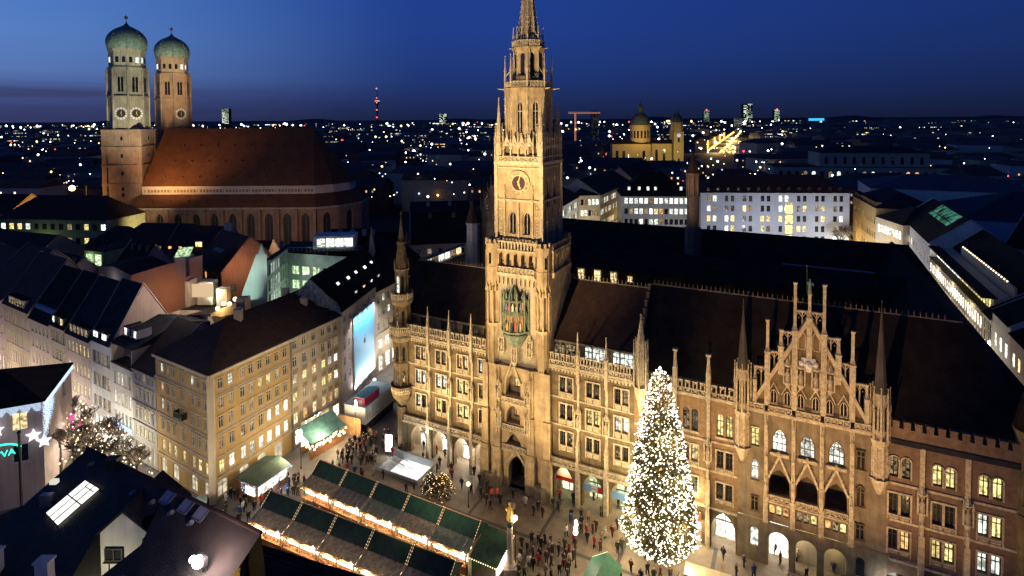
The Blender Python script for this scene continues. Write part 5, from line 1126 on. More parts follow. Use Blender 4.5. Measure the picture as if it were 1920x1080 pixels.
def ctower(name, label, x, y, wm, zc, dm, rot, dials):
    t = thing(name, label, 'church tower', (x, y, 0), rot)
    mb = MB(); a = 7.6; mb.box(-a, a, -a, a, 0, 52.0); 
    for s in (-1, 1):
        for q in (-1, 1): mb.box(s * a - 1.4 * (s > 0) - .2, s * a + 1.4 * (s < 0) + .2, q * a - 1.4 * (q > 0) - .2, q * a + 1.4 * (q < 0) + .2, 0, 51.4)
    for z in (11, 19.5, 28, 36, 44, 51.4): mb.box(-a - .35, a + .35, -a - .35, a + .35, z, z + .8)
    mb.cone(0, 0, 52, 53.4, 7.6 * 1.41, 7.0 * 1.08, 4, math.pi / 4)
    obj('tower_shaft', mb, CHURCH, t)
    mb = MB()
    for z in (15.5, 23, 25.5, 32.3, 40.0, 47.5):
        for q in (0, 1):
            mb.mark()
            if q == 0: mb.box(-.45, .45, -a - .03, -a + .1, z, z + 1.6)
            else: mb.box(a - .1, a + .03, -.45, .45, z, z + 1.6)
    obj('slit_window', mb, GLASS, t)
    n = 8; r0_, r1_ = 8.6, 8.2
    def oct_(r, z0, z1, nm, m): mb_ = MB(); mb_.cone(0, 0, z0, z1, r / math.cos(math.pi / 8), r / math.cos(math.pi / 8), 8); obj(nm, mb_, m, t)
    oct_(7.1, 52.4, 66.5, 'octagon_stage', wm); oct_(7.4, 65.9, 66.9, 'octagon_cornice', wm); oct_(6.8, 66.5, 79.2, 'octagon_stage', wm); oct_(7.0, 78.5, 79.4, 'octagon_cornice', wm); oct_(6.4, 79.2, 87.4, 'octagon_stage', wm); oct_(6.75, 86.6, 87.5, 'octagon_cornice', wm)
    mb = MB()
    for j in range(8): a_ = math.pi / 8 + j * math.pi / 4; mb.mark(); mb.cone(7.45 * math.cos(a_) * 1.03, 7.45 * math.sin(a_) * 1.03, 52.5, 78.6, .5, .4, 6)
    obj('corner_shaft', mb, wm, t)
    for j in range(8):
        am = j * math.pi / 4; rr = 6.8
        for k in (-.42, .42):
            X_, Y_ = (rr + .02) * math.cos(am) - k * 1.5 * math.sin(am), (rr + .02) * math.sin(am) + k * 1.5 * math.cos(am); win(t, X_, Y_, 68.6, am + math.pi / 2, .95, 6.6, 'pointed', 'd', wm, 'plain', 'belfry_window')
        for k in (-1, 1):
            X_, Y_ = 6.42 * math.cos(am) - k * 1.3 * math.sin(am), 6.42 * math.sin(am) + k * 1.3 * math.cos(am); win(t, X_, Y_, 81.4, am + math.pi / 2, 1.3, 2.5, 'round', 'd' if (j * 2 + (k > 0)) % 5 else 'c', wm, 'plain', 'watch_window')
        # dials
        if j in dials:
            cz, cr__ = 59.2, 3.1; ck_ = bpy.data.objects.new('clock', None); COL.objects.link(ck_); ck_.parent = t; ck_.location = (7.12 * math.cos(am), 7.12 * math.sin(am), cz); ck_.rotation_euler = (rad(90), 0, am + math.pi / 2)
            disc('clock_centre', 0, 1.75, .02, .12, FRAMED, ck_, 20)
            q = MB()
            for i in range(12):
                q.mark(); b = i * math.pi / 6; c_, s2 = math.cos(b), math.sin(b)
                q.add([(1.75 * c_ - .34 * s2, 1.75 * s2 + .34 * c_, .15), (1.75 * c_ + .34 * s2, 1.75 * s2 - .34 * c_, .15), (2.75 * c_ + .55 * s2, 2.75 * s2 - .55 * c_, .15), (2.75 * c_ - .55 * s2, 2.75 * s2 + .55 * c_, .15)], [(0, 1, 2, 3)])
            obj('hour_mark', q, mat('dial_white', (.75, .74, .70), .6, .05), ck_)
            for an_, l_ in ((-12, 1.7), (-160, 1.4)): h_ = MB(); h_.add([(-.16, 0, .2), (.16, 0, .2), (0, l_, .2)], [(0, 1, 2)]); o = obj('hand', h_, GOLDP, ck_); o.rotation_euler = (0, 0, rad(an_))
    mb = MB(); N_ = 8
    prof = [(7.0, 87.4), (7.5, 88.6), (7.7, 90.0), (7.55, 91.6), (7.0, 93.2), (5.95, 94.8), (4.4, 96.2), (2.6, 97.2), (1.0, 98.0), (.45, 98.8), (.2, 99.8)]
    mb.lathe(0, 0, prof, 32, 0)
    for j in range(8):
        a_ = math.pi / 8 + j * math.pi / 4
        for (r_, z_), (r2_, z2_) in zip(prof[:-2], prof[1:-1]): mb.tube((r_ * 1.01 * math.cos(a_), r_ * 1.01 * math.sin(a_), z_), (r2_ * 1.01 * math.cos(a_), r2_ * 1.01 * math.sin(a_), z2_), .16, n=4)
    obj('dome', mb, dm, t, smooth=True)
    mb = MB(); mb.tube((0, 0, 98.6), (0, 0, 103), .12); mb.ball2((0, 0, 101.6), .75, 10, 6); obj('golden_ball', mb, GOLDM, t)
    return t
ctower('domed_tower', 'nearer church tower with green dome and pale greenish floodlit stone', -170.5, 252, CHURCHG, 58, COPPER, rad(11), (6, 7))
ctower('domed_tower', 'farther church tower with green dome, orange floodlit brick', -170.3, 285, mat('orange_lit_church_brick', (.40, .29, .19), .9, .22, .3, .4, 3, streak=.4), 58, COPPER, rad(11), (7,))  # warm floodlight tint is put into this brick colour
# ================================================================ town hall rear, lane on the right, courts to the north
rw_ = hall('town_hall_rear_wing', 'long dark roofed rear wing of the town hall closing its courtyards', 'town hall')
def flatwall(root, pts, h, wm, name='wall'):
    for i in range(len(pts)): facade(root, pts[i], pts[(i + 1) % len(pts)], 0, h, [], wm, name=name)
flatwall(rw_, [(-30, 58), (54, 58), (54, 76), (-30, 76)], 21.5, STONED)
mb = MB(); mb.gable(-30, 54.5, 55, 77, 21.5, 7.6, 0, 5); obj('roof', mb, SLATE, rw_)
mb = MB(); mb.box(26, 48, 58.6, 58.9, 24.1, 24.35); obj('snow_guard', mb, BLUEG, rw_)
cw_ = hall('town_hall_court_wing', 'dark courtyard wing of the town hall with three lit dormer windows', 'town hall')
flatwall(cw_, [(-14, 37.5), (49, 37.5), (49, 49), (-14, 49)], 20.4, STONED)
mb = MB(); mb.gable(-14, 50, 36.8, 49.5, 24.6, 3.2, 0, 5); mb.box(-14, 49, 37.45, 37.6, 20.4, 24.6); obj('roof', mb, SLATE, cw_)
for x in (-12.3, -8.7, -5.2): win(cw_, x, 37.2, 20.9, 0, 1.45, 3.2, 'rect', 'w', FRAMED, 'cross')
win(cw_, -1.8, 37.2, 22.4, 0, 1.0, 1.2, 'rect', 'w', FRAMED, 'cross')
mb = MB(); mb.gable(40, 54.5, 10, 75, 21.5, 7.2, 4, 4, along='y'); obj('roof', mb, SLATE, cw_)
facade(cw_, (53.5, 5), (53.5, 72), 0, 21.5, [(z, 2.2, 1.0, 'rect', even(67, 14), 'd') for z in (6.5, 11, 15.5)], STONED)
mb = MB(); mb.gable(-34, -16, 18, 58, 21.5, 6.0, along='y'); obj('roof', mb, SLATE, cw_)
mb = MB(); mb.box(-45, -44.8, 26, 42, 22.6, 24.6); obj('lit_attic_strip', mb, LITG, cw_) if False else None
at = hall('attic_glazing', 'long slanting row of lit attic windows behind the corner turret', 'attic windows')
for k in range(7):
    mb = MB(); mb.box(-44.9, -44.7, 24.5 + k * 2.5, 26.4 + k * 2.5, 23.2, 24.9); obj('attic_window', mb, (LITW, LITG, DIM, LITC, LITC, DIM, LITW)[k], at)
mb = MB(); mb.box(-45.0, -44.0, 24, 42.2, 25.0, 25.3); mb.box(-45.0, -44.0, 24, 42.2, 0, 23.1); obj('attic_wall', mb, STONED, at)
gt = thing('rear_gable', 'weathered gothic rear gable with small turret spire beside the clock tower', 'gable', hp(-3.4, 0, 0), HA)
mb = MB(); mb.extr([(-40, 20), (-30, 20), (-30, 31), (-34, 39.5), (-36, 39.5), (-40, 31)], 47, 48)
for k in range(5):
    for s in (-1, 1): pinnacle(mb, -35 + s * (1 + k), 47.2, 30, 42 - k * 1.9, .4)
mb.box(-40, -30, 48, 58, 0, 24); obj('gable_wall', mb, STONED, gt)
for x in (-37, -34.2): win(gt, x, 46.9, 32.5, 0, .8, 1.8, 'rect', 'd', STONED, 'plain'); win(gt, x, 46.9, 36, 0, .8, 1.8, 'rect', 'd', STONED, 'plain')
mb = MB(); mb.cone(-40, 45, 0, 30, 1.6, 1.6, 8); mb.cone(-40, 45, 29.6, 30.2, 1.8, 1.8, 8); o = obj('turret', mb, mat('cold_limestone', (.30, .30, .32), .9, .2, .8), gt)
mb = MB(); mb.cone(-40, 45, 30.2, 36.5, 1.8, .03, 8); obj('turret_roof', mb, TILEB, o)
lamp('SPOT', (28, 112, 34), 8000, (1, .76, .56), (41.7, 130, 38), .5, 40, 1)  # added spot without fixture, brightens the slim brick tower
ct_ = thing('chimney_tower', 'slim octagonal brick tower rising behind the town hall roofs', 'tower', (41.7, 130, 0), .2)
mb = MB(); mb.cone(0, 0, 0, 30.6, 1.9, 1.8, 8); mb.cone(0, 0, 30.6, 37.8, 1.35, 1.35, 8); obj('shaft', mb, BRICK, ct_)
mb = MB(); mb.cone(0, 0, 37.8, 42.8, 1.2, 1.2, 8); mb.cone(0, 0, 37.6, 38.0, 1.55, 1.55, 8)
for j in range(8): a = math.pi / 8 + j * math.pi / 4; mb.tube((1.35 * math.cos(a), 1.35 * math.sin(a), 38), (1.35 * math.cos(a), 1.35 * math.sin(a), 42.6), .18)
mb.cone(0, 0, 42.6, 43.2, 1.6, 1.6, 8); obj('belfry', mb, BRICK, ct_)
mb = MB(); mb.cone(0, 0, 43.2, 48.2, 1.45, .03, 8); obj('cap', mb, TILEB, ct_)
# --- lane with lit shop fronts east of the town hall
LO = hp(62, 0, 0)      # lane frame: x runs back along the lane, wall faces west
LA = math.atan2(HV.y, HV.x)
def lane(name, label, t0, t1, h, wm, rm, spec_, rk='gable', rh=6, dep=18, style='plain', depth=.05):
    """front runs from far end to near end so that the lane side is outside"""
    o = LO + HV * t1; w = t1 - t0
    return house(name, label, 'building', (o.x, o.y), LA + math.pi, w, dep, h, rk, rh, wm, rm, [(zb, hh, ww_, k, even(w, n, .6), st) for zb, hh, ww_, k, n, st in spec_], style=style, depth=depth, group='buildings along the lane right of the town hall')
g0 = lane('lane_building', 'plain white lane building with green lit windows at its far end', 116, 163, 20.5, WHITEP, SLATE, [(14.5, 2.2, 1.3, 'rect', 11, 'cccccdddddd'), (9, 2.2, 1.3, 'rect', 11, 'd')], 'gable', 7)
for i in range(5):
    for j in range(3):
        mb = MB(); P_ = lambda x, y: (x, y, 20.62 + y * .78); x0, y0 = 15 + i * 5, .8 + j * 2.7
        mb.q(P_(x0, y0), P_(x0 + 4.7, y0), P_(x0 + 4.7, y0 + 2.5), P_(x0, y0 + 2.5)); obj('roof_glass', mb, glow('green_glass_roof', (.16, .60, .45), .17, 1.6, .35, floor=.1), g0)
d1 = lane('department_store', 'long white department store with tall glowing pilasters and two lit upper rows', 66, 116, 16.6, mat('dimmed_store_wall', (.17, .14, .10), .9, .2), SLATE, [(.4, 3.2, 2.4, 'rect', 13, 's'), (4.6, 7.2, .7, 'rect', 26, 'dwdd'), (13.2, 2.3, 1.1, 'rect', 26, 's')], 'flat', 1)  # wall colour darkened so that the uplit pilasters stand out
mb = MB()
for k in range(27): mb.mark(); mb.box(.3 + k * 1.86, .75 + k * 1.86, -.14, -.01, 4.2, 12.4)
obj('pilaster', mb, WHITEP, d1)
mb = MB(); mb.box(0, 50, 1.6, 18, 16.9, 19.6); obj('upper_storey', mb, CREAM, d1)
mb = MB(); mb.box(.0, 50, -.4, 2.2, 19.6, 19.9); mb.gable(0, 50, 5, 18, 19.9, 5.5); obj('upper_roof', mb, SLATE, d1)
for k in range(26): q = MB(); q.box(.8 + k * 1.88 - .45, .8 + k * 1.88 + .45, 1.52, 1.59, 17.2, 19.2); obj('upper_window', q, LITS if k < 13 else LITY, d1)
for k in range(20): q = MB(); q.ball((13 + k * 1.75, 4.6, 22.6), .22); obj('row_lamp', q, BULB, d1); q = MB(); q.box(12.9 + k * 1.75, 13.1 + k * 1.75, 4.7, 5.0, 20.6, 22.6); obj('lamp_post', q, CREAM, d1)
mb = MB(); mb.box(10, 50, 4.8, 5.2, 19.9, 22.2); obj('roof_parapet', mb, CREAM, d1)
lane('lane_building', 'narrow lane house with dark glass front beside the department store', 60, 66, 17, GREYP, SLATE, [(.4, 3.2, 2.0, 'rect', 2, 'c'), (5, 11, .9, 'rect', 4, 'dmdd')])
lane('lane_building', 'lit cream lane house with bay windows near the right edge', 50, 60, 19, WHITEP, SLATE, [(.4, 3.2, 2.0, 'rect', 3, 's'), (5, 2.4, 1.1, 'rect', 3, 'wsw'), (9, 2.4, 1.1, 'rect', 3, 'sws'), (13, 2.4, 1.1, 'rect', 3, 'sss')])
lane('lane_building', 'pinkish gabled lane house with small lit balconies at the right edge', 36, 50, 18, PINKP, SLATE, [(.4, 3.2, 2.0, 'rect', 4, 'sbbd'), (5, 2.2, 1.0, 'rect', 5, 'wwwdd'), (9, 2.2, 1.0, 'rect', 5, 'wwddd'), (13, 2.2, 1.0, 'rect', 5, 'swdmd')])
lane('lane_building', 'pale lane house beyond the round corner tower of the town hall', 14, 36, 17, CREAM, SLATE, [(.4, 3.2, 2.0, 'rect', 6, 'cws'), (5, 2.2, 1.0, 'rect', 8, 'mdcddmwd'), (9, 2.2, 1.0, 'rect', 8, 'dmdcdddm'), (13, 2.2, 1.0, 'rect', 8, 'dmdd')])
for t_, p_, c in ((60, 2300, (1, .92, .78)), (72, 1900, (1, .85, .62)), (84, 1900, (1, .84, .6)), (96, 1900, (1, .84, .6)), (108, 1900, (1, .86, .62)), (128, 650, (.9, .93, 1)), (148, 800, (1, .95, .9)), (30, 700, WHITE)):
    lamp('POINT', tuple(hp(57.5, t_, 5)), p_, c, size=.5)
for t_ in (74, 90, 106): lamp('POINT', tuple(hp(60.3, t_, 15.5)), 900, (1, .84, .55), size=.3)
# --- fronts at the far end of the lane
yf = house('palace_building', 'yellow palace front lit by the street at the far end of the lane', 'building', (142.3, 235), rad(-109.4), 35, 20, 23, 'hip', 5, YELLOW, SLATEB,
    [(.4, 3.4, 2.4, 'rect', even(35, 9), 's'), (6.5, 2.4, 1.3, 'rect', even(35, 14), 'mdwdmd'), (11.5, 2.4, 1.3, 'rect', even(35, 14), 'dmmdmd'), (17, 2.2, 1.3, 'rect', even(35, 14), 'mddmmd')], style='plain')
for k in range(10): dormer(yf, 2 + k * 3.3, .2, 23.2, 1.4, 1.6, 2, 'd', SLATEB, YELLOW)
house('curved_front_house', 'cream house with brightly lit bay floor beside the yellow palace front', 'building', (130.7, 202), rad(-97), 17, 16, 20, 'hip', 5, CREAM, TILEB,
    [(.4, 3.4, 2.4, 'rect', even(17, 5), 's'), (8, 2.4, 1.4, 'rect', even(17, 8), 'm'), (15, 2.6, 1.5, 'rect', even(17, 8), 's')], style='plain')
for p_, w_ in (((129, 214, 5), 2600), ((134, 226, 5), 2600), ((123, 194, 6), 2200), ((124, 192, 15), 900)): lamp('POINT', p_, w_, (1, .80, .45), size=.8)
# --- the square behind: white office block, grey block, curved front
wo_ = house('office_block', 'long white office block with brick red roof and scattered lit windows', 'building', (75, 224), rad(-4), 57, 18, 26, 'hip', 6.5, mat('cool_white_plaster', (.58, .60, .66), .9, .08, .4), TILER, [(zb, 2.3, 1.35, 'rect', [c + k for c in even(57, 8, .8) for k in (-1.15, 1.15)], st) for zb, st in
    ((22.6, 'mcddddddccddddddd'), (18.6, 'cmddymddcsdymymdd'), (14.6, 'yccyddywyddddydcd'), (10.6, 'ddcyddymddwyddmdd'), (6.6, 'dmwddmdddywdddssd'), (2.6, 'dwddwdwddwddcddmd'))], style='plain')
for k in range(14): dormer(wo_, 3 + k * 3.9, .6, 26.6, 1.2, 1.3, 2, 'd', TILER, TILER)
mb = MB(); mb.box(32.6, 35.4, -.14, -.01, 6, 22); st_ = obj('stair_window', mb, LITY, wo_)
mb = MB()
for z in (9.4, 13.4, 17.4, 21.4): mb.box(32.5, 35.5, -.2, -.145, z, z + .5)
obj('stair_band', mb, GREYP, st_)
gr_ = house('office_block', 'grey office block with dark mansard roof and five bright dormers', 'building', (44, 226), rad(-5), 27, 20, 24.5, 'hip', 9, GREYP, SLATE, [(zb, 2.2, 1.35, 'rect', even(27, 13, .7), st) for zb, st in
    ((21.6, 'cccccmccccccc'), (17.4, 'dmccmcwodcccc'), (13.2, 'dddcdccmddddd'), (9.0, 'oomdmddddyyyy'), (4.6, 'yddyddyyyyyyy'))], style='plain')
for k in (3, 7, 10.5, 13.5, 23.5): dormer(gr_, k, 1.6, 26.6, 1.3, 1.7, 2.5, 'c', SLATE, SLATE)
house('curved_street_front', 'warm lit stone front curving into the street of bare trees', 'building', (27.5, 232), rad(8), 9, 20, 24, 'hip', 5, CREAM, TILEB, [(zb, 2.4, 1.2, 'rect', even(9, 5, .5), st) for zb, st in ((.5, 's'), (5.5, 's'), (10.5, 'wwymm'), (15.5, 'ccdmm'), (20, 'dmccc'))], style='plain')
house('curved_street_front', 'second warm lit stone front running away beside bare trees', 'building', (36.4, 233.3), rad(64), 52, 20, 24, 'gable', 6, CREAM, TILEB, [(zb, 2.4, 1.2, 'rect', even(52, 22, .5), st) for zb, st in ((.5, 's'), (5.5, 'w'), (10.5, 'wcymmw'), (15.5, 'ccmwm'), (20, 'mmccc'))], style='plain')
house('curved_street_front', 'third orange lit front far up the street of bare trees', 'building', (62, 290), rad(64), 60, 14, 24, 'gable', 6, BEIGE, TILEB, [(zb, 2.4, 1.2, 'rect', even(60, 20, .5), '*dmo') for zb in (5.5, 10.5, 15.5, 20)], style='plain')
house('bank_house', 'cold white corner house left of the curved street front', 'building', (17.5, 205), rad(70), 31, 16, 23.5, 'hip', 6, WHITEP, SLATE, [(zb, 2.4, 1.2, 'rect', even(31, 12, .5), st) for zb, st in ((.5, 's'), (5.5, 'c'), (10.5, 'mcmdcm'), (15.5, 'dcmd'), (19.5, 'ccdm'))], style='plain')
for p_, w_, c in (((28, 214, 6), 4200, (.95, 1, .88)), ((32, 222, 6), 3800, (1, .78, .36)), ((46, 236, 6), 3200, (1, .72, .28)), ((54, 258, 6), 3600, (1, .7, .26)), ((66, 284, 6), 3400, (1, .62, .2)), ((60, 208, 8), 3200, (1, .95, .86)), ((96, 204, 10), 6500, (.82, .88, 1)), ((122, 206, 10), 4500, (.82, .88, 1))): lamp('POINT', p_, w_, c, size=1)  # the bluish lamps are added to stand in for skylight on the office front
for i, (x, y) in enumerate(((37, 226), (41, 224), (44, 233), (48, 242), (38, 220), (131, 217), (126, 215))): place_tree((x, y, 0), i, ('tall bare tree left of the lamps', 'tall bare tree nearest the grey office block', 'tall bare tree in the middle of the warm lit street', 'tall bare tree deepest in the warm lit street', 'tall bare tree before the grey block corner', 'tall bare tree at the right corner of the white office block', 'smaller bare tree before the right end of the white office block')[i], 'bare trees on the square behind the town hall', 2.0)
for (x, y, z, r_) in ((40.5, 222, 8, .9), (42, 222, 5.5, .7)): o = thing('street_lamp', 'bright white street lamp beside the grey office block' + (', upper one' if z > 7 else ', lower one'), 'street lamp', (x, y, 0)); mb = MB(); mb.ball2((0, 0, z), r_, 8, 5); obj('globe', mb, BULBW, o); mb = MB(); mb.tube((0, 0, 0), (0, 0, z), .1); obj('post', mb, IRON, o)
# --- royal palace with two storeys and rounded windows
pl_ = house('palace', 'long pale stone palace with raised upper storey of arched windows', 'palace', (194, 418), rad(-11), 128, 30, 19, 'flat', 1, mat('palace_stone', (.36, .32, .25), .9, .12, .2), SLATE, [(11.5, 4.6, 2.6, 'round', even(128, 22, 2), 'dddmcdmcddmcdodooddddd'), (2.5, 5.5, 2.6, 'round', even(128, 22, 2), 'd')], style='plain', depth=.6)
mb = MB(); q = [(0, 0), (85, 0), (85, 26), (0, 26)]
up = thing('palace_upper_storey', 'upper storey of the pale palace under a blue grey roof', 'palace', tuple((Vector((194, 418, 0)) + Matrix.Rotation(rad(-11), 3, 'Z') @ Vector((32, 3, 19)))), rad(-11))
facade(up, (0, 0), (72, 0), 0, 10.5, [(2.2, 5.4, 2.2, 'round', even(72, 11, 1.5), 'd')], MATS['palace_stone'], .6, style='plain'); facade(up, (72, 0), (72, 26), 0, 10.5, [], MATS['palace_stone']); facade(up, (0, 26), (0, 0), 0, 10.5, [], MATS['palace_stone'])
mb = MB(); mb.gable(-.6, 72.6, -.6, 26, 10.5, 4, 12, 12); obj('roof', mb, SLATEB, up)
lamp('SPOT', (225, 350, 14), 56000, (1, .88, .66), (246, 412, 14), 2, 110, 1); lamp('SPOT', (285, 340, 14), 30000, (1, .88, .66), (292, 395, 14), 2, 110, 1)
# --- blue roofs on the right
BLUER = mat('pale_blue_roof', (.055, .062, .085), .7, .2, .2); BLUED = mat('deep_blue_roof', (.026, .030, .046), .7, .2, .2)
def block(name, label, cat, x, y, ang, w, d, h, rk, rh, wm, rm, n=0, st='*dddw', fl=3, **k):
    return house(name, label, cat, (x, y), rad(ang), w, d, h, rk, rh, wm, rm, [(3 + i * (h - 4) / fl, 1.9, 1.2, 'rect', even(w, n, .8), st) for i in range(fl)] if n else [], style='plain', **k)
block('theatre_block', 'pale blue roofed block with white attic behind the green glass roof', 'building', 150, 236, -24, 60, 34, 26, 'hip', 5, WHITEP, BLUER)
block('theatre_block', 'deep blue roofed hall with small round dormers at the right', 'building', 152, 190, -24, 84, 40, 21, 'hip', 8, BLUEG, BLUED)
block('theatre_block', 'long cream lit parapet block below the palace at the right', 'building', 214, 268, -20, 110, 22, 24, 'flat', 1, CREAM, BLUED, 12, '*dddd')
block('dark_roof_house', 'black roofed house with white chimney right of the glowing lane', 'building', 128, 146, -64, 46, 24, 22, 'gable', 9, GREYP, SLATE)
block('dark_roof_house', 'dark roofed house with pale gable wall at the right edge', 'building', 120, 118, -64, 24, 22, 19, 'gable', 9, BLUEG, SLATE, gm=BLUEG)
block('dark_roof_house', 'low dark roofed house by the lower right edge behind the lane houses', 'building', 112, 94, -64, 22, 20, 16, 'gable', 7, WHITEP, SLATE)
# --- domed yellow church with two bell towers
th = thing('domed_church', 'yellow baroque church with dark dome and twin bell towers', 'church', (138, 600, 0), rad(-6))
YC = mat('church_ochre', (.46, .34, .14), .9, .12, .1); 
mb = MB(); mb.box(-31, 9, 0, 30, 0, 28); mb.box(9, 32, 6, 26, 0, 28); obj('nave_wall', mb, YC, th)
mb = MB(); mb.gable(-32, 10, -1, 31, 28, 5, 8, 8); mb.gable(9, 33, 5, 27, 28, 4); obj('roof', mb, SLATE, th)
for x in (-26, -19, 2): win(th, x, -.12, 12, 0, 3.0, 9, 'round', 'd', YC, 'plain')
for x in (16, 24): win(th, x, 5.88, 10, 0, 2.6, 12, 'round', 'd', YC, 'plain')
mb = MB(); mb.cone(0, 14, 28, 47.5, 10.8, 10.8, 16); mb.cone(0, 14, 46.6, 48, 11.4, 11.4, 16); dr_ = obj('drum', mb, YC, th)
mb = MB(); mb.lathe(0, 14, [(10.8, 48), (10.2, 52), (8.4, 56.5), (5.6, 59.5), (2.9, 61.2), (2.7, 66), (3.2, 66.3), (2.2, 69), (.6, 70.5), (.2, 74)], 16); obj('dome', mb, COPPERD, dr_, smooth=True)
for j in range(9): a = math.pi + math.pi * (j + .5) / 9; win(th, 10.9 * math.cos(a), 14 + 10.9 * math.sin(a), 34, a + math.pi / 2, 2.0, 8, 'round', 'd', YC, 'plain')
for y in (4, 22):
    mb = MB(); mb.box(33, 43, y - 5, y + 5, 0, 40); mb.box(32.6, 43.4, y - 5.4, y + 5.4, 39.5, 41); mb.cone(38, y, 41, 51, 5.4, 4.6, 8); mb.box(32.7, 43.3, y - 5.3, y + 5.3, 26, 27); o = obj('bell_tower', mb, YC, th)
    mb = MB(); mb.lathe(38, y, [(5.4, 51), (5.0, 54), (3.6, 57), (1.6, 59), (.7, 61), (.2, 64)], 10); obj('tower_cap', mb, COPPERD, o, smooth=True)
    for z in (8, 30): win(th, 38, y - 5.1, z, 0, 2, 5, 'round', 'd', YC, 'plain')
    mb = MB(); mb.cone(0, 0, 0, .3, 2.0, 2.0, 12); o = obj('clock', mb, glow('lit_dial', (.9, .9, 1), .6), th, (38, y - 5.1, 37)); o.rotation_euler = (rad(90), 0, 0)
lamp('SPOT', (120, 540, 26), 80000, (1, .70, .26), (136, 600, 26), 3, 90, 1); lamp('SPOT', (168, 545, 20), 48000, (1, .82, .36), (176, 600, 24), 3, 70, 1); lamp('SPOT', (130, 575, 34), 22000, (1, .68, .3), (138, 606, 40), 2, 100, 1)
# --- cranes
for (x, y, h, j0, j1, lab) in ((112, 1000, 64, -12, 44, 'orange lit tower crane with long level jib behind the roofs'), (46, 700, 70, -5, 4, 'pink lit tower crane with folded jib right behind the clock tower')):
    c = thing('tower_crane', lab, 'crane', (x, y, 0)); CM = glow('crane_orange_glow', (1, .38, .18), .75) if j1 > 10 else glow('crane_pink_glow', (1, .30, .32), 1.1)  # crane steel glows; the light falling on it is put into the material
    mb = MB(); w = 1.0
    for a in (-w, w):
        for b in (-w, w): mb.tube((a, b, 0), (a, b, h), .28, n=4)
    for k in range(int(h / 3)): mb.tube((-w, -w, k * 3), (w, -w, k * 3 + 3), .2, n=4)
    obj('mast', mb, CM, c); mb = MB()
    if j1 > 10:
        for b in (-w, w): mb.tube((j0, b, h), (j1, b, h), .3, n=4)
        mb.tube((j0, 0, h + 2.4), (j1, 0, h + 1.6), .3, n=4)
        for k in range(18): x_ = j0 + (j1 - j0) * k / 18; mb.tube((x_, -w, h), (x_ + 1.6, 0, h + 2), .2, n=4)
    else:
        mb.tube((0, 0, h), (-4.5, 0, h + 4), .3); mb.tube((-4.5, 0, h + 4), (2, 0, h + 9), .3); mb.tube((2, 0, h + 9), (2, 0, h), .3); mb.tube((-4.5, 0, h + 4), (3, 0, h + 3.4), .3)
    obj('jib', mb, CM, c)
# --- church at the end of the avenue, skyline towers
def tower_block(name, label, x, y, w, d, h, z0=0, m=None, red=False, extra=None):
    t = thing(name, label, 'skyscraper' if h > 60 else 'tower', (x, y, 0)); mb = MB(); mb.box(-w / 2, w / 2, -d / 2, d / 2, 0, h); obj('tower_shell', mb, ASPH, t)
    mb = MB(); r = random.Random(int(x)); fl = max(5, int(h / (w * .18)))
    for i in range(fl):
        for k in range(6):
            if r.random() < .72: mb.box(-w / 2 + w * (k + .12) / 6, -w / 2 + w * (k + .88) / 6, -d / 2 - .3, -d / 2 - .05, z0 + (h - z0) * (i + .2) / fl, z0 + (h - z0) * (i + .8) / fl)
    tag(obj('lit_floors', mb, m or LITC, t), kind='stuff')
    if red: mb = MB(); mb.ball((0, -d / 2, h + 3), 5); obj('beacon', mb, REDL, t)
    return t
GRN = glow('pale_green_floors', (.82, 1, .86), 1.7, .8, .02); GRD = glow('dull_green_floors', (.66, .85, .62), .75, 1.2, .02)
tower_block('office_tower', 'pale green lit four cylinder like tower left of the clock tower', -545, 4500, 56, 50, 96, 20, GRN)
tower_block('office_tower', 'slender lit office tower behind the red church roof', -1290, 2560, 30, 25, 108, 40, glow('greenish_floors', (.85, 1, .80), 1.4, .8, .03))
tower_block('office_tower', 'slim lit office tower left of the tallest skyline tower', 1375, 4010, 38, 30, 106, 20, GRD, True)
tower_block('office_tower', 'tallest skyline tower with two lit slabs above the avenue', 1640, 3950, 62, 40, 148, 30, GRD)
tower_block('office_tower', 'slim lit tower with red beacon right of the tallest skyline tower', 1905, 4080, 38, 30, 108, 20, GRD, True)
tower_block('office_tower', 'dark concrete tower behind the orange crane', 148, 1010, 13, 12, 68, 0, glow('dull_floors', (.4, .42, .55), .09, 1, .1))
tower_block('avenue_gate', 'pale arch monument at the end of the lit avenue', 715, 1795, 26, 14, 52, 0, glow('dull_gate', (.9, .95, .75), .22, 1, .1))
tvt = thing('television_tower', 'thin television tower with red beacons on the horizon', 'television tower', (-1010, 4250, 0)); mb = MB(); mb.cone(0, 0, 0, 180, 9, 5, 8); mb.cone(0, 0, 165, 200, 17, 15, 10); mb.cone(0, 0, 200, 290, 4, 1.5, 6); obj('shaft', mb, ASPH, tvt)
mb = MB()
for z, r_ in ((70, 6), (125, 6), (215, 5), (285, 6), (180, 5)): mb.ball((0, -16, z), r_)
tag(obj('beacon', mb, REDL, tvt), kind='stuff'); mb = MB(); mb.cone(0, 0, 188, 198, 17.6, 17.6, 10); obj('lit_basket', mb, glow('basket_light', (.9, .7, .5), .7), tvt)
tag(obj('lit_hall', (lambda m: (m.box(-60, 60, -5, 5, 0, 42), m)[1])(MB()), glow('cyan_hall', (.06, .55, 1), 1.2), None, (2450, 4550, 0)), 'bright cyan lit long hall on the right horizon', 'lit hall')
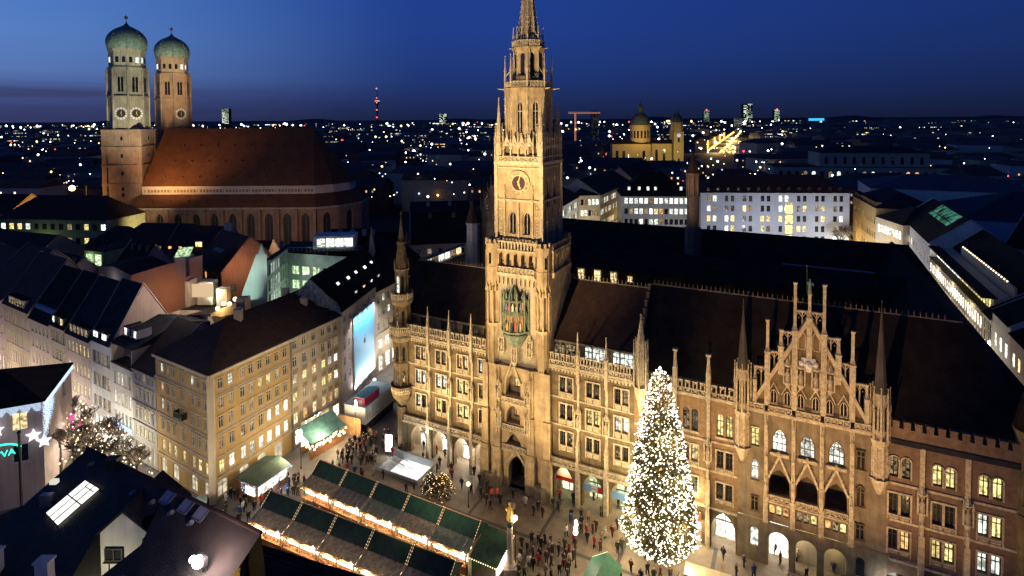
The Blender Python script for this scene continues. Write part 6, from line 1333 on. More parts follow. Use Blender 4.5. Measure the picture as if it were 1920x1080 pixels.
# lit avenue running away
av = thing('avenue_lights', 'golden glowing avenue of street lamps running towards the horizon', 'street lights', (320, 860, 0)); mb = MB(); r = random.Random(8)
A0, A1 = Vector((308, 850, 0)), Vector((700, 1760, 0))
for k in range(46):
    f = (k / 46) ** 1.3; p = A0.lerp(A1, f); 
    for s in (-9, 12): mb.ball((p.x - 320 + s, p.y - 860, 9), 1.9 + f * 1.6)
for k in range(40): f = r.random() ** 1.6 * .45; p = A0.lerp(A1, f); mb.ball((p.x - 320 + r.uniform(4, 26), p.y - 860, 3), r.uniform(1.2, 2.6))
tag(obj('lamp_globe', mb, glow('avenue_lamp', (1, .58, .17), 2.6), av), kind='stuff')
dA = (A1 - A0).normalized(); nA = Vector((-dA.y, dA.x, 0))
mb = MB(); mb.q((0, -30, .3), (26, -38, .3), (26 + 372, 962, .3), (372 - 6, 970, .3)); obj('road_surface', mb, mat('lit_road', (.25, .2, .14), .5), av)
for k in range(4):
    q0 = A0 + dA * (30 + k * 150) + nA * 16; house('avenue_house', ('nearest', 'second', 'third', 'farthest')[k] + ' golden floodlit house front along the glowing avenue', 'building', (q0.x, q0.y), math.atan2(dA.y, dA.x), 144, 18, 19, 'gable', 5, YC, SLATE, [(z, 3, 2, 'rect', even(144, 22), '*ddo') for z in (5, 12)], style='plain', group='fronts along the avenue')
for k in range(5): p = A0 + dA * (40 + k * 170) + nA * 2; lamp('POINT', (p.x, p.y, 12), 110000, (1, .66, .24), size=2)
# ================================================================ ground, hillside of roofs, far city
def sheet(name, pts, z, m, kind='structure'):
    mb = MB(); mb.q(*[(x, y, z) for x, y in pts]); return tag(obj(name, mb, m), kind=kind)
sheet('ground', [(-30000, -300), (30000, -300), (30000, 30000), (-30000, 30000)], -.05, ASPH)
sheet('street_paving', [(-190, 60), (20, 40), (90, 30), (130, 160), (60, 250), (20, 250), (-15, 150), (-34, 118), (-60, 98), (-190, 182)], -.012, mat('street_paving_stone', (.17, .155, .14), .6, .3, .4, .2, 6, spec=.45))
# --- houses between the shopping street and the church
r = random.Random(21)
def mid(label, x, y, ang, w, d, h, rk, rh, wm, rm, fr=(), rt=(), gm=None, along='x', **k):
    return house('town_house', label, 'building', (x, y), rad(ang), w, d, h, rk, rh, wm, rm, fr, rt, gm=gm, along=along, style='plain', **k)
def R3(w, n, zs, st, ww=1.1, hh=1.6): return [(z, hh, ww, 'rect', even(w, n, .6), st) for z in zs]
m1 = mid('house with orange gable wall and dark red tiled roof before the church', -84, 148, -38, 15, 15, 18, 'gable', 8, ORANGE, TILER, R3(15, 6, (13, 15.5), 'ddoddd'), R3(15, 3, (13,), 'd'), gm=ORANGE)
for k in range(5): q = MB(); q.box(-.35, .35, -.1, 1.1, 0, .12); o = obj('skylight', q, mat('skylight_glass', (.12, .14, .18), .2), m1, (4 + k * 1.0, 3.2, 21.6)); o.rotation_euler = (rad(46), 0, 0)
lamp('POINT', (-66, 139, 19), 900, (1, .62, .4), size=.4); lamp('SPOT', (-52, 100, 26), 5200, (.75, .9, 1), (-40, 114, 22), .5, 50, 1)  # both lamps added without fixtures, for the orange gable and the netting
chimney(m1, 1.0, 8.5, 25, 2.5, 2.2, 1.2, PINKP)
m2 = thing('courtyard_block', 'mint white pointed fire wall with glazed courtyard floors beside it', 'building', (-53.5, 121, 0), rad(5))
mb = MB(); mb.extr([(-5.6, 0), (.4, 0), (.4, 27), (-1.8, 27), (-5.6, 16.8)], 0, .5); mb.extr([(-1.6, 26.5), (.2, 26.5), (-.7, 29.4)], .1, .6); obj('fire_wall', mb, MINT, m2)
facade(m2, (.4, .1), (.6, 14), 0, 25.6, R3(13.5, 8, (12, 15.4, 18.6, 22), 'dccccddd', .9, 2.4), mat('courtyard_render', (.36, .42, .40), .8), .3, style='plain')
facade(m2, (.6, 14), (18, 7.5), 0, 24, R3(18, 6, (12, 15.4, 18.8), 'gggddd', 2.1, 2.2), MATS['courtyard_render'], .3, style='mull')
mb = MB(); mb.add([(-5.6, .5, 16), (.4, .5, 26), (.6, 14, 26), (-5.6, 14, 16)], [(0, 1, 2, 3)]); mb.box(-1.5, 18, 14.2, 26, 23.8, 24.2); mb.box(.4, 1.4, 0, 14, 25.6, 26.0); obj('roof', mb, SLATEB, m2)
mb = MB()
for k in range(18): mb.box(1 + k, 1.05 + k, 13.6, 13.7, 24.2, 25.3)
mb.box(1, 18, 13.6, 13.7, 25.25, 25.35); obj('roof_railing', mb, METAL, m2)
mb = MB(); mb.box(6, 16, 16, 21, 24.2, 27.4); pe = obj('penthouse', mb, WHITEP, m2)
for k in range(4): q = MB(); q.box(7 + k * 2.2, 8.9 + k * 2.2, 15.93, 15.99, 24.7, 26.8); obj('penthouse_window', q, LITC, pe)
lamp('POINT', (-48, 127, 15), 900, (.75, 1, .72), size=.5); lamp('SPOT', (-58, 104, 24), 11000, (.72, 1, .9), (-56, 121, 20), .5, 60, 1)
def tapered(label, pts, z0, h, wm, name='fire_wall_house', thick=10):
    """building whose visible wall follows pts (world) with varying top heights"""
    t = thing(name, label, 'building', (pts[0][0], pts[0][1], 0)); o = pts[0]; mb = MB()
    for (a, b) in zip(pts, pts[1:]): mb.q((a[0] - o[0], a[1] - o[1], 0), (b[0] - o[0], b[1] - o[1], 0), (b[0] - o[0], b[1] - o[1], b[2]), (a[0] - o[0], a[1] - o[1], a[2]))
    obj('wall', mb, wm, t); mb = MB()
    a, b = Vector((pts[0][0], pts[0][1], 0)), Vector((pts[-1][0], pts[-1][1], 0)); n = Vector((-(b - a).y, (b - a).x, 0)).normalized() * thick
    for (p_, q_) in zip(pts, pts[1:]): mb.q((p_[0] - o[0], p_[1] - o[1], p_[2]), (q_[0] - o[0], q_[1] - o[1], q_[2]), (q_[0] - o[0] + n.x, q_[1] - o[1] + n.y, q_[2] - 1), (p_[0] - o[0] + n.x, p_[1] - o[1] + n.y, p_[2] - 1))
    obj('roof', mb, SLATE, t); return t
f1 = tapered('long fire wall, bluish on the left and orange lit on the right', [(-97, 131, 22), (-91.5, 128.5, 22.6), (-85.3, 125.1, 21.5), (-80, 127, 23), (-72.5, 131, 24.5)], 0, 22, mat('peach_plaster', (.48, .36, .29), .9, .1, .2), thick=14)
mb = MB(); mb.box(8, 13.6, 1.5, 5, 18, 25.5) if False else mb.box(19.5, 22, -2.5, 1, 20, 24.6); obj('roof_terrace', mb, GREYP, f1)
mb = MB(); mb.add([(19.4, -2.6, 24.6), (22.2, -1.2, 24.6), (22.2, .6, 26.4), (19.4, -.4, 26.4)], [(0, 1, 2, 3)]); obj('lit_skylight', mb, LITG, f1)
lamp('POINT', (-76, 122, 17), 800, (1, .42, .14), size=.4); lamp('POINT', (-92, 126.6, 20), 60, (.7, .8, 1), size=.4)
f2 = tapered('cream fire wall with dark doorway behind the ochre house roof', [(-66.5, 102, 18.5), (-65, 104.5, 19.6), (-63, 105.6, 20.2), (-59.3, 106, 20), (-55.5, 103, 19.6), (-53.5, 101, 18)], 0, 20, CREAM, thick=9)
mb = MB(); mb.box(3.2, 5.0, 3.2, 3.9, 14.8, 17.8); mb.box(8.6, 9.6, 2.4, 3.4, 14.4, 17.4); obj('dark_doorway', mb, GLASS, f2)
mb = MB(); mb.box(3.2, 4.0, 6, 9, 20, 25); mb.box(5, 8, 7, 9, 20, 24.6); mb.box(9.5, 11.5, 5.5, 7, 20, 23.6); obj('roof_structure', mb, BEIGE, f2)
mb = MB(); mb.box(4.1, 8.2, 6.8, 6.99, 21.6, 24.2); obj('lit_panel', mb, glow('lit_panel_wall', (1, .72, .42), .75), f2)
f3 = tapered('brightly lit cream parapet with lamps behind the ochre house roof', [(-56.0, 103.5, 20.2), (-55, 105, 20.6), (-54, 110, 20.4), (-53, 113, 20.6)], 0, 20, CREAM, thick=6)
mb = MB()
for k in range(4): mb.ball2((.9 + k * .45, .8 + k * 1.3, 20.9 + .5 * (k % 2)), .42, 8, 5)
obj('parapet_lamp', mb, BULB, f3)
lamp('POINT', (-53.6, 105, 21.2), 620, (1, .62, .24), size=.4); lamp('POINT', (-59, 102.5, 18.5), 420, (1, .78, .5), size=.4)
m9 = mid('small flat roofed stair house with green lit glass front', -116, 152, -20, 7, 10, 21, 'flat', 1, mat('green_render', (.34, .42, .22), .9), SLATE, [(13, 3.2, 2.6, 'rect', [1.8, 5.2], 'g'), (17.2, 3.0, 2.6, 'rect', [1.8, 5.2], 'g')]); lamp('POINT', (-114, 150, 19), 130, (.8, 1, .55), size=.3)
m10 = mid('wide dark red hipped roof house with two rows of lit dormer windows', -122, 163, -6, 34, 18, 17, 'hip', 8, mat('dim_brown_plaster', (.20, .14, .10), .9), TILER, R3(34, 12, (12.5,), 'ddcccycdddcc', 1.2, 2.0))
for k in range(9): dormer(m10, 4 + k * 3.2, 1.2, 18.2, 1.3, 1.7, 2.6, 'dmwddmoow'[k], TILER, TILER)
m5b = mid('red tiled roof house with yellow glazed dormer left of the orange gable', -101, 161, -12, 18, 14, 17.5, 'gable', 7.5, GREYP, TILER, R3(18, 5, (12, 15), 'dmddd'))
dormer(m5b, 11, 2, 19, 2.4, 2.4, 3, 'y', COPPERD, COPPERD)
m11 = mid('greenish office building with dark roof and few bright windows left of the church tower', -196, 214, -6, 46, 18, 19, 'hip', 8, mat('olive_plaster', (.22, .25, .13), .9), TILEB, R3(46, 13, (4.5, 10, 15.2), 'cywcddddmdydc', 1.9, 2.2)); lamp('POINT', (-176, 209, 9), 900, (.82, 1, .5), size=1)
sl = thing('sodium_lamp', 'bright orange sodium lamp glaring over the roofs left of the church', 'street lamp', (-186.4, 246.5, 0)); mb = MB(); mb.ball2((0, -8, 27.6), 1.15, 10, 6); obj('lamp_head', mb, glow('sodium_light', (1, .62, .12), 14), sl); mb = MB(); mb.tube((0, 0, 0), (0, 0, 28), .2); mb.tube((0, 0, 28), (0, -8, 28.4), .15); obj('lamp_post', mb, IRON, sl)
lamp('POINT', (-186.4, 236, 26), 12000, (1, .50, .10), size=1)
mid('house with pale triangular gable wall at the left', -186, 223, 35, 16, 15, 14, 'gable', 8, CREAM, TILEB, gm=CREAM)
mid('dark roofed house low at the far left edge', -180, 178, -20, 40, 18, 14, 'gable', 7, BEIGE, TILEB, R3(40, 9, (8,), '*dddm'))
for i, (x, y, a, w, d, h, rm) in enumerate(((-150, 150, -30, 24, 16, 16, SLATE), (-128, 138, -31, 20, 14, 17, SLATE), (-118, 134, -31, 16, 14, 16, SLATEB), (-140, 182, -10, 18, 14, 15, TILEB), (-165, 160, -30, 20, 16, 15, SLATE), (-70, 165, -20, 18, 14, 11, SLATE), (-52, 150, -10, 20, 16, 18, SLATE), (-60, 182, 0, 24, 16, 11, SLATE), (-30, 165, 10, 24, 18, 19, SLATE), (-88, 190, -8, 26, 16, 6, SLATE), (-120, 205, -4, 30, 14, 4, TILEB), (-36, 196, 8, 26, 16, 18, SLATEB), (-14, 190, -26, 24, 18, 20, SLATE), (-150, 192, -20, 12, 12, 8, SLATE), (-105, 145, -30, 12, 12, 16, SLATE), (-215, 200, -20, 26, 18, 15, SLATE), (-240, 236, -10, 34, 20, 18, SLATE), (-46, 138, 4, 10, 12, 20, SLATE))):
    lab = ['in the block behind the shopping street', 'behind the white modern house front', 'behind the yellow uplit house', 'near the green lit stair house', 'near the left edge behind the street', 'below the church choir', 'behind the courtyard block', 'at the foot of the church choir', 'behind the wrapped building', 'before the church nave', 'under the church windows', 'right of the church choir', 'behind the corner turret', 'under the church towers', 'behind the long fire wall', 'at the far left', 'below the sodium lamp', 'next to the mint fire wall'][i]
    o = mid(('blue grey' if rm is SLATEB else 'brown tiled' if rm is TILEB else 'black') + ' roofed town house ' + lab, x, y, a, w, d, h, 'gable' if i % 3 else 'hip', 6 + i % 3, (GREYP, BEIGE, PINKP)[i % 3], rm, R3(w, max(3, int(w / 3.2)), (h - 3, h - 6.5), '*ddddmw'), R3(d, 3, (h - 3,), '*dddm'))
    for k in range(1 + i % 3): chimney(o, w * (.25 + .3 * k), d * .42, h + 5.2, 2.4, 1.1, .8, (BRICK, GREYP)[i % 2])
    for k in range(i % 4): dormer(o, w * (.2 + .22 * k), 1.6, h + 1.0, 1.3, 1.5, 2.4, pick('ddmc'), rm, GREYP)
# --- blocks beyond: each one with its own roof and windows
def wquads(mb, r, x0, x1, y, z0, z1, n, sz):
    for _ in range(n):
        x = r.uniform(x0, x1); z = r.uniform(z0, z1); w = sz * r.uniform(.6, 1.5); mb.q((x, y, z), (x + w, y, z), (x + w, y, z + sz), (x, y, z + sz))
used = [(-163, 240, 110, 60), (75, 220, 60, 30), (44, 222, 28, 26), (20, 200, 40, 140), (106, 590, 80, 50), (190, 380, 140, 70), (140, 150, 110, 120), (-200, 205, 50, 40)]
WALLS = [GREYP, BEIGE, mat('dark_render', (.16, .15, .15), .9), mat('dark_brick', (.15, .08, .06), .9)]
CROOF = [mat('far_dark_roof', (.055, .048, .046), .9, .4, .2), mat('far_slate_roof', (.06, .068, .085), .8, .4, .2), mat('far_tile_roof', (.105, .05, .036), .9, .4, .2)]; CROOF.insert(0, CROOF[0])
r = random.Random(77); cnt = 0
FARM = [LITC, LITW, LITY, glow('far_white', (.95, 1, .95), 2.0), glow('far_amber', (1, .62, .26), 1.0), glow('far_dim', (1, .78, .52), .35), glow('far_dim_cool', (.8, .9, 1), .30)]
STF = {'wall': MB(), 'win': MB()}
Y = 262
while Y < 4600:
    step = 34 + Y * .035; x = -1.02 * Y - 30
    while x < 1.02 * Y + 30:
        w = step * r.uniform(.55, .95); d = step * r.uniform(.4, .6); h = r.uniform(13, 21) if Y < 1500 else r.uniform(12, 26); xx, yy = x + r.uniform(0, 6), Y + r.uniform(-.2, .2) * step
        dark = xx / yy > .50 and yy > 550
        skip = any(xx + w > a and xx < a + c and yy + d > b and yy < b + e for a, b, c, e in used) or (abs((xx + w / 2 - 308) - (yy - 850) * .431) < 52 + w * .4 and yy > 700 and yy < 1800) or (.31 < (xx + w * .6) / yy < .44 and 440 < yy <= 700) or (.335 < (xx + w * .6) / yy < .425 and 700 < yy < 1800) or r.random() < .12
        if not skip:
            nw = 0 if r.random() < (.78 if dark else .30 if yy < 1500 else .5 if yy < 2300 else .8) else r.randint(2, 9); sz = max(1.1, yy * .0014)
            if cnt < 150 and abs(xx / yy) < .95:
                cnt += 1; ang = r.uniform(-.3, .3); wl = r.choice(WALLS); rm = r.choice(CROOF)
                t = thing('city_block', '%s roofed city block with %s %s %s' % ({'far_dark_roof': 'black', 'far_slate_roof': 'blue grey', 'far_tile_roof': 'brown'}[rm.name], 'no lit window' if nw == 0 else 'few lit windows' if nw < 5 else 'several lit windows' if nw < 7 else 'many lit windows', 'near' if yy < 340 else 'beyond' if yy < 430 else 'far beyond', 'the left edge' if xx / yy < -.75 else 'the church' if xx / yy < -.35 else 'the corner turret' if xx / yy < -.12 else 'the clock tower' if xx / yy < .12 else 'the domed church' if xx / yy < .3 else 'the avenue' if xx / yy < .5 else 'the palace'), 'building', (xx, yy, 0), ang, 'city blocks beyond the old town')
                mb = MB(); mb.box(0, w, 0, d, 0, h); obj('wall', mb, wl, t); mb = MB(); mb.gable(-.4, w + .4, -.4, d + .4, h, r.uniform(3, 6), *((3, 3) if r.random() < .5 else (0, 0))); obj('roof', mb, rm, t)
                if nw:
                    nr, nc, pr_ = r.choice((1, 2, 3, 3)), max(3, int(w / 3.7)), nw / 13
                    key = ('cw', round(sz, 1))
                    if key not in CACHE: q = MB(); q.box(-sz * .42, sz * .42, -.12, -.02, 0, sz * 1.1); CACHE[key] = mesh('window', q, GLASS)
                    for i in range(nr):
                        for k in range(nc):
                            if r.random() < pr_: o = put('window', CACHE[key], t, (w * (k + .5) / nc, 0, h - 3.2 - i * 3.6)); o.material_slots[0].link = 'OBJECT'; o.material_slots[0].material = r.choice(FARM)
            else:
                STF['wall'].box(xx, xx + w, yy, yy + d, 0, h); STF['wall'].gable(xx, xx + w, yy, yy + d, h, r.uniform(0, 5), 3, 3)
                if nw:
                    for row in range(r.choice((1, 1, 2, 3))):
                        z_ = h - 2.5 - row * 3.8; n_ = int(w * .85 / (sz * 2.1)); hz = r.random() < .35; pr_ = r.uniform(.12, .6)
                        for k in range(n_):
                            if r.random() < pr_: STF['win'].cur = r.randrange(len(FARM)); a = xx + w * .07 + k * sz * 2.1; b_ = a + sz * (1.9 if hz else .85); STF['win'].q((a, yy - .1, z_), (b_, yy - .1, z_), (b_, yy - .1, z_ + sz * .9), (a, yy - .1, z_ + sz * .9))
        x += step * r.uniform(.95, 1.35)
    Y += step * .8
tag(obj('far_city', STF['wall'], mat('far_city_blocks', (.11, .10, .10), .9, .6, .004)), 'dark mass of far city blocks reaching to the horizon', 'city', kind='stuff')
tag(obj('far_city_windows', STF['win'], FARM), 'lit windows scattered through the far city', 'city lights', kind='stuff')
mb = MB(); r = random.Random(9)
for _ in range(1500):
    y = 300 * math.exp(r.random() ** 1.25 * 2.55); x = y * r.uniform(-1.0, .98)
    if x / y > .48 and r.random() < .82: continue
    if -190 < x < -50 and y < 320: continue
    mb.cur = r.choices(range(5), (6, 2, 2, 1, .4))[0]; s = y * r.choice((.0007, .0009, .0012, .0015, .0021)); z = r.uniform(8, 24) + (12 if y > 2000 else 0); mb.ball((x, y, z), s)
tag(obj('far_city_lamps', mb, [BULBW, BULB, BULBO, BULBB, REDL]), 'street lamps and roof lamps twinkling through the far city', 'city lights', kind='stuff')
mb = MB(); r = random.Random(4)   # low wooded hills along the horizon
for k in range(140):
    x = -9000 + k * 130; h = 34 + 22 * math.sin(k * .31) + 14 * math.sin(k * .83); h2_ = 34 + 22 * math.sin((k + 1) * .31) + 14 * math.sin((k + 1) * .83); mb.q((x, 7600, 0), (x + 130, 7600, 0), (x + 130, 8300, h2_), (x, 8300, h)); mb.q((x, 8300, h), (x + 130, 8300, h2_), (x + 130, 9100, 0), (x, 9100, 0))
tag(obj('hills', mb, mat('far_woods', (.02, .024, .03), .95)), kind='structure')
# ================================================================ roofs right below the viewpoint
fa = thing('foreground_house', 'big dark foreground roof with glowing skylight and white gable dormer', 'building', (-41, 53.3, 0))
O_ = Vector((-41, 53.3, 0)); rA_, rB_ = Vector((-41, 53.3, 24.5)), Vector((-19.3, 42, 24.5)); rd_ = (rB_ - rA_).normalized(); tn = Vector((-.462, -.887, -.6))
def slope(x, y):      # height of the near slope above x,y
    k = (Vector((x, y, 0)) - Vector((rA_.x, rA_.y, 0))).dot(Vector((-.462, -.887, 0))); return 24.5 - .6 * k
def sp3(x, y, dz=0): return (x - O_.x, y - O_.y, slope(x, y) + dz)
NEARR = mat('purple_brown_tiles', (.036, .028, .026), .7, .35, .7, .35, 34, kind='tile')
mb = MB()
mb.q(sp3(-41, 53.3), sp3(-33.2, 49.24), sp3(-34.3, 45.5), sp3(-34.3, 40), sp3(-46, 40), sp3(-47.5, 45))
mb.q(sp3(-33.2, 49.24), sp3(-29.8, 47.47), sp3(-29.8, 45.6), sp3(-34.3, 45.6))
mb.q(sp3(-29.8, 47.47), sp3(-19.3, 42), sp3(-23, 34.5), sp3(-31.2, 38.6), sp3(-31.68, 42.14), sp3(-29.53, 43.53))
mb.q((0, 0, 24.5), (21.7, -11.3, 24.5), (22.0, -10.7, 17), (.3, .6, 17))
mb.q((0, 0, 24.5), (.3, .6, 17), (-7.2, 2, 18), (-11, -6, 19), sp3(-47.5, 45))
obj('roof', mb, NEARR, fa)
mb = MB(); mb.prism([(-9, -5), (-5, -14), (22, -19), (21.5, -11.5), (0, 0), (-6, 1)], 0, 17.0); obj('wall', mb, GREYP, fa)
mb = MB(); mb.tube((0, 0, 24.55), (21.7, -11.3, 24.55), .16, n=6); obj('ridge_tiles', mb, TILEB, fa)
gz = lambda x: x - O_.x
mb = MB(); gx0, gx1, gy = -34.2 - O_.x, -29.9 - O_.x, 45.5 - O_.y
mb.extr([(gx0, 13), (gx1, 13), (gx1, 22.0), ((gx0 + gx1) / 2, 23.9), (gx0, 22.0)], gy, gy + 5); gw = obj('gable_dormer', mb, WHITEP, fa)
mb = MB(); 
for k in (-1, 1):
    cx = (gx0 + gx1) / 2; mb.extr([(cx, 24.15), (cx + k * 2.6, 21.85), (cx + k * 2.6, 21.7), (cx, 23.92)], gy - .35, gy + 5)
obj('dormer_roof', mb, SLATEB, gw)
for x, z, w, h in ((gx0 + 1.15, 19.7, 1.5, 1.1), (gx1 - .5, 20.3, .5, 1.3), (gx0 + 2.0, 15.2, .55, 1.5), (gx0 + 2.75, 15.5, .55, 1.5)): win(fa, x, gy - .03, z, 0, w, h, 'rect', 'd', FRAMED, 'mull')
mb = MB(); mb.tube((gx0 + .7, gy - .06, 14), (gx0 + .7, gy - .06, 19.5), .05); mb.tube((gx0 + .7, gy - .06, 18), (gx0 + 2.4, gy - .06, 18.8), .04); mb.tube((gx1 - .2, gy - .08, 14), (gx1 - .2, gy - .08, 22), .07); obj('cable', mb, IRON, gw)
sk = [(-40.73, 47.93), (-38.73, 49.96), (-36.5, 48.74), (-38.56, 46.55)]
mb = MB(); mb.q(*[sp3(x, y, .25) for x, y in sk]); so = obj('lit_skylight', mb, glow('skylight_glow', (1, 1, .92), 1.6, .25, 1.2, floor=.85), fa)
mb = MB(); V = [Vector(sp3(x, y, .27)) for x, y in sk]
for f in (0, .33, .66, 1): mb.tube(V[0].lerp(V[3], f), V[1].lerp(V[2], f), .045, n=4)
for f in (0, .55, 1): mb.tube(V[0].lerp(V[1], f), V[3].lerp(V[2], f), .05, n=4)
mb.tube(V[1].lerp(V[0], .12).lerp(V[2].lerp(V[3], .12), .3), V[1].lerp(V[0], .12).lerp(V[2].lerp(V[3], .12), .9), .04)
for i in range(4): mb.tube(V[i] - Vector((0, 0, .3)), V[i], .06)
obj('skylight_bars', mb, FRAMED, so)
mb = MB(); mb.box(-41.9 - O_.x, -40.9 - O_.x, 48.7 - O_.y, 49.2 - O_.y, 20.6, 23.0); obj('roof_hatch', mb, METAL, fa)
mb = MB(); mb.box(-41.7 - O_.x, -41.1 - O_.x, 49.6 - O_.y, 50.0 - O_.y, 23.4, 23.75); obj('hatch_lamp', mb, glow('hatch_lamp', (1, .98, .85), .75), fa)
for (x, y) in ((-42.0, 44.4), (-36.4, 42.6)):
    mb = MB(); X, Y_ = x - O_.x, y - O_.y; mb.box(X - .5, X + .5, Y_ - .35, Y_ + .35, 17, slope(x, y) + 1.9); mb.box(X - .6, X + .6, Y_ - .45, Y_ + .45, slope(x, y) + 1.9, slope(x, y) + 2.05); obj('chimney', mb, WHITEP, fa)
for (x, y) in ((-36.9, 51.0),):
    mb = MB(); X, Y_ = x - O_.x, y - O_.y; mb.box(X - .45, X + .45, Y_ - .3, Y_ + .3, 22, 24.9); mb.box(X - .52, X + .52, Y_ - .37, Y_ + .37, 24.9, 25.05); obj('chimney', mb, IRON, fa)
for (x, y) in ((-39.6, 51.6), (-33.2, 47.85), (-30.8, 46.64), (-28.46, 45.37), (-26.2, 44.2)): mb = MB(); mb.tube(sp3(x, y, -.1), sp3(x + .5, y - .25, .25), .17, .2, 7); obj('roof_vent', mb, METAL, fa)
for (x, y) in ((-29.2, 46.5), (-27.0, 45.4), (-25.3, 44.5)):
    mb = MB(); a, b = Vector(rd_) * .55, Vector((-.462, -.887, -.6)) * .4; c = Vector(sp3(x, y, .12)); mb.q(c - a - b, c + a - b, c + a + b, c - a + b); o = obj('roof_window', mb, mat('skylight_glass2', (.22, .22, .30), .15, .1, 1, spec=.8), fa)
    mb = MB()
    for s, t_ in ((c - a - b, c + a - b), (c + a - b, c + a + b), (c + a + b, c - a + b), (c - a + b, c - a - b)): mb.tube(s, t_, .07, n=4)
    obj('roof_window_frame', mb, METAL, o)
fl = thing('floodlight', 'glaring white floodlight on the dark roof in the foreground', 'floodlight', (-23, 40.6, slope(-23, 40.6)), rad(150))
mb = MB(); mb.tube((0, 0, -.2), (0, 0, .7), .06); mb.box(-.45, .45, -.1, .25, .55, 1.25); obj('housing', mb, IRON, fl)
mb = MB(); mb.ball2((0, .35, .95), .42, 12, 8); mb.ball2((.75, .3, .8), .25, 10, 6); obj('lamp_face', mb, glow('floodlight_face', (1, .96, .92), 40), fl)
lamp('POINT', (-22.6, 39.9, slope(-23, 40.6) + 1.5), 1200, (1, .74, .68), size=.3)
f2_ = thing('foreground_house', 'low ribbed dark foreground roof below the stalls', 'building', (-26.5, 51, 0))
mb = MB(); P = [(0, 0, 17.6), (16.5, -5.8, 17.6), (14.5, -17, 18.6), (-2, -14, 18.6)]; mb.q(*P); mb.prism([(p[0], p[1]) for p in P][::-1][::-1], 0, 17.4); obj('roof', mb, SLATE, f2_)
mb = MB()
for k in range(26): f = k / 26; a = Vector(P[0]).lerp(Vector(P[3]), f); b = Vector(P[1]).lerp(Vector(P[2]), f); mb.tube(a + Vector((0, 0, .03)), b + Vector((0, 0, .03)), .06, n=4)
tag(obj('roof_rib', mb, SLATEB, f2_), kind='stuff')
mb = MB(); mb.box(4.0, 5.3, -8.6, -7.6, 17.5, 21.4); mb.box(3.9, 5.4, -8.7, -7.5, 21.4, 21.6); ch = obj('chimney', mb, YELLOW, f2_)
mb = MB()
for k in range(3): mb.cone(4.25 + k * .4, -8.1, 21.6, 22.0, .13, .12, 7)
obj('chimney_pot', mb, METAL, ch); lamp('POINT', (-21.8, 41.0, 20.8), 60, (1, .72, .25), size=.2)
mb = MB(); mb.ball2((3.1, -10.2, 20.3), .2, 8, 5); obj('amber_lamp', mb, BULBO, f2_)
mb = MB(); mb.tube((2.4, -9.4, 18.5), (6.5, -12.6, 18.8), .16); mb.tube((3.1, -10.2, 18.4), (3.1, -10.2, 20.2), .05); obj('lit_gutter', mb, METAL, f2_)
lamp('POINT', (-33.2, 42.9, 19.5), 240, (1, .92, .62), size=.3)  # added lamp without fixture, brightens the white gable dormer
# ================================================================ the square
def ws(name, pts, z, m): return sheet(name, pts, z, m)
q = lambda u, v: tuple(hp(u, v, 0))[:2]
ws('square_paving', [q(-34, 0), q(-34, -52), q(70, -52), q(70, 0)], 0.0, PAVE)
for i, (u, v, w, d) in enumerate(((-34, -9.2, 104, .55), (-34, -20.5, 104, .55), (-2.3, -40, .5, 40), (8.4, -40, .5, 40), (19.2, -40, .5, 40), (-13, -40, .5, 40))): ws('paving_band', [q(u, v), q(u + w, v), q(u + w, v + d), q(u, v + d)], .004 + .004 * (i > 1), PAVEB)
mb = MB(); mb.q(*[(*q(u, v), .004) for u, v in ((-34, 4.2), (-34, 0), (50, 0), (50, 4.2))]); tag(obj('passage_floor', mb, PAVE), kind='structure')
SLATS = mat('slat_dark', (.05, .05, .045), .6, .3)
STLIT = glow('stall_interior', (1, .86, .62), 3.4, .5, 2.2, floor=.55)  # glowing sheets; lamp light on shelves and goods is put into them
GOODS = [mat('goods_red', (.45, .05, .03), .6, .3, 4), mat('goods_gold', (.5, .3, .06), .6, .3, 4), mat('goods_brown', (.2, .09, .04), .7, .3, 4), mat('goods_green', (.05, .16, .06), .7, .3, 4)]
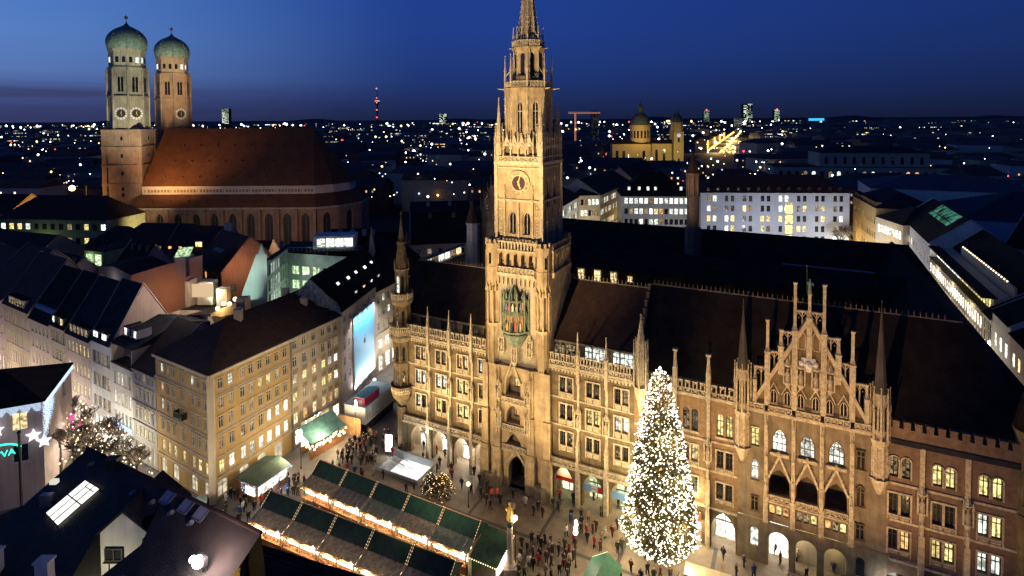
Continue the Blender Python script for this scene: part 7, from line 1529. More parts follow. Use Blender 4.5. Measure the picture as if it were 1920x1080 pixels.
def stall(label, o, ang, L, canopy, bulbs=True, lit=True, wood=WOOD, roofm=GREENC):
    """market stall: counter in front, plank canopy, green ridge roof behind"""
    t = thing('market_stall', label, 'market stall', (o.x, o.y, 0), ang, 'Christmas market stalls in two rows')
    g = .12; r = random.Random(int(o.x * 10))
    mb = MB(); mb.box(g, L - g, -1.0, -.5, 0, 1.05); mb.box(g - .05, L - g + .05, -1.15, -.4, 1.05, 1.13); obj('counter', mb, wood, t)
    mb = MB(); mb.box(g, L - g, 2.6, 2.7, 0, 3.0); mb.box(g, g + .08, .5, 2.6, 0, 2.9); mb.box(L - g - .08, L - g, .5, 2.6, 0, 2.9); mb.box(g, L - g, 3.6, 3.7, 0, 3.1); obj('wall', mb, WOODL, t)
    if lit: mb = MB(); mb.box(g + .1, L - g - .1, 2.5, 2.58, 1.2, 2.75); obj('lit_shelves', mb, STLIT, t); mb = MB(); mb.box(g + .1, L - g - .1, -.22, -.16, .35, 1.0) if False else mb.box(g + .1, L - g - .1, .3, 1.6, 2.42, 2.5); obj('lit_ceiling', mb, STLIT, t); mb = MB(); mb.box(g + .1, L - g - .1, -.35, -.3, 1.25, 2.5); obj('lit_display', mb, STLIT, t)
    mb = MB(); n = 9
    for k in range(n):
        for j in range(1): mb.cur = r.choice((1, 2, 2, 3, 0)); x = g + .3 + (L - .8) * k / (n - 1); mb.lathe(x, -.7 + j * .22, [(.001, 1.13), (.11, 1.13), (.09, 1.25 + .1 * r.random()), (.001, 1.36)], 5)
    tag(obj('goods', mb, GOODS, t), kind='stuff')
    mb = MB()
    for x in (g, L / 2, L - g - .12): mb.mark(); mb.box(x, x + .12, -1.0, -.88, 0, 2.65); mb.mark(); mb.box(x, x + .12, .9, 1.02, 0, 3.0)
    obj('post', mb, wood, t)
    cp = MB(); nb = 6; m_ = canopy
    for k in range(nb):
        for j in range(2):
            a, b = -.05 + (L + .1) * k / nb, -.05 + (L + .1) * (k + 1) / nb - .03; y0, y1 = -.95 + j * .95, -.95 + (j + 1) * .95 - .03; z0, z1 = 2.62 + .30 * (y0 + .95), 2.62 + .30 * (y1 + .95); dz = r.uniform(0, .03)
            cp.add([(a, y0, z0 + dz), (b, y0, z0 + dz), (b, y1, z1 + dz), (a, y1, z1 + dz), (a, y0, z0 + .06 + dz), (b, y0, z0 + .06 + dz), (b, y1, z1 + .06 + dz), (a, y1, z1 + .06 + dz)], [(0, 3, 2, 1), (4, 5, 6, 7), (0, 1, 5, 4), (1, 2, 6, 5), (2, 3, 7, 6), (3, 0, 4, 7)])
    obj('canopy', cp, m_, t)
    mb = MB(); mb.box(-.05, L + .05, -1.02, -.96, 2.40, 2.66); obj('canopy_fascia', mb, wood, t)
    mb = MB()
    for k in range(7): x = .1 + (L - .2) * k / 6; mb.box(x - .04, x + .04, -1.05, .95, 2.56, 2.60) if False else mb.tube((x, -.95, 2.74), (x, .95, 3.3), .045, n=4)
    obj('canopy_batten', mb, FELT if m_ is GREENL else WOODL, t)
    rf = MB(); e = .55; n = 12
    for (ya, za, yb, zb) in ((.75, 3.05, 2.55, 4.55), (2.55, 4.55, 4.4, 3.0)):
        for k in range(n):
            x0, x1 = -.02 + (L + .0) * k / n, (L + .0) * (k + 1) / n - .02; sg = .05 * (k % 2)
            rf.q((x0, ya, za + sg * .4), (x1, ya, za + sg * .4), (x1, yb, zb + sg * .4), (x0, yb, zb + sg * .4)); rf.tube((x0, ya, za + .02), (x0, yb, zb + .02), .03, n=3)
    for x in (0.02, L - .06): rf.q((x, .75, 3.0), (x, 4.4, 3.0), (x, 2.55, 4.5))
    obj('roof', rf, roofm, t)
    mb = MB(); mb.tube((0, 2.55, 4.6), (L, 2.55, 4.6), .07, n=5)
    for s in (0.04, L - .04): mb.tube((s, .7, 3.1), (s, 2.55, 4.66), .06, n=4)
    obj('roof_edge', mb, WOODL, t)
    if bulbs:
        mb = MB(); n = int(L / .28)
        for k in range(n): mb.ball((.05 + L * k / n, -1.08, 2.34 + .10 * math.sin(k * 1.7)), .075)
        for s in (0.05, L - .05):
            for k in range(8): mb.ball((s, .7 + k * .26, 3.16 + k * .215), .05)
        tag(obj('bulb_string', mb, BULB, t), kind='stuff')
        st = MB(); st.extr([(L - .35 + (.42 if i % 2 == 0 else .19) * math.sin(math.pi * i / 5), 2.75 + (.42 if i % 2 == 0 else .19) * math.cos(math.pi * i / 5)) for i in range(10)], -1.3, -1.2); obj('star_light', st, BULB, t)
    P = t.matrix_basis
    for x in (L * .28, L * .72):
        lamp('POINT', tuple(Matrix.Translation((o.x, o.y, 0)) @ Matrix.Rotation(ang, 4, 'Z') @ Vector((x, -1.35, 2.35))), 330 if bulbs else 80, (1, .72, .36), size=.15)
    return t
BA = rad(-27.8); bd = Vector((math.cos(BA), math.sin(BA), 0)); bo = Vector((-30.6, 81.5, 0))
CAN2 = mat('bluish_wet_felt', (.13, .14, .155), .5, .5, 2.5, .5, 5, spec=.5)
nmB = ['stall at the left end of the rear row with mossy plank canopy', 'second stall of the rear row with bluish wet canopy', 'middle stall of the rear row with dark blue green roof', 'fourth stall of the rear row with bright green roof edge', 'stall at the right end of the rear row beside the golden column']
for i in range(5): stall(nmB[i], bo + bd * (i * 5.72), BA, 5.6, (FELT, CAN2, GREENL, FELT, GREENL)[i])
FA_ = rad(-25.2); fd = Vector((math.cos(FA_), math.sin(FA_), 0)); fo = Vector((-34.9, 74.4, 0))
nmF = ['stall at the left end of the front row with grey plank canopy', 'second stall of the front row with amber bulbs', 'third stall of the front row beside hanging white lanterns', 'fourth stall of the front row with black green roof', 'stall at the right end of the front row with dark roof near the bottom edge']
for i in range(5): stall(nmF[i], fo + fd * (i * 6.0), FA_, 5.85, FELT, roofm=mat('dark_green_canvas', (.012, .040, .036), .6, .35, 1.2, .5, 5))
gs = thing('market_stall', 'green felt roofed end stall around the golden column with glowing edge bulbs', 'market stall', (-4.3, 69.5, 0), BA, 'Christmas market stalls in two rows')
mb = MB(); n = 5
for k in range(n):
    x0, x1 = k * .78, k * .78 + .76
    mb.add([(x0, -2.6, 2.5), (x1, -2.6, 2.5), (x1, 1.6, 3.7), (x0, 1.6, 3.7), (x0, -2.6, 2.6), (x1, -2.6, 2.6), (x1, 1.6, 3.8), (x0, 1.6, 3.8)], [(0, 3, 2, 1), (4, 5, 6, 7), (0, 1, 5, 4), (1, 2, 6, 5), (2, 3, 7, 6), (3, 0, 4, 7)])
obj('roof', mb, mat('green_felt', (.05, .11, .06), .8, .4, 1.5, .5, 5), gs)
mb = MB(); mb.box(.1, 3.7, 1.2, 1.4, 0, 3.3); mb.box(.1, .3, -2.3, 1.2, 0, 2.4); obj('wall', mb, mat('fir_branches', (.05, .09, .03), .95, .6, 5, .8, 9), gs)
mb = MB(); mb.box(3.5, 3.6, -2.2, 1.0, .9, 2.3); obj('lit_shelves', mb, STLIT, gs)
mb = MB()
for k in range(16): mb.ball((3.95, -2.6 + k * .28, 2.5 + k * .08), .09)
for k in range(12): mb.ball((.1 + k * .32, -2.7, 2.45), .08)
tag(obj('bulb_string', mb, BULB, gs), kind='stuff'); lamp('POINT', (-.6, 67.6, 2.0), 160, (1, .78, .45), size=.15)
for k in range(5): p = bo + bd * (3 + k * 5.7) + Vector((-.1, -.2, 0)); lamp('POINT', (p.x - .9, p.y - 1.8, 6.4), 95, (1, .80, .54), size=.4)  # added lamps without fixtures, warm the canopies of both stall rows
for k in range(4): p = fo + fd * (3 + k * 6); lamp('POINT', (p.x - 1.2, p.y - 2.4, 5.2), 120, (1, .74, .42), size=.4)
# kiosk with blue-white lights, curved counter stall by the lane, pavilion
ka = rad(64); kk = thing('market_kiosk', 'green roofed kiosk edged with blue and white lights by the ochre house', 'market stall', (-37.6, 80.4, 0), ka)
mb = MB(); mb.add([(-.2, -.6, 3.0), (5.8, -.9, 3.0), (6.2, 2.2, 3.4), (-.4, 2.4, 3.4), (5.6, 4.6, 3.0), (.2, 4.4, 3.0)], [(0, 1, 2, 3), (3, 2, 4, 5)]); mb.box(-.2, 5.8, -.6, 4.4, 2.9, 3.0); obj('roof', mb, mat('kiosk_green', (.10, .15, .11), .7, .3), kk)
mb = MB(); mb.box(0, 5.6, -.2, 4.1, 0, 1.1); mb.box(.3, 5.4, 1.8, 4.0, 1.1, 2.9); obj('counter', mb, WOOD, kk)
mb = MB(); mb.box(0.2, 5.5, -.3, -.25, 1.2, 2.5); obj('lit_front', mb, glow('kiosk_light', (1, .93, .84), 2.6, .3, 2), kk); mb = MB(); mb.box(-.12, -.06, .1, 2.0, 1.2, 2.4); obj('lit_side', mb, STLIT, kk)
mb = MB(); r = random.Random(2)
for k in range(150): mb.ball((r.uniform(-.3, 5.9), -.85 - .1 * r.random(), 2.75 + r.uniform(-.2, .25)), .06)
for k in range(90): mb.ball((-.35, r.uniform(-.6, 2.6), 2.2 + r.uniform(-.7, .8)), .06)
tag(obj('bulb_string', mb, BULBB, kk), kind='stuff'); lamp('POINT', (-35.0, 81.5, 2.2), 420, (.95, .95, 1), size=.3)
sa = thing('market_kiosk', 'teal roofed long counter stall crowded with white lamps at the lane mouth', 'market stall', (-33.4, 91.2, 0), rad(57))
TEAL = mat('teal_canvas', (.10, .22, .21), .6, .3, 1.0, .4, 4)
mb = MB(); n = 8
for k in range(n):
    x0, x1 = k * .9 - .3, k * .9 + .6
    mb.q((x0, -.6 - .25 * math.sin(math.pi * (k) / n), 2.9), (x1, -.6 - .25 * math.sin(math.pi * (k + 1) / n), 2.9), (x1, 1.3, 3.5), (x0, 1.3, 3.5)); mb.q((x0, 1.3, 3.5), (x1, 1.3, 3.5), (x1, 3.0, 4.6), (x0, 3.0, 4.6))
obj('roof', mb, TEAL, sa)
mb = MB(); mb.box(0, 6.8, 0, .6, 0, 1.2); mb.box(0, 6.8, 2.7, 2.9, 0, 4.4); obj('counter', mb, WOOD, sa)
mb = MB(); mb.box(.1, 6.7, 2.6, 2.68, 1.3, 3.2); obj('lit_shelves', mb, STLIT, sa)
mb = MB(); r = random.Random(6)
for k in range(30): mb.ball2((.1 + k * .23, -.55 + r.uniform(-.15, .3), 1.75 + r.uniform(-.3, .8)), .2, 6, 4)
for k in range(7): mb.ball2((-.4, -.3 + k * .3, 2.2 + .3 * (k % 3)), .2, 6, 4)
tag(obj('paper_lantern', mb, BULB, sa), kind='stuff')
mb = MB()
for k in range(5): mb.box(.4 + k * 1.2, 1.3 + k * 1.2, 3.0, 3.1, 4.5, 5.1)
obj('sign_board', mb, glow('stall_board', (1, .75, .4), .7, .4, 2), sa); lamp('POINT', (-30.2, 93.2, 2.2), 700, (1, .76, .42), size=.3); lamp('POINT', (-28.6, 96.2, 2.4), 500, (1, .70, .36), size=.3)
wp = thing('market_pavilion', 'white box pavilion with dark base carrying a red container', 'pavilion', (-26.6, 98.9, 0), rad(70))
mb = MB(); mb.box(0, 9.4, -.2, 4.2, 1.6, 4.6); obj('white_hoarding', mb, mat('hoarding_white', (.60, .58, .54), .7, .08), wp); mb = MB(); mb.box(.1, 9.3, -.1, 4.1, 0, 1.6); obj('dark_base', mb, IRON, wp)
mb = MB()
for k in range(6): mb.box(2.0, 9.2, -.225, -.203, 2.0 + k * .38, 2.14 + k * .38)
for x in (.5, 1.1): mb.box(x, x + .25, -.225, -.203, 2.3, 3.3)
obj('printed_stripe', mb, mat('print_grey', (.25, .26, .30), .8), wp)
mb = MB(); mb.box(-.1, 9.5, -.3, 4.3, 4.6, 4.75); obj('roof_sheet', mb, mat('frosted_roof', (.46, .60, .60), .4, .15, 1), wp)
rc = thing('container', 'crimson box container with pale blue roof standing on the white pavilion', 'container', tuple(Vector((-26.6, 98.9, 4.75)) + Matrix.Rotation(rad(70), 3, 'Z') @ Vector((.5, .2, 0))), rad(70))
mb = MB(); mb.box(0, 4.6, 0, 2.1, 0, 1.25); obj('body', mb, mat('crimson', (.36, .02, .06), .5, .1), rc); mb = MB(); mb.box(-.03, 4.63, -.03, 2.13, 1.25, 1.33); obj('roof', mb, mat('sky_blue_roof', (.30, .58, .72), .5, .1), rc); mb = MB(); mb.box(-.03, -.003, .5, 1.3, .1, .9); obj('door', mb, METAL, rc)
od = thing('wooden_gate_screen', 'orange lit wooden screen between the teal stall and the pavilion', 'screen', (-31.6, 99.6, 0), rad(-22)); mb = MB()
for k in range(10): mb.box(k * .5, k * .5 + .47, 0, .1, 0, 3.2 + .05 * (k % 2))
obj('plank', mb, WOODL, od)
tr_ = thing('bin', 'orange bin-like barrel beyond the pavilion in the lane', 'barrel', (-24.0, 111, 0)); mb = MB(); mb.lathe(0, 0, [(.001, 0), (.6, 0), (.75, .8), (.7, 1.7), (.001, 1.75)], 12); obj('body', mb, mat('orange_paint', (.55, .12, .03), .5), tr_, smooth=True); mb = MB(); mb.lathe(0, 0, [(.8, 1.75), (.95, 2.5), (.95, 3.0), (.001, 3.1)], 12); obj('lid', mb, CREAM, tr_)
ab_ = thing('advert_column', 'tall white lit advertising panel among the crowd before the arcade', 'advertising panel', (-20.9, 92.6, 0), rad(-10)); mb = MB(); mb.box(-.55, .55, -.1, .1, .6, 3.4); obj('lit_panel', mb, BULBW, ab_); mb = MB(); mb.box(-.6, .6, -.14, .14, 0, .6); mb.box(-.6, .6, -.13, .13, 3.4, 3.5); obj('frame', mb, METAL, ab_)
# underground entrance
ue = thing('underground_entrance', 'brightly lit underground stairway with glass balustrade', 'stairway', tuple(hp(-31.4, -2.0, 0)), HA)
mb = MB(); mb.box(0, 8.2, -.1, 0.0, .0, 1.1); mb.box(0, 8.2, -4.5, -4.4, 0, .5); mb.box(8.1, 8.2, -4.5, 0, 0, .5); obj('parapet', mb, mat('glass_panel', (.5, .55, .55), .2, .1), ue)
mb = MB(); mb.box(2.2, 8.0, -4.35, -.15, .012, .03); obj('lit_landing', mb, glow('stair_glow_sheet', (1, 1, .97), 1.25, .3, .8, floor=.8), ue)  # floor sheet glows itself; light from the stairwell is put into it
mb = MB()
for k in range(8): mb.box(.1 + k * .3, .36 + k * .3, -4.3, -.2, .02, .05 + .03 * k)
obj('step', mb, mat('stair_stone', (.45, .46, .46), .6), ue)
mb = MB()
for s in (-2.2, -1.0):
    for k in range(8): mb.tube((.2 + k * .5, s - .05 * k, .9 - .02 * k), (.7 + k * .5, s - .05 * (k + 1), .9 - .02 * (k + 1)), .07)
for k in range(9): mb.tube((k, 0.02, 1.1), (k, .02, 0), .04)
mb.tube((0, .02, 1.15), (8.2, .02, 1.15), .05); obj('handrail', mb, METAL, ue); lamp('AREA', tuple(hp(-26.4, -4.2, 1.2)), 420, (1, 1, .96), tuple(hp(-26.4, -4.2, 9)), 3.0)
# small decorated firs
r = random.Random(12)
NEEDLE = mat('gold_lit_needles', (.075, .064, .022), .9, .5, 3)  # golden bulb light on the needles is put into this colour
def fir(mbc, h, rb, n, z0, rr, prof=1.0):
    for k in range(n):
        f = rr.random() ** .8; z = z0 + (h - z0) * f; R_ = rb * (1 - f) ** prof; a = rr.random() * 6.283; ra = R_ * rr.uniform(.45, 1.02)
        c = Vector((ra * math.cos(a), ra * math.sin(a), z)); L = .35 + .05 * h * (1 - f) * rr.uniform(.6, 1); o_ = Vector((math.cos(a), math.sin(a), -.35)).normalized(); s = Vector((-math.sin(a), math.cos(a), rr.uniform(-.3, .3))) * L * .38
        mbc.add([c - o_ * L * .5 - s * .3, c - s, c + o_ * L * .6, c + s, c + Vector((0, 0, L * .2))], [(0, 1, 4), (1, 2, 4), (2, 3, 4), (3, 0, 4)])
for i, (x, y, h, rb, lab) in enumerate(((-12.6, 83.4, 2.6, 1.7, 'small round fir bush sparkling with white bulbs at the stairway'), (-10.6, 82.0, 3.4, 2.0, 'small fir hung with amber bulbs and a lit crown near the stalls'))):
    t = thing('small_fir', lab, 'tree', (x, y, 0)); mb = MB(); fir(mb, h, rb, 260, .2, r, .6); obj('crown', mb, NEEDLE, t); mb = MB(); mb.tube((0, 0, 0), (0, 0, h * .8), .12, .05); obj('trunk', mb, BARK, t)
    mb = MB()
    for k in range(70): f = r.random(); a = r.random() * 6.283; R_ = rb * (1 - f) ** .6 * 1.02; mb.ball((R_ * math.cos(a), R_ * math.sin(a), .3 + (h - .2) * f), .05)
    tag(obj('bulbs', mb, BULB if i == 0 else BULBO, t), kind='stuff')
# ---- the great Christmas tree
xt = thing('christmas_tree', 'giant Christmas tree covered in hundreds of white lights on the square', 'Christmas tree', (18.45, 69.9, 0))
def xr(z): 
    f = (z - 2.2) / 22.3; return 4.6 * max(0, 1 - f) ** .58 * min(1, .60 + (z - 1.8) / 4.5) + .15
mb = MB(); mb.tube((0, 0, 0), (0, 0, 23), .38, .06, 8); obj('trunk', mb, BARK, xt)
mb = MB(); r = random.Random(31)
for k in range(5200):
    f = r.random() ** .85; z = 2.2 + 22.4 * (1 - math.sqrt(1 - f * .9999)) * 1.0; z = min(24.6, z); a = r.random() * 6.283; ra = xr(z) * (r.random() ** .5) * .98
    c = Vector((ra * math.cos(a), ra * math.sin(a), z)); L = r.uniform(.45, 1.0) * (1.1 - z / 34); o_ = Vector((math.cos(a), math.sin(a), r.uniform(-.55, .1))).normalized(); s = Vector((-math.sin(a), math.cos(a), r.uniform(-.4, .4))) * L * .33
    mb.add([c - o_ * L * .5, c - s, c + o_ * L * .7, c + s, c + Vector((0, 0, L * .22))], [(0, 1, 4), (1, 2, 4), (2, 3, 4), (3, 0, 4)])
tag(obj('crown', mb, NEEDLE, xt), kind='stuff')
mb = MB(); n = 0
while n < 4200:
    z = 2.0 + 22.6 * (1 - math.sqrt(r.random())); a = r.random() * 6.283; ra = xr(z) * r.uniform(.80, 1.10) * (1 + .05 * math.sin(a * 5 + z * 1.3)) * (1 - .10 * (math.sin(z * 2.4) > .55))
    if z > 23.0 and r.random() < .3: continue
    if 21.0 < z < 22.6 and -1.7 < a - 6.283 * (a > 3.2) < -.9 and r.random() < .85: continue
    mb.ball((ra * math.cos(a), ra * math.sin(a), z - .12 * abs(math.sin(a * 9))), r.choice((.06, .075, .09, .115))); n += 1
for k in range(50): z = r.uniform(21.8, 24.7); a = r.random() * 6.283; mb.ball((xr(z) * 1.05 * math.cos(a), xr(z) * 1.05 * math.sin(a), z), .10)
tag(obj('tree_lights', mb, glow('tree_bulb', (1, .90, .68), 5), xt), kind='stuff')
for z, k in ((3, 4), (7, 4), (12, 3), (17, 2)):
    for j in range(k): a = j * 6.283 / k - 1.2; lamp('POINT', (18.45 + (xr(z) + .8) * math.cos(a), 69.9 + (xr(z) + .8) * math.sin(a), z), 750, (1, .76, .40), size=.6)
for z, w_ in ((4, 900), (8, 800), (12, 600), (16, 400), (20, 250), (23, 120)): lamp('POINT', (18.45, 69.9 - .8, z), w_, (1, .72, .34), size=.5)
# ---- column with golden statue, lamps, green roof stall and barrier
co = thing('golden_column', 'pale marble column carrying a golden Madonna-like statue', 'column', (-.55, 67.5, 0))
mb = MB(); mb.box(-.8, .8, -.8, .8, 0, 1.2); mb.cone(0, 0, 1.2, 1.6, .7, .5, 12); mb.cone(0, 0, 1.6, 6.1, .42, .36, 14); obj('shaft', mb, mat('pink_marble', (.48, .38, .32), .6, .15, 1.5), co)
mb = MB(); mb.lathe(0, 0, [(.36, 6.1), (.5, 6.5), (.62, 6.75), (.62, 6.9), (.3, 6.95)], 10); obj('capital', mb, COPPERD, co)
mb = MB(); mb.lathe(0, 0, [(.001, 6.95), (.42, 6.95), (.40, 7.3), (.30, 7.7), (.34, 8.1), (.30, 8.35), (.10, 8.45), (.15, 8.62), (.12, 8.82), (.2, 8.9), (.16, 9.05), (.001, 9.1)], 10); mb.tube((.26, -.05, 8.2), (.42, -.3, 7.9), .09); mb.tube((-.26, -.05, 8.2), (-.4, -.3, 8.3), .09); mb.ball2((-.4, -.3, 8.45), .15, 6, 4); mb.tube((.42, -.3, 7.6), (.42, -.3, 8.9), .035); obj('golden_statue', mb, GOLDP, co, smooth=True)
lamp('POINT', (-1.1, 66.0, 7.9), 55, (1, .8, .45), size=.2)
LAMPS = [(.1, 67.9, 6.6, 'white globe lamp beside the golden column'), (7.6, 68.6, 4.2, 'twin globe lamp over the green canvas roof'), (-34.2, 88.9, 4.6, 'globe lamp cluster at the left end of the teal stall'), (-27.6, 97.0, 5.2, 'globe lamp cluster between teal stall and pavilion'), (-14.3, 90.9, 4.6, 'thin lamp post behind the lit stairway'), (-6.6, 79.6, 3.2, 'low globe lamp right of the amber fir')]
for x, y, z, lab in LAMPS:
    t = thing('street_lamp', lab, 'street lamp', (x, y, 0)); mb = MB(); mb.tube((0, 0, 0), (0, 0, z), .07, .05, 6); mb.cone(0, 0, 0, .5, .14, .09, 8); obj('post', mb, IRON, t); mb = MB()
    if 'thin' not in lab:
        mb.ball2((0, 0, z + .25), .30, 8, 6)
        if 'twin' in lab or 'cluster' in lab: mb.ball2((0, 0, z + .8), .26, 8, 6); mb.ball2((.1, 0, z + 1.25), .22, 8, 6); mb.ball2((.05, 0, z + 1.65), .18, 8, 6)
    else: mb.ball2((0, 0, z + .1), .12, 6, 4)
    obj('globe', mb, BULBW if z != 3.2 else BULB, t); lamp('POINT', (x, y - .6, z + .3), 420 if x > -1 else 120, (1, .82, .56), size=.3)
ge = thing('market_stall', 'bright green canvas roofed stall at the bottom edge before the Christmas tree', 'market stall', (7.0, 62.0, 0), rad(62)); mb = MB()
for k in range(3): mb.q((k * 1.7, 0, 3.0), (k * 1.7 + 1.68, 0, 3.0), (k * 1.7 + 1.68, -1.9, 4.3), (k * 1.7, -1.9, 4.3)); mb.q((k * 1.7, -1.9, 4.3), (k * 1.7 + 1.68, -1.9, 4.3), (k * 1.7 + 1.68, -3.8, 3.0), (k * 1.7, -3.8, 3.0))
obj('roof', mb, mat('bright_green_canvas', (.04, .22, .13), .5, .25, 1.2, .4, 5), ge); mb = MB(); mb.box(.1, 5.0, -3.6, -.2, 0, 1.1); mb.box(.1, 5, -2.0, -1.8, 0, 4.2); obj('counter', mb, WOOD, ge)
mb = MB()
for k in range(12): mb.ball((5.1, -.1 - k * .16, 3.05 + k * .11), .07)
tag(obj('bulb_string', mb, BULB, ge), kind='stuff')
g2 = thing('market_stall', 'low green roofed stall at the bottom edge right of the bright green roof', 'market stall', (10.2, 62.3, 0), rad(-20)); mb = MB(); mb.gable(0, 4.2, -1.5, 1.4, 2.8, .8); obj('roof', mb, MATS['bright_green_canvas'], g2); mb = MB(); mb.box(.1, 4.1, -1.3, 1.2, 0, 2.7); obj('wall', mb, WOOD, g2)
br_ = thing('fountain_wall', 'pale stone fountain rim at the foot of the Christmas tree', 'fountain', (20.8, 66.8, 0), rad(-24)); mb = MB(); mb.box(0, 5.2, -1.8, 0, 0, 1.9); obj('wall', mb, BEIGE, br_); mb = MB()
for k in range(4): mb.box(k * 1.3, k * 1.3 + 1.27, -1.95, .1, 1.9, 2.05)
obj('coping_slab', mb, CREAM, br_)
bs = thing('street_shop_sign', 'white glowing shop sign panel at the lower right corner', 'shop sign', tuple(hp(38.2, -1.3, 0)), HA); mb = MB(); mb.box(-.9, 1.0, -.2, 0, 2.0, 2.9); mb.extr([(-.6, 2.95), (.9, 2.95), (.2, 3.5)], -.15, 0); obj('lit_panel', mb, BULBW, bs); mb = MB(); mb.box(-.1, .1, -.05, .1, 0, 2.0); obj('post', mb, IRON, bs)
ks = thing('street_kiosk', 'small green roofed kiosk with red and purple lights at the corner house', 'kiosk', (-44.6, 76.9, 0), rad(28)); mb = MB(); mb.add([(-1.6, -1.0, 2.6), (1.6, -1.0, 2.6), (1.6, 1.0, 2.9), (-1.6, 1.0, 2.9)], [(0, 1, 2, 3)]); mb.box(-1.6, 1.6, -1, 1, 2.45, 2.59); obj('roof', mb, GREENL, ks); mb = MB(); mb.box(-1.4, 1.4, -.7, .9, 0, 2.4); obj('body', mb, WOOD, ks)
mb = MB(); mb.box(-1.5, 0, -1.06, -1.0, 2.15, 2.45); mb.box(-1.5, -.1, -.8, -.72, 1.1, 2.1); obj('red_light', mb, glow('red_orange_light', (1, .16, .06), 2.5), ks); mb = MB(); mb.box(.05, 1.5, -.8, -.72, 1.0, 2.3); obj('purple_light', mb, glow('purple_light', (.35, .16, 1), 2.0), ks)
# ================================================================ people
def person_mesh(seed):
    r = random.Random(seed); bm_v = []; e = []; rad_ = []
    st = r.uniform(.05, .34); lean = r.uniform(-.03, .06); sw = r.uniform(.05, .22)
    def V(x, y, z, q, p=None):
        bm_v.append((x, y, z)); rad_.append(q)
        if p is not None: e.append((p, len(bm_v) - 1))
        return len(bm_v) - 1
    pel = V(0, 0, .92, .17); ch = V(0, -lean, 1.25, .19, pel); sh = V(0, -lean, 1.42, .15, ch); nk = V(0, -lean - .01, 1.51, .065, sh); hd = V(0, -lean - .03, 1.63, .105, nk); V(0, -lean - .02, 1.72, .085, hd)
    for s in (-1, 1):
        hp_ = V(s * .09, 0, .82, .125, pel); kn_ = V(s * .10, -s * st * .4, .47, .09, hp_); an = V(s * .10, s * st * .35 - (s * st * .9 if s < 0 else 0) * 0 + (-s * st * .7), .09, .06, kn_); V(s * .11, -s * st * .7 - .14, .045, .05, an)
        so = V(s * .21, -lean, 1.38, .085, sh); el = V(s * .27, s * sw * .5, 1.12, .065, so); V(s * .25, s * sw - .10, .90, .05, el)
    me = bpy.data.meshes.new('skin'); me.from_pydata(bm_v, e, [])
    o = bpy.data.objects.new('skin', me); COL.objects.link(o); m = o.modifiers.new('s', 'SKIN'); m.use_smooth_shade = True
    for i, v in enumerate(me.skin_vertices[0].data): v.radius = (rad_[i], rad_[i]); v.use_root = (i == 0)
    sb = o.modifiers.new('d', 'SUBSURF'); sb.levels = 1
    dg = bpy.context.evaluated_depsgraph_get(); dg.update(); nm = bpy.data.meshes.new_from_object(o.evaluated_get(dg)); bpy.data.objects.remove(o); bpy.data.meshes.remove(me)
    nm.name = 'body'; nm.materials.clear()
    for k in range(4): nm.materials.append((COATS[0], TROUS[0], SKIN, HAIRS[0])[k])
    hem = r.choice((.62, .8, .48))
    for p in nm.polygons:
        c = p.center; p.use_smooth = True
        p.material_index = 3 if (c.z > 1.66 or (c.z > 1.56 and c.y > .02 - lean)) else 2 if c.z > 1.50 or (c.z < .95 and abs(c.x) > .2 and c.z > .8) else 0 if c.z > hem else 1
    return nm
COATN = [('black', (.012, .012, .014)), ('dark navy', (.015, .02, .045)), ('dark grey', (.04, .04, .045)), ('dark brown', (.05, .028, .016)), ('beige', (.30, .22, .14)), ('red', (.36, .02, .02)), ('olive', (.05, .055, .025)), ('white', (.52, .50, .46)), ('maroon', (.11, .015, .02)), ('blue', (.03, .07, .2)), ('orange', (.85, .13, .01)), ('pink', (.5, .10, .14))]
COATS = [mat(n.replace(' ', '_') + '_coat', c, .85, .2, 4) for n, c in COATN]
TROUS = [mat('dark_trousers', (.015, .015, .02), .9), mat('jeans', (.03, .045, .09), .9), mat('grey_trousers', (.06, .06, .06), .9)]
HAIRS = [mat('dark_hair', (.015, .011, .008), .8), mat('brown_hair', (.06, .03, .015), .8), mat('white_cap', (.5, .48, .45), .8), mat('red_cap', (.4, .02, .02), .8)]
HAIRN = ['dark-haired', 'brown-haired', 'white-capped', 'red-capped']
PM = [person_mesh(s) for s in range(8)]
rp = random.Random(99); taken = []
used_lab = {}
def person(x, y, where, coat=None, hair=None, h=None, rz=None, pose=None):
    c = rp.choices(range(10), (8, 6, 5, 4, 2.6, 1.7, 2.4, 2, 2.2, 1.6))[0] if coat is None else coat; hr = rp.choices(range(4), (6, 4, 1, .7))[0] if hair is None else hair; t = rp.randrange(3); k = rp.randrange(8)
    act = pose or ('walking' if k in (0, 2, 5, 7) else 'standing')
    lab = '%s person in %s coat %s %s' % (HAIRN[hr], COATN[c][0], act, where)
    o = put('person', PM[k], None, (x, y, .01), rp.uniform(0, 6.28) if rz is None else rz); s = h or rp.uniform(.92, 1.06); o.scale = (s * 1.08, s * 1.08, s)
    for i, m in enumerate((COATS[c], TROUS[t], SKIN, HAIRS[hr])): o.material_slots[i].link = 'OBJECT'; o.material_slots[i].material = m
    tag(o, lab, 'person', 'people on the Christmas market square'); taken.append((x, y)); return o
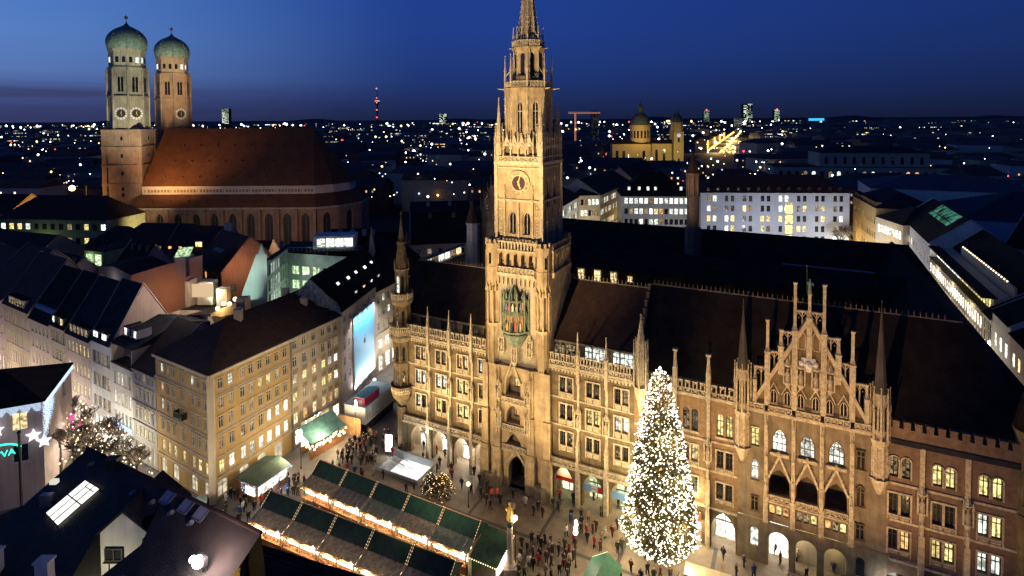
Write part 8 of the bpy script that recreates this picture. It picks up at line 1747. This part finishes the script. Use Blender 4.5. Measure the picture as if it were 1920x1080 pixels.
def crowd(n, poly, where, gap=.55, **k):
    xs = [p[0] for p in poly]; ys = [p[1] for p in poly]; i = 0; tries = 0
    while i < n and tries < n * 60:
        tries += 1; x, y = rp.uniform(min(xs), max(xs)), rp.uniform(min(ys), max(ys)); ins = False; j = len(poly) - 1
        for a in range(len(poly)):
            if (poly[a][1] > y) != (poly[j][1] > y) and x < (poly[j][0] - poly[a][0]) * (y - poly[a][1]) / (poly[j][1] - poly[a][1]) + poly[a][0]: ins = not ins
            j = a
        if not ins or any((x - a) ** 2 + (y - b) ** 2 < gap * gap for a, b in taken[-120:]): continue
        person(x, y, where[i % len(where)] if isinstance(where, (list, tuple)) else where, **k); i += 1
for dx in (0, .75): person(-3.3 + dx, 81.3 + dx * .3, 'beside the plinth of the clock tower', 10, 0 if dx else 1, 1.05, .4 + dx)
crowd(40, [(-29.6, 91.2), (-26.8, 98.6), (-24.6, 97.6), (-22.6, 89.6), (-25.5, 88.6)], ['in the crowd before the teal stall', 'in the crowd under the white pavilion', 'queuing at the teal counter stall', 'in the dense crowd at the lane mouth'], .5)
crowd(18, [(-24.6, 97.5), (-19.5, 98), (-18.6, 93), (-21.8, 89.5), (-23, 90)], ['near the lit advertising panel', 'on the bluish paving by the pavilion', 'between pavilion and arcade corner'], .6)
crowd(10, [(-21, 108), (-17, 108), (-17.5, 99), (-20.6, 99)], ['in the lane beside the pavilion', 'by the corner of the arcade'], .7)
crowd(12, [tuple(hp(-30, -.6, 0))[:2], tuple(hp(-14.5, -.6, 0))[:2], tuple(hp(-14.5, -5.6, 0))[:2], tuple(hp(-22.6, -5.6, 0))[:2], tuple(hp(-22.6, -1.5, 0))[:2], tuple(hp(-30, -1.5, 0))[:2]], ['in front of the left arcade', 'behind the stairway balustrade', 'outside the bright arcade shops'], .8)
crowd(8, [tuple(hp(-29, 3.6, 0))[:2], tuple(hp(-14.5, 3.6, 0))[:2], tuple(hp(-14.5, 1, 0))[:2], tuple(hp(-29, 1, 0))[:2]], ['inside the left arcade', 'under an arch by a shop window'], .8)
crowd(7, [tuple(hp(-2.6, 3.6, 0))[:2], tuple(hp(8, 3.6, 0))[:2], tuple(hp(8, -1, 0))[:2], tuple(hp(-2.6, -1, 0))[:2]], ['under the arcade with blue banners', 'by the red awning arch'], .7)
crowd(15, [(-8, 85), (9, 78.5), (10, 75.5), (-4, 79)], ['on the open square before the clock tower', 'crossing the brown paving', 'near the gate of the clock tower'], 1.0)
crowd(20, [(8, 78), (15.5, 74.5), (14.2, 70.2), (6, 72.5)], ['on the square left of the Christmas tree', 'in the group beside the Christmas tree'], .7)
crowd(38, [(.4, 73), (8, 71.6), (7, 66.5), (.3, 65.4)], ['in the crowd right of the golden column', 'by the lamp of the golden column', 'in the busy group at the bottom'], .6)
crowd(14, [(10.5, 68.6), (21, 66.6), (20.6, 64.6), (11, 65.4)], ['under the lowest branches of the Christmas tree', 'between green roof and fountain rim'], .7)
crowd(10, [(25, 70.6), (29, 68.8), (37, 66), (40, 64), (38, 62), (26, 66)], ['at the bright arch right of the Christmas tree', 'outside the arches of the gable front'], .9)
crowd(4, [tuple(hp(26, 2.5, 0))[:2], tuple(hp(34, 2.5, 0))[:2], tuple(hp(34, .6, 0))[:2], tuple(hp(26, .6, 0))[:2]], 'in the yellow passage under the gable front', .8)
crowd(20, [(-37, 80), (-30.6, 82.8), (-31, 85.6), (-35.6, 86.5)], ['by the blue white kiosk', 'between kiosk and rear stalls', 'at the bright kiosk counter'], .6)
crowd(24, [(-47, 84), (-40.5, 85.5), (-36.5, 79), (-37, 75.6), (-43, 77.5)], ['in the dark crowd at the ochre corner house', 'under the windows of the ochre house'], .65)
for i in range(26): t_ = rp.uniform(.4, 27.6); p = bo + bd * t_ + Vector((-.45, -.89, 0)) * rp.uniform(1.3, 2.6); person(p.x, p.y, 'in the aisle between the stall rows' if t_ < 14 else 'at the counters of the right rear stalls')
crowd(10, [(-31, 88.5), (-24, 87.8), (-14, 83.5), (-16, 82.3), (-27, 86.8)], ['behind the rear stalls by the stairway'], .8)
crowd(6, [(-4.2, 66.6), (-.5, 65), (.4, 63.6), (-3.6, 64.6)], ['on the bright paving by the last front stall'], .7)
crowd(26, [tuple(kp(-3, -1.5))[:2], tuple(kp(26, -1.5))[:2], tuple(kp(26, -5))[:2], tuple(kp(-3, -5))[:2]], ['on the street under the bare trees', 'before the shop fronts of the street'], .8)
